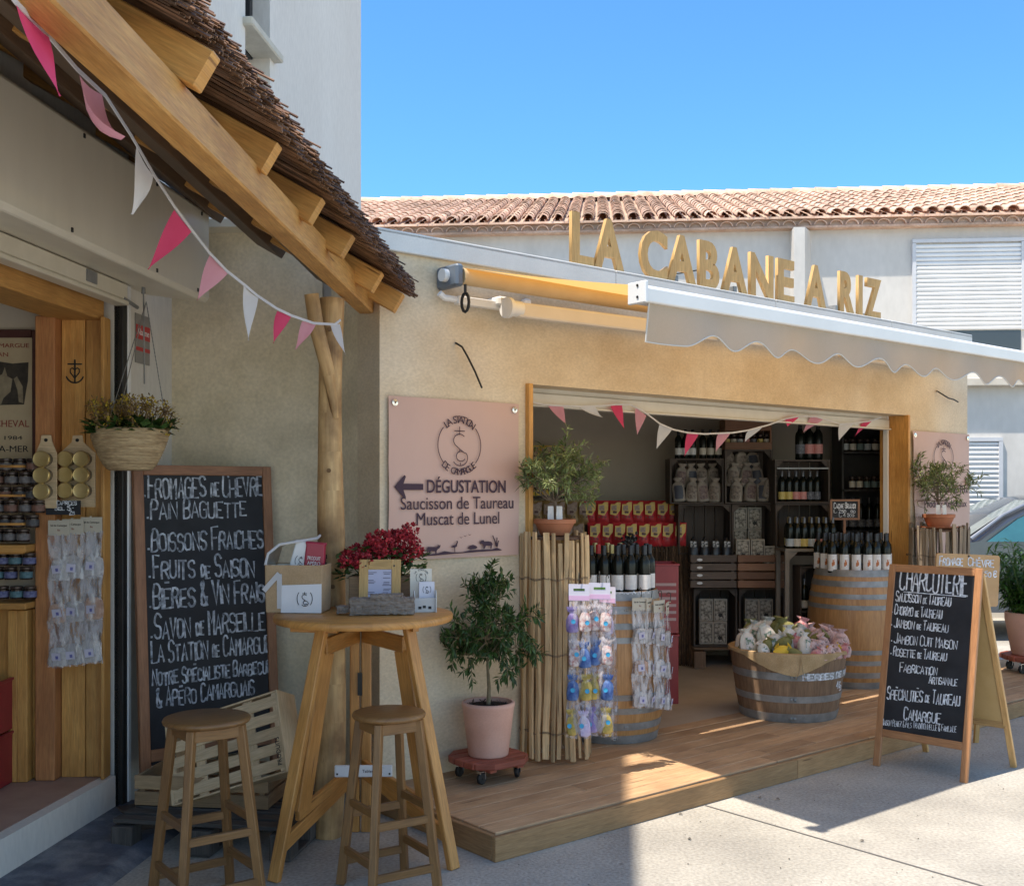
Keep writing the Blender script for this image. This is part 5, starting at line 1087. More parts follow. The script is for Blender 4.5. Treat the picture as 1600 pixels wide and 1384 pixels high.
crown(tr, lf_, (0,0,.6), [((.05,-.05,1), .30, .006), ((-.35,.0,1), .30, .006), ((.55,.1,1), .28, .006), ((-.1,.3,1),.26,.006)], 1, rg, .062, .022, [20, 5, 4])
lf_.v = [Vector((v.x*.74, v.y*.74, .30+(v.z-.30)*1.03 if v.z > .3 else v.z)) for v in lf_.v]; tr.v = [Vector((v.x*(.74 if v.z > .4 else 1), v.y*(.74 if v.z > .4 else 1), .30+(v.z-.30)*1.03 if v.z > .3 else v.z)) for v in tr.v]
tr.build('trunk', mat('green_brown_bark', (.15,.11,.06), (.24,.19,.11), rough=.8, scale=30), ct); lf_.build('foliage', leaf_d, ct)
# ================================================================ PALING ROLLS WITH OLIVE TREES
def paling(nm, lab, M, r, h, n, m, rg, a0=0, flare=0.):
    t = thing(nm, lab, 'paling roll', M); k = MB()
    for i in range(n):
        a = 2*PI*i/n+rg.uniform(-.05,.05); rr = r*rg.uniform(.94, 1.03); w_ = 2*PI*r/n*rg.uniform(.55,.95); hh = h*rg.uniform(.955, 1.01); tw = rg.uniform(-.35,.35); z0 = rg.uniform(0, .03)
        e = Vector((math.cos(a), math.sin(a), 0)); s_ = Vector((-e.y, e.x, 0)); ph = rg.uniform(0, 6); P = []
        nseg = 7
        for q in range(nseg+1):
            f = q/nseg; P.append(e*(rr+flare*(1-f)**3*.6)+s_*(.007*math.sin(f*5+ph)+rg.uniform(-.003,.003))+e*.008*math.sin(f*4+ph*2)+Vector((0,0,z0+(hh-z0)*f)))
        aa = math.cos(tw); bb = math.sin(tw); u1 = s_*aa+e*bb; u2 = e*aa-s_*bb; th = w_*rg.uniform(.4,.7)
        shp = [u1*w_/2, u2*th/2+u1*w_*.12, -u1*w_/2, -u2*th/2] if rg.random() < .5 else [u1*w_/2+u2*th/2, -u1*w_/2+u2*th/2, -u1*w_/2-u2*th/2, u1*w_/2-u2*th/2]
        vs = [p+c*(1-.12*abs(q/nseg-.4)) for q, p in enumerate(P) for c in shp]; o = rg.uniform(0, 9); tn = min(1, max(0, rg.gauss(.55,.28)))
        fs = [(q*4+c, q*4+(c+1) % 4, q*4+4+(c+1) % 4, q*4+4+c) for q in range(nseg) for c in range(4)]
        uvs = [[(hh*q/nseg+o, c*.03+o), (hh*q/nseg+o, c*.03+.03+o), (hh*(q+1)/nseg+o, c*.03+.03+o), (hh*(q+1)/nseg+o, c*.03+o)] for q in range(nseg) for c in range(4)]
        k.add(vs, fs+[(3,2,1,0), tuple(nseg*4+c for c in range(4))], uvs+[[(o, 0), (o, .02), (o+.02, .02), (o+.02, 0)]]*2, tn)
    k.build('palings', m, t, bevel=.0015); k = MB()
    for z in ([h*.13, h*.47, h*.80] if h > 1 else [h*.35, h*.78]):
        for dz in (0, .006): k.tube([Vector((math.cos(2*PI*i/72)*(r*1.08+.006*math.sin(i*1.9+dz*300)), math.sin(2*PI*i/72)*(r*1.08+.006*math.sin(i*1.9+dz*300)), z+dz+.006*math.sin(i*.9))) for i in range(73)], .0016, 4, cap=False)
    k.build('wire', mat('rusty_wire', (.09,.07,.06), (.16,.13,.11), rough=.7, metal=.5), t); return t
fp = gnd(868, 1188, DZ); fp += N*.0; fp = Vector((fp.x, fp.y+.12, DZ))
PR = .192; PH = 1.29
paling('paling_roll', 'tall pale roll of split chestnut fencing holding up an olive tree pot', Matrix.Translation(fp), PR, PH, 30, w_chest, random.Random(4), flare=.02)
def olive(lab, M, rpot, hpot, rad_, seed, tag_=True, dens=1., potm=terra_d):
    t = thing('olive_tree', lab, 'potted tree', M); k = MB()
    k.lathe([(0,0),(rpot*.62,0),(rpot*.68,.006),(rpot*.93,hpot*.72),(rpot,hpot*.74),(rpot*1.02,hpot*.98),(rpot*.98,hpot),(rpot*.9,hpot),(rpot*.86,hpot-.02),(0,hpot-.022)], 40); k.build('pot', potm, t, angle=50)
    rg = random.Random(seed); tr = MB(); lf = MB()
    tr.tube([(0,0,hpot-.03),(.008,.004,hpot+.06),(-.004,.0,hpot+.12)], [.013,.011,.010], 8)
    nb = int(15*dens)
    for i in range(nb):
        a = i*2.4+rg.uniform(-.3,.3); el = rg.uniform(.05, 1.6)
        crown(tr, lf, (0,0,hpot+.10), [((math.cos(a), math.sin(a), el), rad_*rg.uniform(.75,1.15), .005)], 2, rg, .062*rad_/.3+.012, .0125, [12, 3, 3], droop=-.02, bare=.3)
    tr.build('trunk', bark, t); lf.build('foliage', leaf_o, t); 
    if tag_:
        k = MB()
        for x in (-.025, .025): k.quad((x-.018, -.06-x*.2, hpot-.01), (x+.018, -.06+x*.2, hpot-.01), (x+.016, -.05, hpot+.075), (x-.016, -.05, hpot+.075))
        k.build('plant_label', paper, t)
    return t
olive('silvery olive tree in a red terracotta bowl on the tall pale fencing roll', Matrix.Translation(fp+Vector((0,0,PH-.015))), .122, .095, .225, 8, dens=1.3)
k = MB(); k.lathe([(0,0),(PR*.9,0),(PR*.9,.015),(0,.015)], 24, Matrix.Translation(fp+Vector((0,0,PH-.035)))); tag(k.build('plant_stand_disc', mat('disc_board', (.1,.06,.04), rough=.9)), 'dark round board resting inside the top of the tall fencing roll', 'board')
# hung strips of sachets
def hookm(k, p, s_=.05): k.tube([Vector(p)+Vector((0, -.012+.012*math.cos(a), s_+.012*math.sin(a))) for a in [i*PI/6 for i in range(-1, 7)]]+[Vector(p)+Vector((0,-.024, s_-.01)), Vector(p)+Vector((0,-.02,0))], .0025, 5)
cols = {'v':mat('violet_sachet', (.17,.11,.36), (.36,.30,.52), rough=.8, scale=34),'b':mat('blue_sachet', (.025,.07,.26), (.13,.22,.45), rough=.8, scale=34),'y':mat('yellow_sachet', (.30,.24,.06), (.58,.42,.12), rough=.8, scale=34),
 'f':mat('floral_sachet', (.40,.20,.19), (.62,.55,.54), rough=.8, scale=44, lo=.4, hi=.55),'l':mat('lilac_sachet', (.44,.36,.56), (.58,.52,.68), rough=.7, scale=50)}
cyan = mat('cyan_tag', (.04,.36,.62), (.06,.42,.68), rough=.5)
film = mat('sachet_film', (.62,.60,.66), rough=.2, alpha=.2, spec=.9, bump=.9, bscale=10, anoise=(16, (2.6,2.6,.7), .02, .5))
def sachetstrip(lab, M, plan, w_, pit, group='strips of lavender sachets'):
    t = thing('sachet_strip', lab, 'sachets', M, group); k = MB(); hookm(k, (0,0,.0)); k.build('hook', metal_k, t)
    k = MB(); k.box((0, -.01, -.045), (w_*.93, .003, .09)); k.box((0, -.012, -.075), (w_*.93, .0015, .025), mi=1); k.box((.0, -.012, -.03), (w_*.5, .0015, .012), mi=2); k.build('header_card', [mat('pale_card', (.56,.55,.66), rough=.5), mat('mauve_card', (.58,.38,.58), rough=.5), leaf_b], t)
    z = -.09
    for r_, rowp in enumerate(plan):
        k = MB(); n = 6; vs = []; h = pit
        ww = w_*(.95+.07*r_)
        for s_ in (-1, 1):
            for i in range(n+1):
                for q in range(7):
                    f = i/n; x = (q/6-.5)*ww; vs.append((x+R.uniform(-.004,.004), s_*(.006+.03*math.sin(PI*f)*math.sin(PI*q/6)+R.uniform(-.004,.004))-.005, z-h*f))
        k.add(vs, [(s_*49+i*7+q, s_*49+i*7+q+1, s_*49+i*7+q+8, s_*49+i*7+q+7) for s_ in (0,1) for i in range(n) for q in range(6)], None, .5, 0, True); k.build('film_pocket', film, t)
        nn = len(rowp)
        for i, c in enumerate(rowp):
            x = (i-(nn-1)/2)*ww/nn+R.uniform(-.006,.006); k = MB(); pouchmesh(k, (0,0,0), .066, .045, .125, wr=.08); 
            for q in range(7): k.leaf((0,0,.10), (math.sin(q*.9)*.8, -.25, 1), (0,-1,.2), .05, .02)
            sc = k.build('sachet', cols[c], t); sc.location = (x, -.012, z-h+.012+R.uniform(0,.012)); sc.rotation_euler = (0, R.uniform(-.1,.1), 0)
            k = MB(); k.lathe([(0,0),(.0125,0),(.0125,.002)], 14, Matrix.Translation((R.uniform(-.012,.016), -.028, .04+R.uniform(0,.03))) @ Matrix.Rotation(rad(90), 4, 'X')); k.build('round_tag', cyan, sc)
        z -= h
    return t
q = pix(905, 912, 5.82); rzs = rad(-8)
sachetstrip('left strip of lavender sachets, with a violet sachet at top, hung on the fencing roll', place((q.x, q.y, q.z), rzs), ['vf','fb','by','yl'], .12, .185)
q = pix(937, 910, 5.86)
sachetstrip('right strip of lavender sachets, with bright blue ones, hung on the fencing roll', place((q.x, q.y, q.z), rzs), ['ff','bf','yb','vy'], .125, .185)
q = pix(945, 916, 5.93); sachetstrip('rear strip of lavender sachets half hidden behind the right strip on the fencing roll', place((q.x+.02, q.y, q.z), rzs-.5), ['l','f','b','y'], .11, .185)
# ================================================================ BARRELS
stave = mat('oak_stave', (.31,.15,.05), (.47,.26,.105), rough=.42, scale=2, coord='UV', stretch=(26,1.2,1), bump=.2, bscale=4, detail=6, fine=.12, fscale=8, lo=.25, hi=.75)
stave_d = mat('dark_oak_stave', (.13,.075,.042), (.25,.155,.09), rough=.75, scale=2, coord='UV', stretch=(26,1.4,1), bump=.35, bscale=4, detail=6, fine=.18, fscale=8, lo=.25, hi=.75)
def barrel_r(z, h, rh, rb): f = 2*z/h-1; return rb-(rb-rh)*abs(f)**2
def barrel(lab, M, h=.92, rh=.285, rb=.345):
    t = thing('wine_barrel', lab, 'barrel', M, 'oak barrels used as display stands'); k = MB()
    prof = [(0,.03),(rh-.02,.03),(rh-.012,0),(rh,.0)]+[(barrel_r(z, h, rh, rb), z) for z in [h*i/20 for i in range(1,20)]]+[(rh,h),(rh-.012,h),(rh-.02,h-.03),(0,h-.03)]
    k.lathe(prof, 56, wob=lambda a, j_: 1+.0018*(int(a*56/6.2832) % 2)); k.build('staves', stave, t, angle=50)
    for z0, z1 in ((.0,.052),(.085,.13),(.185,.222),(.27,.305)):
        for up in (0, 1):
            a_, b_ = (z0, z1) if not up else (h-z1, h-z0); a_, b_ = max(a_, .0), min(b_, h)
            k = MB(); P_ = [(barrel_r(a_+(b_-a_)*f, h, rh, rb)+.0035, a_+(b_-a_)*f) for f in (0,.5,1)]
            k.lathe([(P_[0][0]-.003, P_[0][1])]+P_+[(P_[2][0]-.003, P_[2][1])], 56)
            for dx in (-.02, .02): rr = P_[1][0]; a = -1.9+.9*z0*3; k.lathe([(.008,0),(.006,.004),(0,.005)], 8, Matrix.Translation((rr*math.cos(a+dx), rr*math.sin(a+dx), P_[1][1])) @ Matrix.Rotation(a+dx, 4, 'Z') @ Matrix.Rotation(rad(90), 4, 'Y'))
            k.build('hoop', metal_g, t, angle=50)
    k = MB(); k.lathe([(0,h-.028),(rh-.02,h-.028)], 40); k.build('barrel_head', stave, t); return t
b1p = Vector((.628, 6.84, .121)); b2p = Vector((2.735, 8.67, .121))
bar1 = barrel('left oak barrel carrying wine bottles, half hidden by the fencing roll and sachets', Matrix.Translation(b1p) @ Matrix.Rotation(.3, 4, 'Z'))
bar2 = barrel('right oak barrel behind the small chalkboard sign, carrying white labelled bottles', Matrix.Translation(b2p) @ Matrix.Rotation(1.1, 4, 'Z'), .92, .29, .355)
k = MB(); rr = .289; a0 = -1.88; ad = .3
chalk(k, 'COSTIÈRES DE N', 0, .868-.0, .05, th=.008, fn=lambda x, z, o: Vector(((rr+o)*math.cos(a0-ad+x/rr), (rr+o)*math.sin(a0-ad+x/rr), z)), fit=.33, small_first=False); k.build('chalk_writing', chalk_m, bar1)
bg_ = mat('wine_bottle_glass', (.006,.008,.006), (.009,.011,.009), rough=.22, spec=.3)
BPROF = [(0,.0),(.036,.0),(.038,.005),(.038,.19),(.034,.215),(.018,.24),(.0145,.255),(.0142,.295),(.0155,.296),(.0155,.303),(0,.304)]
def bottle(lab, M, labm, capm, group, s=1., labz=(.05,.135), art=None, glass=None, name='wine_bottle', cat='bottle', prof=BPROF):
    key = (labm.name, capm.name, s, art, name, labz)
    if key in PROTO: return dup(PROTO[key], M, lab, group)
    t = thing(name, lab, cat, M, group); k = MB(); k.lathe([(r*s, z*s) for r, z in prof], 20); k.build('glass', glass or bg_, t, angle=60)
    k = MB(); a_, b_ = labz; k.lathe([(.0385*s, a_*s), (.0387*s, a_*s), (.0387*s, b_*s), (.0385*s, b_*s)], 20, a0=-2.9, a1=-.25); lb_ = k.build('label', labm, t)
    if art:
        k = MB(); 
        for a, z, w_, h in ((-1.72,.068,.35,.03),(-1.45,.075,.35,.028),(-1.60,.092,.25,.022),(-1.3,.10,.1,.014)): k.lathe([(.0391*s, (z-h/2)*s), (.0391*s, (z+h/2)*s)], 4, a0=a-w_/2, a1=a+w_/2)
        k.build('label_art', mat('rust_art', (.36,.10,.03), (.50,.18,.06), rough=.6, scale=50), lb_)
    k = MB(); k.lathe([(.0160*s,.235*s),(.0160*s,.302*s),(.0150*s,.3055*s),(0,.306*s)], 14); k.build('capsule', capm, t); PROTO[key] = t; KID[t.name] = kids(t); return t
PROTO = {}
lab_white = mat('label_white', (.62,.61,.60), (.70,.69,.68), rough=.55, scale=30); lab_cream = mat('label_cream', (.52,.48,.40), (.60,.56,.48), rough=.55); lab_yel = mat('label_yellow', (.52,.40,.10), (.62,.50,.18), rough=.55, scale=50)
lab_pink = mat('label_pink', (.55,.22,.20), (.63,.30,.28), rough=.55, scale=50); lab_nvy = mat('label_navy', (.06,.065,.09), (.20,.21,.24), rough=.55, scale=70); lab_gr = mat('label_greyblue', (.36,.40,.42), (.50,.53,.54), rough=.55, scale=50)
cap_k = mat('capsule_black', (.015,.015,.018), rough=.4); cap_r = mat('capsule_red', (.45,.03,.03), rough=.4); cap_g = mat('capsule_gold', (.42,.33,.14), rough=.35, metal=.7); cap_s = mat('capsule_steel', (.10,.10,.11), rough=.3, metal=.4)
z1 = .121+.92-.028
for row, (d_, n_) in enumerate(((-.185, 6), (-.075, 7), (.05, 7), (.16, 5))):
    for i in range(n_):
        x = (i-(n_-1)/2)*.082+.012*(row % 2)+R.uniform(-.005,.005); p = b1p+Vector((x-.02, d_+.02*abs(i-2.5)**1.4*.3, 0))
        if (p-b1p).length > .30: continue
        cm = cap_k if row in (0,) else (cap_r if i < 3 and row == 1 else cap_g if i < 4 else cap_k)
        bottle(f'{"black" if cm is cap_k else "red" if cm is cap_r else "gold"} capped wine bottle on the left barrel, {ORD[i]} from left in the {["front","second","third","back"][row]} row', Matrix.Translation((p.x, p.y, z1+.001)) @ Matrix.Rotation(R.uniform(-.3,.3), 4, 'Z'), lab_white, cm, 'wine bottles on the left barrel', labz=(.035,.125))
for row, (d_, n_) in enumerate(((-.205, 6), (-.09, 7), (.04, 7), (.16, 5))):
    for i in range(n_):
        x = (i-(n_-1)/2)*.084+.01*(row % 2)+R.uniform(-.005,.005); p = b2p+Vector((x, d_+.012*abs(i-(n_-1)/2)**1.5, 0))
        if (p-b2p).length > .30: continue
        bottle(f'picture labelled bottle on the right barrel, {ORD[i]} from left in the {["front","second","third","back"][row]} row', Matrix.Translation((p.x, p.y, z1+.001)) @ Matrix.Rotation(R.uniform(-.25,.25), 4, 'Z'), lab_white, cap_k, 'picture label bottles on the right barrel', labz=(.015,.145), art=1)
# salt strips on the left barrel
for i, (px, py, rz, ro, cols_, pl_) in enumerate([(1000, 933, .35, 3, [salt[0], salt[1], salt[0]], 'the one facing the front'), (1014, 934, 1.15, 3, [salt[2], salt[0], salt[2]], 'the second one, seen edge-on'), (1030, 937, .75, 3, [salt[2], salt[0], salt[2]], 'the third one, with the widest card'), (1043, 940, 1.3, 3, [salt[2], salt[2], salt[0]], 'the rightmost one')]):
    q = pix(px, py, 6.50+.05*i); t = saltstrip(92, 812, ro, f'strip of salt bags hung on the left barrel, {pl_}', .205, cols_, group='salt bag strips on the left barrel')
    t.matrix_basis = Matrix.Translation(q) @ Matrix.Rotation(rz, 4, 'Z'); k = MB(); hookm(k, (0, .005, 0), .045); k.build('hook', metal_k, t)
# ================================================================ TUB WITH HERB SACHETS
tp_ = Vector((1.905, 7.47, .121)); th_, r0, r1 = .455, .318, .392
tub = thing('half_barrel', 'low half barrel tub lettered Herbes de Provence, standing on the deck', 'tub', Matrix.Translation(tp_))
rt_ = lambda z: r0+(r1-r0)*(z/th_)**.75
k = MB(); k.lathe([(0,.0),(r0-.01,0),(r0,.004)]+[(rt_(z), z) for z in [th_*i/10 for i in range(1,10)]]+[(r1,th_),(r1-.022,th_),(r1-.03,th_-.1),(0,th_-.12)], 60, wob=lambda a, j_: 1+.002*(int(a*60/6.2832) % 2)); k.build('staves', stave_d, tub, angle=50)
for za, zb in ((.0,.06),(.135,.18),(.285,.335)):
    k = MB(); k.lathe([(rt_(za)-.001, za+.001),(rt_(za)+.004, za+.001),(rt_((za+zb)/2)+.004,(za+zb)/2),(rt_(zb)+.004, zb),(rt_(zb)-.001, zb)], 60)
    for dx in (-.035, .035): a = -1.72+dx; rr = rt_((za+zb)/2)+.004; k.lathe([(.012,0),(.009,.006),(0,.008)], 8, Matrix.Translation((rr*math.cos(a), rr*math.sin(a), (za+zb)/2)) @ Matrix.Rotation(a, 4, 'Z') @ Matrix.Rotation(rad(90), 4, 'Y'))
    k.build('hoop', metal_g, tub, angle=50)
k = MB(); cyl = lambda x, z, o: Vector(((rt_(z)+.0045+o)*math.cos(-1.56+x/rt_(z)), (rt_(z)+.0045+o)*math.sin(-1.56+x/rt_(z)), z))
chalk(k, 'HERBES DE PROVENCE', 0, .292, .04, th=.011, fn=cyl, fit=.68, small_first=False); cy2 = lambda x, z, o: cyl(x, z, o-.003); chalk(k, '4€', .28, .215, .05, th=.008, fn=cy2); chalk(k, '50', .33, .195, .035, th=.007, fn=cy2); k.build('chalk_writing', chalk_m, tub)
bur = mat('burlap', (.36,.245,.125), (.46,.325,.18), rough=.95, scale=10, fine=.18, fscale=220, bump=.3, bscale=200)
bc = thing('burlap_cloth', 'tan burlap cloth draped over the rim of the low tub', 'cloth', Matrix.Translation(tp_)); k = MB(); n = 96; vs = []; prof = [(-.07,-.05),(-.045,.006),(-.012,.012),(.012,.008),(.014,-.03),(.012,-.06),(.013,-.09)]
for j_, (dr, dz) in enumerate(prof):
    for i in range(n):
        a = 2*PI*i/n; fa = (a+PI/2+PI) % (2*PI)-PI; dip = .35+.85*max(0, 1-abs(fa+.12)/.9)+.25*math.sin(a*3+1); k_ = dz*dip*1.1 if j_ > 3 else dz
        zz = th_+k_; rr = (rt_(min(zz, th_))+dr+.003*math.sin(a*17+j_)+(.003*math.sin(a*29) if j_ > 3 else 0)); vs.append((rr*math.cos(a), rr*math.sin(a), zz))
k.add(vs, [(j_*n+i, j_*n+(i+1) % n, (j_+1)*n+(i+1) % n, (j_+1)*n+i) for j_ in range(len(prof)-1) for i in range(n)], None, .5, 0, True); cl = k.build('cloth', bur, bc)
k = MB(); a = -1.62; rr = r1+.02
for s_ in (-1, 1): k.tube([Vector((rr*math.cos(a), rr*math.sin(a)-.004, th_-.01)), Vector((rr*math.cos(a+.03*s_), rr*math.sin(a)-.006, th_-.10)), Vector((rr*math.cos(a+.07*s_), rr*math.sin(a)+.012, th_-.155))], .0025, 5)
k.build('twine', mat('twine', (.30,.21,.11), rough=.9), bc)
sm = {'white':mat('white_herb_sachet', (.50,.45,.40), (.62,.57,.52), rough=.75, scale=18, hue2=((.20,.30,.20), 14, .5)), 'yellow':mat('yellow_herb_sachet', (.58,.36,.02), (.72,.49,.05), rough=.7), 'olive':mat('olive_herb_sachet', (.14,.135,.04), (.22,.205,.07), rough=.75),
  'pink':mat('pink_herb_sachet', (.50,.30,.29), (.64,.47,.44), rough=.75, scale=30, hue2=((.28,.15,.14), 40, .6)), 'red':mat('red_floral_sachet', (.42,.10,.13), (.60,.35,.34), rough=.75, scale=40)}
PL = [('white',-.30,-.12,.17,.02,-.1),('yellow',-.14,-.30,.12,.35,.9),('white',-.03,-.17,.17,0,0),('white',.05,-.27,.15,-.1,.1),('white',-.13,-.05,.19,.1,-.5),('olive',-.21,-.20,.12,.1,.4),('olive',-.02,-.33,.10,.3,-1.0),('white',-.25,.05,.19,0,.3),('olive',-.22,.14,.19,0,0),
 ('red',.09,-.345,.09,.2,.5),('pink',.145,-.345,.105,0,0),('pink',.205,-.31,.105,0,.05),('pink',.255,-.27,.10,0,-.1),('red',.31,-.20,.10,.1,.4),('pink',.33,-.10,.17,0,.1),('olive',.12,-.14,.16,.2,.8),('pink',.20,-.18,.14,.2,-.4),('pink',.14,-.24,.12,.1,.3),('yellow',.20,-.25,.12,.1,1.1),
 ('pink',.25,.0,.17,0,.2),('olive',.03,.02,.19,0,-.4),('red',.10,.12,.19,0,.3),('white',.02,-.10,.17,0,.6),('pink',.22,.14,.16,0,-.2),('white',-.10,.18,.19,0,.1),('pink',.29,-.17,.13,0,.2),('white',-.32,-.02,.15,0,.1),('olive',-.33,-.10,.12,.3,.6),('yellow',-.08,-.27,.10,.6,-.9),('olive',-.10,-.20,.14,.5,.5),('red',.04,-.20,.13,.3,-.5),('pink',.09,-.27,.11,.2,.2),('yellow',.02,.06,.17,.2,.9),('pink',.30,.05,.15,-.1,.4),('olive',.16,.05,.17,0,-.7),('white',-.17,-.15,.16,.3,.7),('red',-.28,.10,.16,.1,.6),('pink',.17,-.06,.17,.2,.5),('olive',-.06,.10,.19,.1,.2),('pink',.35,-.16,.10,.1,.1),('white',-.22,-.26,.12,.2,-.5)]
cnt = {}
for c, x, y, h, rx_, ry_ in PL:
    t = thing('herb_sachet', '', 'sachet', Matrix.Translation(tp_+Vector((x, y, th_-.025+.06*(1-(x*x+y*y)/.15)))) @ Euler((rx_-.1, ry_, R.uniform(-.6,.6))).to_matrix().to_4x4(), 'herb sachets in the tub')
    k = MB(); pouchmesh(k, (0,0,-.02), h*.72, h*.5, h*1.02, wr=.07, n=16); t_ = k.build('pouch', sm[c], t)
    k = MB(); k.tube([Vector((h*.093*math.cos(a), h*.07*math.sin(a), -.02+h*.83)) for a in [i*PI/5 for i in range(11)]], .002, 4, cap=False); k.build('tie', MATS['twine'], t)
    if c in ('white', 'pink'):
        k = MB(); k.lathe([(h*.345*z_, h*zz) for z_, zz in ((1.0,.10),(1.02,.25),(.99,.42),(.93,.55))], 8, Matrix.Diagonal((1.02,.72,1,1)), a0=-2.1, a1=-1.05); k.build('print', mat('printed_patch_'+c, (.10,.17,.12) if c == 'white' else (.20,.13,.12), (.60,.58,.58) if c == 'white' else (.60,.44,.41), rough=.75, scale=38, lo=.42, hi=.54), t)
    cnt.setdefault(c, []).append((x, y, t))
side_ = lambda x, y: ('left' if x < -.12 else 'right' if x > .12 else 'middle'), lambda y: 'front'
for c, L_ in cnt.items():
    L_.sort(key=lambda e: e[0])
    for i, (x, y, t) in enumerate(L_):
        t['label'] = f'{ {"white":"white printed","yellow":"bright yellow","olive":"olive green","pink":"pale pink floral","red":"red and white floral"}[c]} herb sachet in the tub, {ORD[i]} of its colour from the left'
# ================================================================ INTERIOR: snack counter
FZ = .119
YI = 9.5
def ip(px, py, Y=YI): return pix(px, py, Y)
sc_ = thing('snack_counter', 'long counter skirted with dark brown reeds, stacked with snack packets', 'counter', (.3, 9.55, FZ))
k = MB(); xa, xb = ip(800, 0).x, ip(1084, 0).x; k.box(((xa+xb)/2, 9.77, 1.145), (xb-xa, .46, .03)); k.build('counter_top', w_dark, sc_, world=True)
k = MB(); x = xa
reed = mat('brushwood', (.06,.035,.022), (.19,.115,.065), rough=.8, coord='UV', stretch=(4,4,1), scale=4, tonek=.5)
while x < xb+.01:
    for y in (9.52, 9.535):
        k.tube([(x+R.gauss(0,.008), y+R.gauss(0,.004), FZ), (x+R.gauss(0,.008), y-.004+R.gauss(0,.004), .65), (x+R.gauss(0,.008), y+R.gauss(0,.004), 1.16+R.uniform(-.02,.02))], R.uniform(.003,.0055), 4, smooth=False)
    x += .009
x = 0
while x < .45:
    k.tube([(xb+R.gauss(0,.004), 9.52+x, FZ), (xb+R.gauss(0,.004), 9.52+x+R.gauss(0,.008), 1.16)], .0045, 4, smooth=False); x += .01
k.build('reed_skirt', reed, sc_, world=True)
k = MB(); k.box(((xa+xb)/2, 9.6, .62), (xb-xa-.02, .03, 1.0)); k.build('panel', w_dark, sc_, world=True)
# tiered riser behind
k = MB(); k.box(((xa+xb)/2, 9.86, 1.26), (xb-xa-.05, .18, .19)); k.build('riser', w_dark, sc_, world=True)
chip_r = mat('red_foil_pack', (.52,.02,.035), (.66,.05,.05), rough=.35, scale=20, bump=.2, bscale=18); chip_y = mat('yellow_foil_pack', (.66,.40,.05), (.76,.52,.10), rough=.35, scale=20); chip_b = mat('brown_foil_pack', (.30,.18,.06), (.40,.26,.10), rough=.4, scale=20)
chip_l = mat('pack_panel', (.25,.16,.14), (.45,.33,.25), rough=.5, scale=45); chip_d = mat('pack_dark', (.06,.03,.03), (.16,.07,.05), rough=.5, scale=50)
def snack(lab, M, w_, h_, body, group):
    key = ('snack', body.name)
    if key in PROTO: return dup(PROTO[key], M, lab, group)
    t = thing('snack_packet', lab, 'snack packet', M, group); k = MB(); n = 6; vs = []
    for s_ in (-1, 1):
        for i in range(9):
            for q in range(n+1):
                f = i/8; u = q/n-.5; p = math.sin(PI*f)**.6*math.cos(PI*u)**.7*.028 if 0 < q < n else 0
                vs.append((u*w_*(1-.06*math.sin(PI*f))+R.uniform(-.0015,.0015), s_*(p+.001), f*h_))
    m = n+1
    k.add(vs, [(s_*9*m+i*m+q, s_*9*m+i*m+q+1, s_*9*m+(i+1)*m+q+1, s_*9*m+(i+1)*m+q) for s_ in (0,1) for i in range(8) for q in range(n)], None, .5, 0, True); k.build('pouch', body, t, angle=60)
    k = MB(); k.prism([(-w_*.36, h_*.42), (w_*.10, h_*.36), (w_*.40, h_*.60), (w_*.42, h_*.92), (w_*.15, h_*.93), (-w_*.05, h_*.84), (-w_*.34, h_*.84)], -.0335, -.030); lb_ = k.build('label_panel', chip_y if body is chip_r else chip_l, t)
    k = MB(); k.prism([(-w_*.26, h_*.58), (w_*.12, h_*.58), (w_*.12, h_*.80), (-w_*.26, h_*.78)], -.0355, -.0335); k.build('label_text', chip_l, lb_)
    k = MB(); k.prism([(-w_*.14, h_*.46), (w_*.12, h_*.46), (w_*.17, h_*.54), (-.01, h_*.565), (-w_*.17, h_*.54)], -.0355, -.0335)
    for x in (-.3, -.05, .2): k.box((x*w_, -.034, h_*.30), (w_*.08, .002, h_*.06))
    k.build('label_picture', chip_d, lb_); PROTO[key] = t; KID[t.name] = kids(t); return t
for r_, (zz, yy, x0p, st, n_) in enumerate(((1.355, 9.76, 923, 18.6, 8), (1.163, 9.62, 929, 18.9, 8))):
    for i in range(n_):
        p = ip(x0p+st*i, 0, yy); snack(f'red snack packet on the reed counter, {ORD[i]} from the left in the {("upper","lower")[r_]} row', place((p.x, yy+R.uniform(-.01,.01), zz), R.uniform(-.1,.1), R.uniform(-.14,-.06), R.uniform(-.05,.05)), .118, .215, chip_r, 'red snack packets')
for r_, (zz, yy, x0p) in enumerate(((1.355, 9.76, 838), (1.163, 9.62, 830))):
    for i in range(5):
        p = ip(x0p+18.6*i, 0, yy); snack(f'brown snack packet behind the olive tree, {ORD[i]} from the left in the {("upper","lower")[r_]} row', place((p.x, yy, zz), R.uniform(-.08,.08), R.uniform(-.14,-.06), R.uniform(-.05,.05)), .118, .215, chip_b, 'brown snack packets')
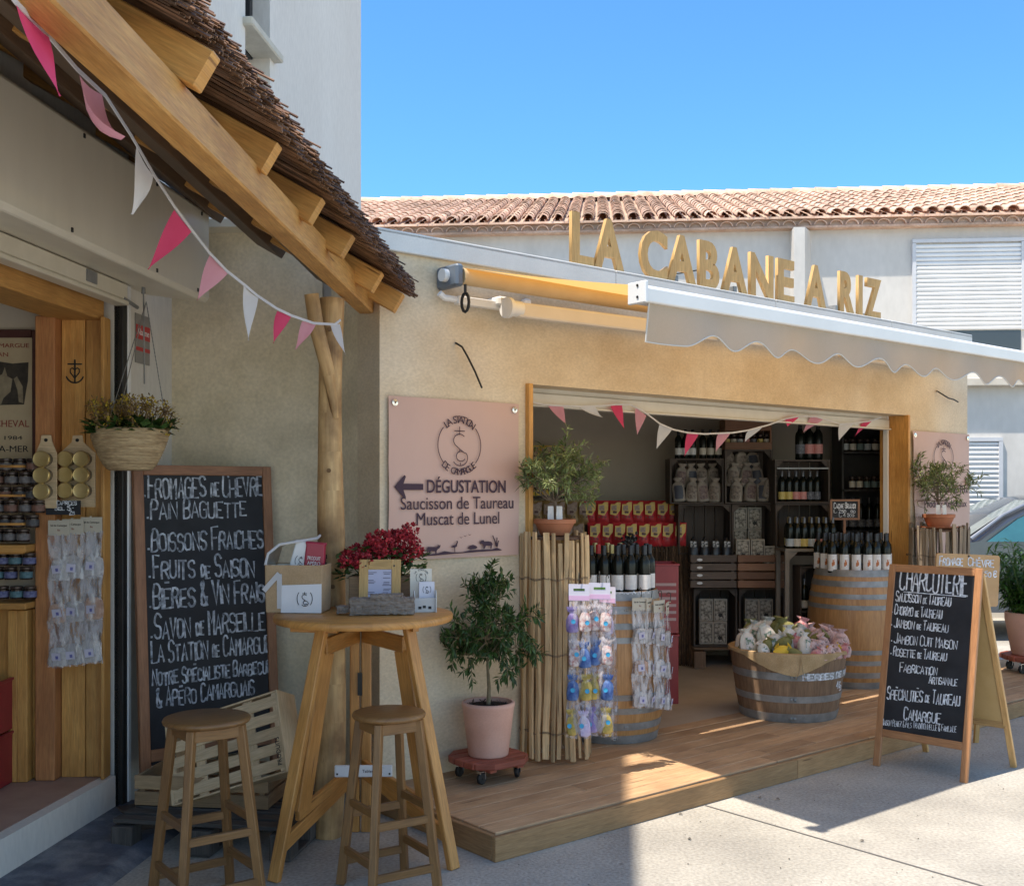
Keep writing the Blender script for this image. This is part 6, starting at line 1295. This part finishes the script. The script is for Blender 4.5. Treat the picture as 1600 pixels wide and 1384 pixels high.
# yellow packets on a rack above, far left
rk = thing('wall_rack', 'small dark rack on the inner wall at the far left, behind the olive tree', 'rack', (.33, 9.98, 1.6)); k = MB(); k.box((.30, 10.02, 1.60), (.50, .2, .02)); k.box((.30, 10.02, 1.86), (.50, .2, .02)); k.build('rack_shelves', w_dark, rk, world=True)
for i in range(3):
    for r_ in range(2):
        p = ip(833+20*i, 0, 9.95); snack(f'yellow snack packet on the {("lower","upper")[r_]} rack shelf behind the olive tree, {ORD[i]} from the left', place((p.x, 9.95, 1.615+.26*r_), 0, -.05), .118, .2, chip_y, 'yellow snack packets')
hg = thing('packet_bunch', 'dark bunch of small black and white packets hanging before the red snack packets', 'hanging packets', ip(984, 845, 9.45)); k = MB()
for i in range(60): k.leaf((R.gauss(0,.035), R.gauss(0,.02), R.gauss(0,.04)), (R.gauss(0,1), R.gauss(0,1), R.gauss(-.3,1)), (0,-1,0), .04, .03, None, int(R.random() < .22))
k.build('packets', [mat('black_wrap', (.02,.02,.025), (.05,.05,.055), rough=.3), mat('white_wrap', (.4,.4,.4), rough=.5)], hg)
for i in range(2):
    p = gnd(1046, 1000, FZ); plastic_crate('red_crate', ('lower','upper')[i]+' dark red plastic crate behind the left oak barrel', place((1.10, 7.62, FZ+.38+i*.275) if False else (1.075, 7.95, FZ+.51*i)), .25, .28, .502, slots=6 if i else 0)
# ================================================================ INTERIOR: crate shelves
def box_open(nm, lab, cat, px0, px1, py0, py1, Y, D, m, group=None, th=.014, back=True, slats=True):
    a_, b_ = ip(px0, py1, Y), ip(px1, py0, Y); W = b_.x-a_.x; Hh = b_.z-a_.z
    t = thing(nm, lab, cat, (a_.x, Y, a_.z), group); k = MB()
    k.box((W/2, D/2, th/2), (W, D, th)); k.build('bottom_board', m, t, bevel=.0015); k = MB(); k.box((W/2, D/2, Hh-th/2), (W, D, th)); k.build('top_board', m, t, bevel=.0015)
    k = MB(); n = 3
    for x in (th/2, W-th/2):
        for i in range(n): k.box((x, D*(i+.5)/n, Hh/2), (th, D/n-.008, Hh-2*th-.001))
        k.build('side', m, t); k = MB()
    n = max(3, int(W/.09))
    for i in range(n): k.box((W*(i+.5)/n, D-.006, Hh/2), (W/n-.006, .01, Hh-2*th-.002))
    k.build('back_slats', m, t)
    k = MB()
    for x, s_ in ((th+.001, 1), (W-th-.001, -1)): k.prism([(x, Hh-th-.001), (x+s_*.06, Hh-th-.001), (x, Hh-th-.061)][::s_], .012, .03); k.build('corner_bracket', m, t); k = MB()
    return t, W, Hh, a_
pasta = [mat('kraft_pack_a', (.20,.16,.13), (.38,.33,.28), rough=.6, scale=14), mat('kraft_pack_b', (.24,.20,.16), (.42,.36,.30), rough=.6, scale=14)]
plab = [mat('pack_navy', (.03,.032,.05), (.06,.065,.09), rough=.5), mat('pack_print', (.10,.07,.055), (.34,.28,.23), rough=.6, scale=60), mat('pack_maroon', (.09,.045,.05), (.28,.21,.18), rough=.6, scale=60)]
def ricebag(lab, M, v, h=.2):
    key = ('rice', v)
    if key in PROTO: return dup(PROTO[key], M, lab, 'rice bags in the shelf crates')
    t = thing('rice_bag', lab, 'rice bag', M, 'rice bags in the shelf crates'); k = MB(); k.lathe([(0,0),(.40,0),(.5,.04),(.49,.35),(.47,.62),(.36,.74),(.22,.79),(.20,.82),(.33,.90),(.36,.95),(.1,.9),(0,.88)], 20, Matrix.Diagonal((.115, .08, h*1.12, 1)), .5, 0, wob=lambda a, j_: (abs(math.cos(a))**5+abs(math.sin(a))**5)**-.2*.95*(1+.04*math.sin(a*3+v+j_)+.04*math.sin(a*7+j_*1.3))); k.build('bag', pasta[v % 2], t)
    k = MB(); k.lathe([(.060, .025), (.063, .05), (.061, .12), (.057, .145)], 8, Matrix.Diagonal((1,.74,1,1)), a0=-2.3, a1=-.84); k.build('label', plab[v], t); PROTO[key] = t; KID[t.name] = kids(t); return t
def shelfrow(objf, px0, px1, n, Y, z, labf, jitter=.004):
    for i in range(n):
        p = ip(px0+(px1-px0)*i/max(1, n-1), 0, Y); objf(i, p.x+R.uniform(-jitter, jitter), Y, z, labf(i))
shelf_grp = 'stacked crates used as shelves'
# column A
t, W, Hh, a_ = box_open('shelf_crate', 'leftmost dark shelf crate of rice bags, with small bottles on its top', 'crate', 1047, 1131, 716, 787, 9.5, .3, w_dark, shelf_grp)
for r_ in range(2):
    for i in range(4):
        p = ip(1064+18.5*i, 0, 9.5); ricebag(f'rice bag in the left shelf crate, {ORD[i]} from the left in the {("front","back")[r_]} row', place((p.x+.02*r_, 9.6+.1*r_, a_.z+.016+.13*r_), R.uniform(-.4,.4), R.uniform(-.16,.1), R.uniform(-.18,.18)), [0,1,2,1,2,0,1,1][i+4*r_])
zt_ = a_.z+Hh+.001
for i in range(6):
    p = ip([1060,1071,1082,1098,1110,1122][i], 0, 9.6)
    bottle(f'small dark beer bottle on top of the left shelf crate, {ORD[i]} from the left', Matrix.Translation((p.x, 9.6, zt_)), lab_white if i < 3 else lab_cream, cap_k, 'small bottles on the left shelf crate', s=.84, labz=(.04,.11))
box_open('shelf_crate', 'dark empty looking shelf crate above the black coffee packets', 'crate', 1060, 1143, 787.5, 866, 9.5, .3, w_dark, shelf_grp)
def slatfront(lab, px0, px1, py0, py1, Y, m, shell=False):
    a_, b_ = ip(px0, py1, Y), ip(px1, py0, Y); t = slat_crate('slat_crate', lab, place(((a_.x+b_.x)/2, Y+.13, a_.z)), b_.x-a_.x, .26, b_.z-a_.z, m, 4, group='slatted crates in the shelves'); return t, a_, b_
t, a_, b_ = slatfront('grey brown slatted crate under the black coffee packets', 1079, 1151, 867, 918, 9.33, wood('greybrown_slats', (.10,.075,.06), (.165,.125,.10), rough=.75))
if 1:
    k = MB()
    for i in range(4): k.lathe([(.02,0),(.02,.004),(0,.005)], 8, Matrix.Translation((-.12, -.131, .04+.067*i)) @ Matrix.Rotation(rad(90), 4, 'X') @ Matrix.Diagonal((1.3,.6,1,1)))
    k.build('pale_tags', paper, t)
cof = mat('black_coffee_pack', (.012,.012,.014), (.03,.03,.033), rough=.3, bump=.4, bscale=20); cofl = mat('coffee_print', (.02,.02,.02), (.50,.50,.50), rough=.5, scale=55, lo=.45, hi=.6)
for i in range(4):
    p = ip(1084+17.5*i, 0, 9.4); tt = thing('coffee_packet', f'black packet with white lettering, {ORD[i]} from the left in the grey brown slatted crate', 'packet', place((p.x, 9.42, a_.z+.205), R.uniform(-.1,.1), -.1), 'black packets in the slatted crate')
    k = MB(); pouchmesh(k, (0,0,0), .092, .06, .23, knot=False, wr=.04); k.build('pouch', cof, tt); k = MB(); k.box((0, -.031, .165), (.055, .003, .05)); k.build('label', cofl, tt)
# column B
t, W, Hh, a_ = box_open('shelf_crate', 'shelf crate of rice bags in the middle, three bags high', 'crate', 1133, 1207, 702, 787, 9.48, .3, w_dark, shelf_grp)
for r_ in range(3):
    for i in range(3):
        p = ip(1150+21*i, 0, 9.5); ricebag(f'rice bag in the middle shelf crate, {ORD[i]} from the left in the {("bottom","middle","top")[r_]} row', place((p.x-.02*r_+.015, 9.58+.07*r_, a_.z+.016+.135*r_), R.uniform(-.4,.4), R.uniform(-.16,.1), R.uniform(-.18,.18)), [1,2,0,1,2,0,1,1,0][i+3*r_])
p = ip(1201, 0, 9.5); ricebag('pale rice bag squeezed at the right side of the middle shelf crate', place((p.x, 9.56, a_.z+.05), .2, 0, .25), 1)
zb_ = a_.z+Hh+.001; q0, q1 = ip(1133, 0, 9.5), ip(1206, 0, 9.5)
t = thing('jar_crate', 'brown open crate of small jars on top of the middle shelf crate', 'crate', ((q0.x+q1.x)/2, 9.5, zb_), shelf_grp); k = MB(); Wc = q1.x-q0.x
k.box((0, .13, .007), (Wc, .26, .014)); k.box((0, .0, .035), (Wc, .012, .055)); k.box((0, .01, .21), (Wc, .012, .09)); k.box((0, .13, .262), (Wc, .26, .014)); k.box((0, .1, .30), (Wc*.92, .15, .05)); 
for x in (-Wc/2+.006, Wc/2-.006): k.box((x, .13, .135), (.012, .24, .24))
k.box((0, .255, .135), (Wc-.03, .01, .24)); k.build('boards', w_mid, t, bevel=.002)
jl = [lab_yel, lab_cream, lab_gr, lab_pink, lab_nvy, lab_yel, lab_cream]
for i in range(7):
    x = -Wc/2+.03+(Wc-.06)*i/6; jar(f'small jar in the brown crate on the shelves, {ORD[i]} from the left', place(((q0.x+q1.x)/2+x, 9.57, zb_+.016)), jb, jl[i], r=.026, h=.125, group='small jars in the brown crate')
box_open('shelf_crate', 'dark shelf crate holding patterned boxes, in the middle column', 'crate', 1144, 1209, 787.5, 866, 9.48, .3, w_dark, shelf_grp)
t, a_, b_ = slatfront('reddish brown slatted crate under the patterned boxes', 1153, 1226, 867, 918, 9.30, w_mid)
bx_m = mat('patterned_box', (.12,.105,.085), (.44,.40,.33), rough=.6, scale=46, lo=.42, hi=.58); bx_e = mat('box_border', (.42,.38,.32), rough=.6); bx_k = mat('box_black_print', (.015,.014,.013), rough=.6)
def ricebox(lab, x, Y, z, w_=.118, h_=.195, star=True):
    t = thing('patterned_box', lab, 'box', place((x, Y, z), R.uniform(-.06,.06)), 'patterned boxes on the shelves'); k = MB(); k.box((0, 0, h_/2), (w_, .07, h_)); k.build('carton', bx_e, t, bevel=.002)
    k = MB(); k.box((0, -.0355, h_/2), (w_*.86, .002, h_*.90)); k.build('label', bx_m, t)
    k = MB()
    for s_ in (-1, 1): k.box((s_*w_*.40, -.0372, h_/2), (.003, .0015, h_*.86)); k.box((0, -.0372, h_/2+s_*h_*.43), (w_*.76, .0015, .003))
    if star: k.prism([(math.cos(a)*w_*(.2 if i % 2 else .13), h_*.28+math.sin(a)*w_*(.2 if i % 2 else .13)) for i, a in enumerate([j_*PI/5 for j_ in range(10)])], -.038, -.0365)
    k.build('print', bx_k, t)
zs = ip(0, 866, 9.48).z+.016
for i, (px, z, Y, s_) in enumerate(((1156, zs+.20, 9.66, 0), (1178, zs+.20, 9.66, 1), (1160, zs-.02, 9.40, 1), (1183, zs-.02, 9.40, 1), (1203, zs-.10, 9.38, 0))):
    ricebox(['left upper patterned box in the middle column shelf crate','right upper patterned box in the middle column shelf crate','left patterned box standing in the reddish slatted crate','centre patterned box standing in the reddish slatted crate','right low patterned box in the reddish slatted crate'][i], ip(px, 0, Y).x, Y, z if i < 2 else a_.z+.22-(.06 if i == 4 else 0), star=bool(s_))
for i, (px, z) in enumerate(((1155, zs), (1178, zs))): ricebox(f'{("left","right")[i]} lower patterned box half hidden behind the slatted crate boxes', ip(px, 0, 9.66).x, 9.66, z, star=False)
# lower cells and the pallet base
for px0, px1, lab in ((1084, 1152, 'left'), (1155, 1226, 'right')):
    t, W, Hh, a_ = box_open('shelf_crate', f'bottom {lab} dark shelf crate standing on the inside pallet', 'crate', px0, px1, 919, 1010, 9.42, .3, w_dark, shelf_grp)
    for r_ in range(2):
        for i in range(2): ricebox(f'{("lower","upper")[r_]} {("left","right")[i]} patterned box in the bottom {lab} shelf crate', ip((1104 if lab == 'left' else 1176)+22*i, 0, 9.45).x, 9.50, a_.z+.016+.20*r_, star=i == 1)
pallet('wooden_pallet', 'brown pallet under the stacked shelf crates inside the shop', place((ip(1155, 0, 9.55).x, 9.56, FZ+.001)), .86, .42, a_.z-FZ-.002, wood('inner_pallet', (.16,.10,.06), (.24,.155,.10), rough=.8))
# column C: bottles
t, W, Hh, a_ = box_open('shelf_crate', 'dark shelf crate with six labelled beer bottles, right of the rice bags', 'crate', 1211, 1297, 718, 786, 9.3, .3, w_dark, shelf_grp)
k = MB(); k.box((W/2, .0, Hh*.80), (W-.03, .012, .012)); k.build('front_rail', metal_g, t)
for i in range(6):
    p = ip(1221.5+11*i, 0, 9.42); bottle(f'beer bottle with {["yellow","yellow","pink","pink","navy","navy"][i]} label in the right shelf crate, {ORD[i]} from the left', Matrix.Translation((p.x, 9.42, a_.z+.016)), [lab_yel,lab_yel,lab_pink,lab_pink,lab_nvy,lab_nvy][i], cap_s, 'beer bottles in the right shelf crate', s=.86, labz=(.02,.095))
for i in range(3):
    p = ip(1250+14*i, 0, 9.42); bottle(f'large dark bottle on top of the right shelf crate, {["left one with navy label","middle one","right one"][i]}', Matrix.Translation((p.x, 9.42, a_.z+Hh+.001)), [lab_nvy,lab_pink,lab_pink][i], cap_k, 'large bottles on top of the right shelf crate', s=1.08, labz=(.05,.125))
box_open('shelf_crate', 'dark shelf crate in the shade behind the beer bottle table', 'crate', 1212, 1297, 786.5, 868, 9.32, .3, w_dark, shelf_grp)
# table of bottles
tz = ip(0, 857, 8.95).z; q0, q1 = ip(1226, 0, 8.95), ip(1345, 0, 8.95)
t = thing('display_table', 'narrow grey wooden table of beer bottles behind the right barrel', 'table', (q0.x, 8.95, FZ)); k = MB(); k.box(((q0.x+q1.x)/2, 9.1, tz-.012), (q1.x-q0.x, .34, .024)); k.build('tabletop', wood('grey_table', (.20,.175,.145), (.30,.265,.22), rough=.7), t, world=True, bevel=.002)
for x in (q0.x+.018, q1.x-.018):
    for y in (8.95, 9.25): k = MB(); k.bar((x, y, FZ), (x, y, tz-.024), .035, .035); k.build('leg', MATS['grey_table'], t, world=True)
k = MB(); k.prism([(q0.x+.036, tz-.025), (q0.x+.11, tz-.025), (q0.x+.036, tz-.10)], 8.94, 8.96); k.build('brace', MATS['grey_table'], t, world=True)
for r_ in range(3):
    for i in range(7):
        p = ip(1234+11.2*i+3*r_, 0, 9.0); c = [lab_gr,lab_cream,lab_yel,lab_gr,lab_pink,lab_cream,lab_white][(i+r_) % 7]
        bottle(f'beer bottle on the narrow grey table, {ORD[i]} from the left in the {("front","middle","back")[r_]} row', Matrix.Translation((p.x, 9.0+.095*r_, tz+.001)), c, cap_g if r_ == 1 else cap_s, 'beer bottles on the grey table', s=.84, labz=(.02,.095))
t, W, Hh, a_ = box_open('shelf_crate', 'dark crate under the narrow grey table with pale bottles inside', 'crate', 1250, 1330, 885, 1000, 9.0, .24, w_dark, shelf_grp)
for i in range(2): bottle(f'small bottle with pale label inside the crate under the grey table, {("left","right")[i]} one', Matrix.Translation((a_.x+.05+.075*i, 9.05, a_.z+.25)), lab_cream, cap_s, 'bottles under the grey table', s=.84, labz=(.02,.095))
k = MB(); k.box((W/2, .12, .235), (W-.03, .22, .014)); k.build('inner_shelf', w_dark, t)
# small framed slate
q = ip(1320, 796, 9.0); t = thing('price_slate', 'small brown framed price slate standing above the beer bottles', 'chalkboard', place(q)); k = MB(); u_ = 9/F
for s_ in (-1, 1): k.box((0, 0, s_*14.5*u_), (46*u_, .016, 3*u_)); k.box((s_*21.5*u_, 0, 0), (3*u_, .016, 26*u_))
k.build('frame', w_frame, t); k = MB(); k.box((0, .003, 0), (41*u_, .008, 27*u_)); k.build('slate', slate_b, t); k = MB(); f_ = lambda a, b_, o: Vector((a, -.0012-o, b_))
chalk(k, 'CACHE BRANDI', -17*u_, 2*u_, 9*u_, th=.006, fn=f_, fit=34*u_); chalk(k, 'L. 250 380', -17*u_, -5*u_, 5*u_, th=.004, fn=f_, fit=34*u_); chalk(k, 'L. 4 500', -9*u_, -11*u_, 5*u_, th=.004, fn=f_, fit=24*u_); k.build('chalk_writing', chalk_m, t)
k = MB(); k.bar((0, .006, -16*u_), (0, .02, tz-q.z+.001), .02, .012); k.build('stand', w_frame, t)
# far right shelf unit
q0, q1 = ip(1316, 0, 9.55), ip(1400, 0, 9.55); ds = thing('dark_shelf_unit', 'tall black shelf unit of jars and bottles in the far right corner', 'shelf', (q0.x, 9.55, FZ)); k = MB(); Wd = q1.x-q0.x
zz = [ip(0, py, 9.55).z for py in (646, 707, 766, 830, 900)]
for z in zz: k.box((q0.x+Wd/2, 9.7, z), (Wd, .28, .018))
k.box((q0.x+.009, 9.7, (zz[0]+FZ)/2), (.018, .28, zz[0]-FZ-.02)); k.box((q1.x-.009, 9.7, (zz[0]+FZ)/2), (.018, .28, zz[0]-FZ-.02)); k.box((q0.x+Wd/2, 9.85, (zz[0]+FZ)/2), (Wd, .012, zz[0]-FZ)); k.build('boards', mat('black_shelf', (.018,.015,.014), (.03,.026,.024), rough=.6), ds, world=True)
for r_, (z, n_) in enumerate(((zz[1], 7), (zz[2], 6))):
    for i in range(n_): jar(f'pale jar in the black corner shelf, {ORD[i]} from the left on the {("upper","lower")[r_]} board', place((q0.x+.05+.066*i+.06*r_, 9.62, z+.01)), jb, [lab_gr, lab_cream, mat('label_dim_teal', (.14,.20,.20), rough=.6)][(i*(r_+1)) % 3 if r_ == 0 else (1 if i < 2 else 2)], r=.029, h=.115, group='jars in the black corner shelf')
for i in range(6): bottle(f'dark bottle on the low board of the black corner shelf, {ORD[i]} from the left', Matrix.Translation((q0.x+.05+.075*i, 9.66, zz[3]+.01)), lab_nvy, cap_k, 'bottles in the black corner shelf', s=.95, labz=(.03,.10))
# ================================================================ A-BOARD
AB = fr((0,0,0), (1,0,0)); fl0, fr0 = gnd(1367, 1196), gnd(1506, 1223); bk1, bk0 = gnd(1584, 1198), gnd(1447, 1174)
tz_ = 1.205; mid = (fl0+fr0+bk0+bk1)/4; ux = (fr0-fl0).normalized(); Wa = .57
ctr = (fl0+fr0)/2; top = pix(1464, 879, 6.46); top = Vector((top.x, top.y, tz_))
AM = fr(ctr-ux*Wa/2, ux, top-ctr); Lb = (top-ctr).length
ab = thing('a_board_sign', 'black A frame chalkboard sign headed Charcuterie on the pavement', 'chalkboard', AM)
k = MB(); fw = .042
for x in (fw/2, Wa-fw/2): k.box((x, .012, Lb/2), (fw, .024, Lb))
zb = Lb*.165
k.box((Wa/2, .012, Lb-fw*.55), (Wa-2*fw, .024, fw*1.1)); k.box((Wa/2, .012, zb), (Wa-2*fw, .024, .045)); k.build('frame', w_aboard, ab, bevel=.003)
k = MB(); k.box((Wa/2, .012, (zb+.022+Lb-fw*1.1)/2), (Wa-2*fw, .010, Lb-fw*1.1-zb-.022)); k.build('slate', slate_b, ab)
inv = AM.inverted(); k = MB(); bb = [inv @ bk0, inv @ bk1]; tb0, tb1 = Vector((.02, .04, Lb-.03)), Vector((Wa-.02, .04, Lb-.03))
k.bar(bb[0], tb0, .036, .022, up=(0,1,0)); k.bar(bb[1], tb1, .036, .022, up=(0,1,0)); L_ = lambda f: (bb[0].lerp(tb0, f), bb[1].lerp(tb1, f))
for f in (.22, .97): p, q = L_(f); k.bar(p, q, .04, .02, up=(0,1,0))
k.build('rear_frame', wood('light_sign_wood', (.50,.28,.10), (.64,.40,.17), rough=.55), ab, bevel=.003)
k = MB(); a, b_ = L_(.235); c, d = L_(.95); k.add([a, b_, d, c, a+Vector((0,.008,0)), b_+Vector((0,.008,0)), d+Vector((0,.008,0)), c+Vector((0,.008,0))], [(0,1,2,3), (7,6,5,4), (0,4,5,1), (1,5,6,2), (2,6,7,3), (3,7,4,0)]); k.build('rear_panel', mat('ochre_panel', (.50,.33,.13), (.56,.38,.17), rough=.6), ab)
k = MB(); rg = random.Random(9)
def ax(px, py): return rp(px, py, AM)
for txt, xa, xb, y0, hp, th in [('CHARCUTERIE',1405,1513,920,32,.010),('SAUCISSON DE TAUREAU',1399,1486,938,15,.0062),('CHORIZO DE TAUREAU',1397,1472,959,15,.006),('JAMBON DE TAUREAU',1396,1482,979,14,.006),('JAMBON CUIT MAISON',1396,1496,1004,15,.006),
     ('ROSETTE DE TAUREAU',1395,1479,1024,14,.006),('FABRICATION',1405,1465,1049,14,.006),('ARTISANALE',1451,1496,1067,13,.0055),('SPÉCIALITÉS DE TAUREAU',1385,1500,1091,19,.0068),('CAMARGUE',1411,1470,1124,19,.007),('MAISON PEREZ & FILS TRADITIONNELLE & FAMILIALE',1377,1494,1132,10,.003)]:
    (x0, z0), (x1, z1_) = ax(xa, y0), ax(xb, y0+(xb-xa)*.10); chalk(k, txt, x0, z0, abs(ax(xa, y0-hp)[1]-z0)*1.05, th=th*1.0, fn=lambda a, b_, o: Vector((a, .007-o, b_)), fit=x1-x0, rg=rg, slope=(z1_-z0)/(x1-x0), small_first=txt not in ('CHARCUTERIE',), jit=.04)
    if txt[0] in 'CJR' and hp < 16: k.box((x0-.016, .0062, z0+.012), (.007, .001, .007))
x0, z0 = ax(1411, 924); x1, z1_ = ax(1509, 932); k.bar((x0, .006, z0), (x1, .006, z1_), .001, .005, up=(0,0,1)); k.build('chalk_writing', chalk_m, ab)
k = MB(); k.tube([(Wa-.012, .02, Lb-.02), (Wa-.012, .045, Lb-.02)], .006, 8); k.tube([(.012, .02, Lb-.02), (.012, .045, Lb-.02)], .006, 8); k.build('hinge', metal_k, ab)
# kraft sign behind
ks = thing('kraft_sign', 'brown rounded board lettered Fromage de Chevre standing behind the A frame sign', 'sign', fr(pix(1509, 946, 7.05), (1, .18, -.05))); W_ = .455; Hk = .335
k = MB(); rr = .02; P = []
for cx, cz, a in ((W_/2-rr, Hk-rr, 0), (-W_/2+rr, Hk-rr, 90), (-W_/2+rr, rr, 180), (W_/2-rr, rr, 270)): P += [(cx+rr*math.cos(rad(a+q)), cz+rr*math.sin(rad(a+q))) for q in (0, 30, 60, 90)]
k.prism(P[::-1], -.006, .006); k.build('board', mat('kraft_board', (.46,.27,.12), (.52,.32,.155), rough=.7), ks)
k = MB(); f_ = lambda a, b_, o: Vector((a, -.0065-o, b_)); chalk(k, 'FROMAGE', -.205, Hk-.075, .055, th=.008, fn=f_, fit=.17); chalk(k, 'CHÈVRE', .0, Hk-.075, .055, th=.008, fn=f_, fit=.19); chalk(k, '3,50 €', .07, Hk-.14, .04, th=.007, fn=f_); k.build('chalk_writing', chalk_m, ks)
k = MB(); k.tube([(0, -.012, Hk-.012), (0, .01, Hk-.012)], .006, 8); k.build('screw', metal_k, ks)
k = MB(); o_ = ks.matrix_basis.translation.z; k.bar((-.15, .02, .05), (-.15, .05, -o_+.003), .03, .02); k.bar((.15, .02, .05), (.15, .05, -o_+.003), .03, .02); k.build('stake', w_letter, ks)
# ================================================================ RIGHT PALING ROLL + OLIVE, potted shrub
t_, _ = fpx(1474, 850, -.27); p2 = fac(t_, -.23, .122)
zt2 = H-(818-HZ)/F*p2.y
paling('paling_roll', 'grey weathered fencing roll under the small olive tree at the right end', Matrix.Translation(p2), .225, zt2-.122, 34, w_cheg, random.Random(14))
k = MB(); k.lathe([(0,0),(.21,0),(.21,.015),(0,.015)], 24, Matrix.Translation(p2+Vector((0,0,zt2-.122-.06)))); tag(k.build('plant_stand_disc', MATS['disc_board']), 'dark round board resting inside the top of the weathered fencing roll', 'board')
k = MB(); k.lathe([(0,0),(.13,0),(.15,.015),(.15,.02),(0,.012)], 28, Matrix.Translation(p2+Vector((0,0,zt2-.122-.042)))); tag(k.build('saucer', terra_d), 'terracotta saucer under the small olive tree', 'saucer')
olive('small olive tree in a terracotta pot on the weathered fencing roll, before the right banner', Matrix.Translation(p2+Vector((0,0,zt2-.122-.028))), .125, .105, .235, 3, dens=.85)
sp_ = gnd(1603, 1046, .0); sp_ = Vector((3.55, 7.45, .0)); sp_ = pix(1614, 1044, 9.2); sp_.z = .123; SC = Matrix.Diagonal((1.2, 1.2, 1.2, 1))
dolly('reddish wooden dolly on wheels under the right edge shrub pot', Matrix.Translation(sp_) @ SC, .2)
sh = thing('potted_shrub', 'bushy bright green shrub in a wide pale terracotta pot at the right edge', 'potted plant', Matrix.Translation(sp_+Vector((0,0,.144))) @ SC); k = MB(); pot(k, .185, .30, .05); k.build('pot', terra, sh, angle=50)
k = MB(); k.lathe([(.16,.27),(0,.275)], 24); k.build('soil', soil, sh)
rg = random.Random(31); tr = MB(); lf_ = MB()
for i in range(46):
    a = i*2.4; r_ = .12*math.sqrt(i/46); h_ = rg.uniform(.30, .62); d = Vector((math.cos(a)*(.25+r_*3.2), math.sin(a)*(.25+r_*3.2), 1.25)).normalized()
    base = Vector((r_*math.cos(a), r_*math.sin(a), .27)); P = [base+d*h_*f+Vector((0,0,-.05*f*f)) for f in (0,.25,.5,.75,1)]; tr.tube(P, [.004,.0038,.0034,.003,.002], 5)
    for q in range(26):
        f = .12+.88*q/26; b_ = P[0].lerp(P[4], f); ld = Vector((rg.gauss(0,1), rg.gauss(0,1), rg.gauss(.35,.35))).normalized()
        for w2 in range(2): lf_.leaf(b_, (ld+Vector((rg.gauss(0,.45), rg.gauss(0,.45), rg.gauss(-.1,.3)))), (0,0,1), rg.uniform(.07,.13), rg.uniform(.014,.024), min(1, max(0, rg.gauss(.5,.25))), 0, .35)
tr.build('stems', mat('green_stem', (.08,.13,.04), rough=.6), sh); lf_.build('foliage', leaf_b, sh)
# ================================================================ BUNTING
def bunting(lab, pts, flags, Yf):
    """pts: pixel polyline with depth, flags: (x0,y0,x1,y1,tipx,tipy,colour)"""
    t = thing('bunting', lab, 'bunting', pix(pts[0][0], pts[0][1], pts[0][2])); P = [pix(*p) for p in pts]
    k = MB()
    for a_, b_ in zip(P, P[1:]): k.bar(a_, b_, .003, .011, tone=.5)
    k.build('tape', white_c, t, world=True)
    for f in flags:
        d0, d1, d2 = Yf(f[0]), Yf(f[2]), Yf((f[0]+f[2])/2)+f[7]
        a_, b_, c = pix(f[0], f[1], d0), pix(f[2], f[3], d1), pix(f[4], f[5], d2); k = MB(); n = 6; vs = []; nn = (b_-a_).cross(c-a_).normalized()
        for i in range(n+1):
            v = i/n
            for q in range(5):
                u = q/4; p = a_.lerp(c, v).lerp(b_.lerp(c, v), u); vs.append(p+nn*(f[8]*math.sin(v*2.6)*math.cos((u-.5)*2)+.007*math.sin(v*4+u*3)*(1-v*.6)))
        k.add(vs, [(i*5+q, i*5+q+1, i*5+q+6, i*5+q+5) for i in range(n) for q in range(4)], None, .5, 0, True)
        k.build('flag', {'h':pink_h, 'p':pink_p, 'w':white_c}[f[6]], t, world=True)
Y1 = lambda px: 2.0+(px-20)/520*3.05
bunting('pink and white flag bunting sagging from the porch beam to the log post', [(x, y, Y1(x)) for x, y in ((0,-30),(24,3),(72,52),(120,108),(165,150),(205,212),(241,274),(272,322),(300,360),(328,396),(355,424),(383,446),(402,462),(432,482),(455,493),(490,505),(523,507),(532,500))],
  [(24,4,76,55,96,150,'h',.0,.01),(124,118,160,148,203,208,'p',.02,.06),(213,228,240,276,202,334,'w',.0,-.02),(272,328,300,362,231,421,'h',.03,.0),(329,396,356,428,309,470,'p',0,.01),(381,446,404,466,390,532,'w',0,.015),(433,486,456,494,428,537,'h',0,.01),(472,502,494,507,460,545,'p',0,-.01),(516,506,531,506,541,554,'w',0,.01)], Y1)
Y2_ = lambda px: fac(tpx(px, .10), .10).y
def sg_(x): return x
bunting('pink and white flag bunting strung inside the top of the shop opening', [(x, y, Y2_(x)) for x, y in ((824,627),(850,632),(878,634),(910,635),(940,634),(962,632),(984,632),(1005,642),(1031,662),(1052,671),(1075,676),(1100,678),(1122,677),(1145,676),(1170,672),(1200,664),(1228,654),(1250,650),(1275,651),(1298,658),(1312,662),(1335,661),(1358,658),(1377,652))],
  [(856,633,880,634,885,663,'p',.02,.01),(906,636,930,635,943,651,'w',.05,.03),(953,632,972,633,976,670,'h',0,.01),(993,636,1010,649,996,680,'p',0,.01),(1031,662,1051,670,1026,702,'w',0,.01),(1074,676,1093,677,1070,713,'h',0,.01),(1122,677,1142,676,1119,706,'p',0,.01),(1169,673,1193,666,1164,691,'w',0,.01),(1228,654,1249,651,1231,667,'h',0,.01),(1268,651,1287,655,1255,676,'p',0,.01),(1312,662,1334,661,1311,689,'w',0,.01),(1350,659,1364,656,1336,682,'h',0,.01)], Y2_)
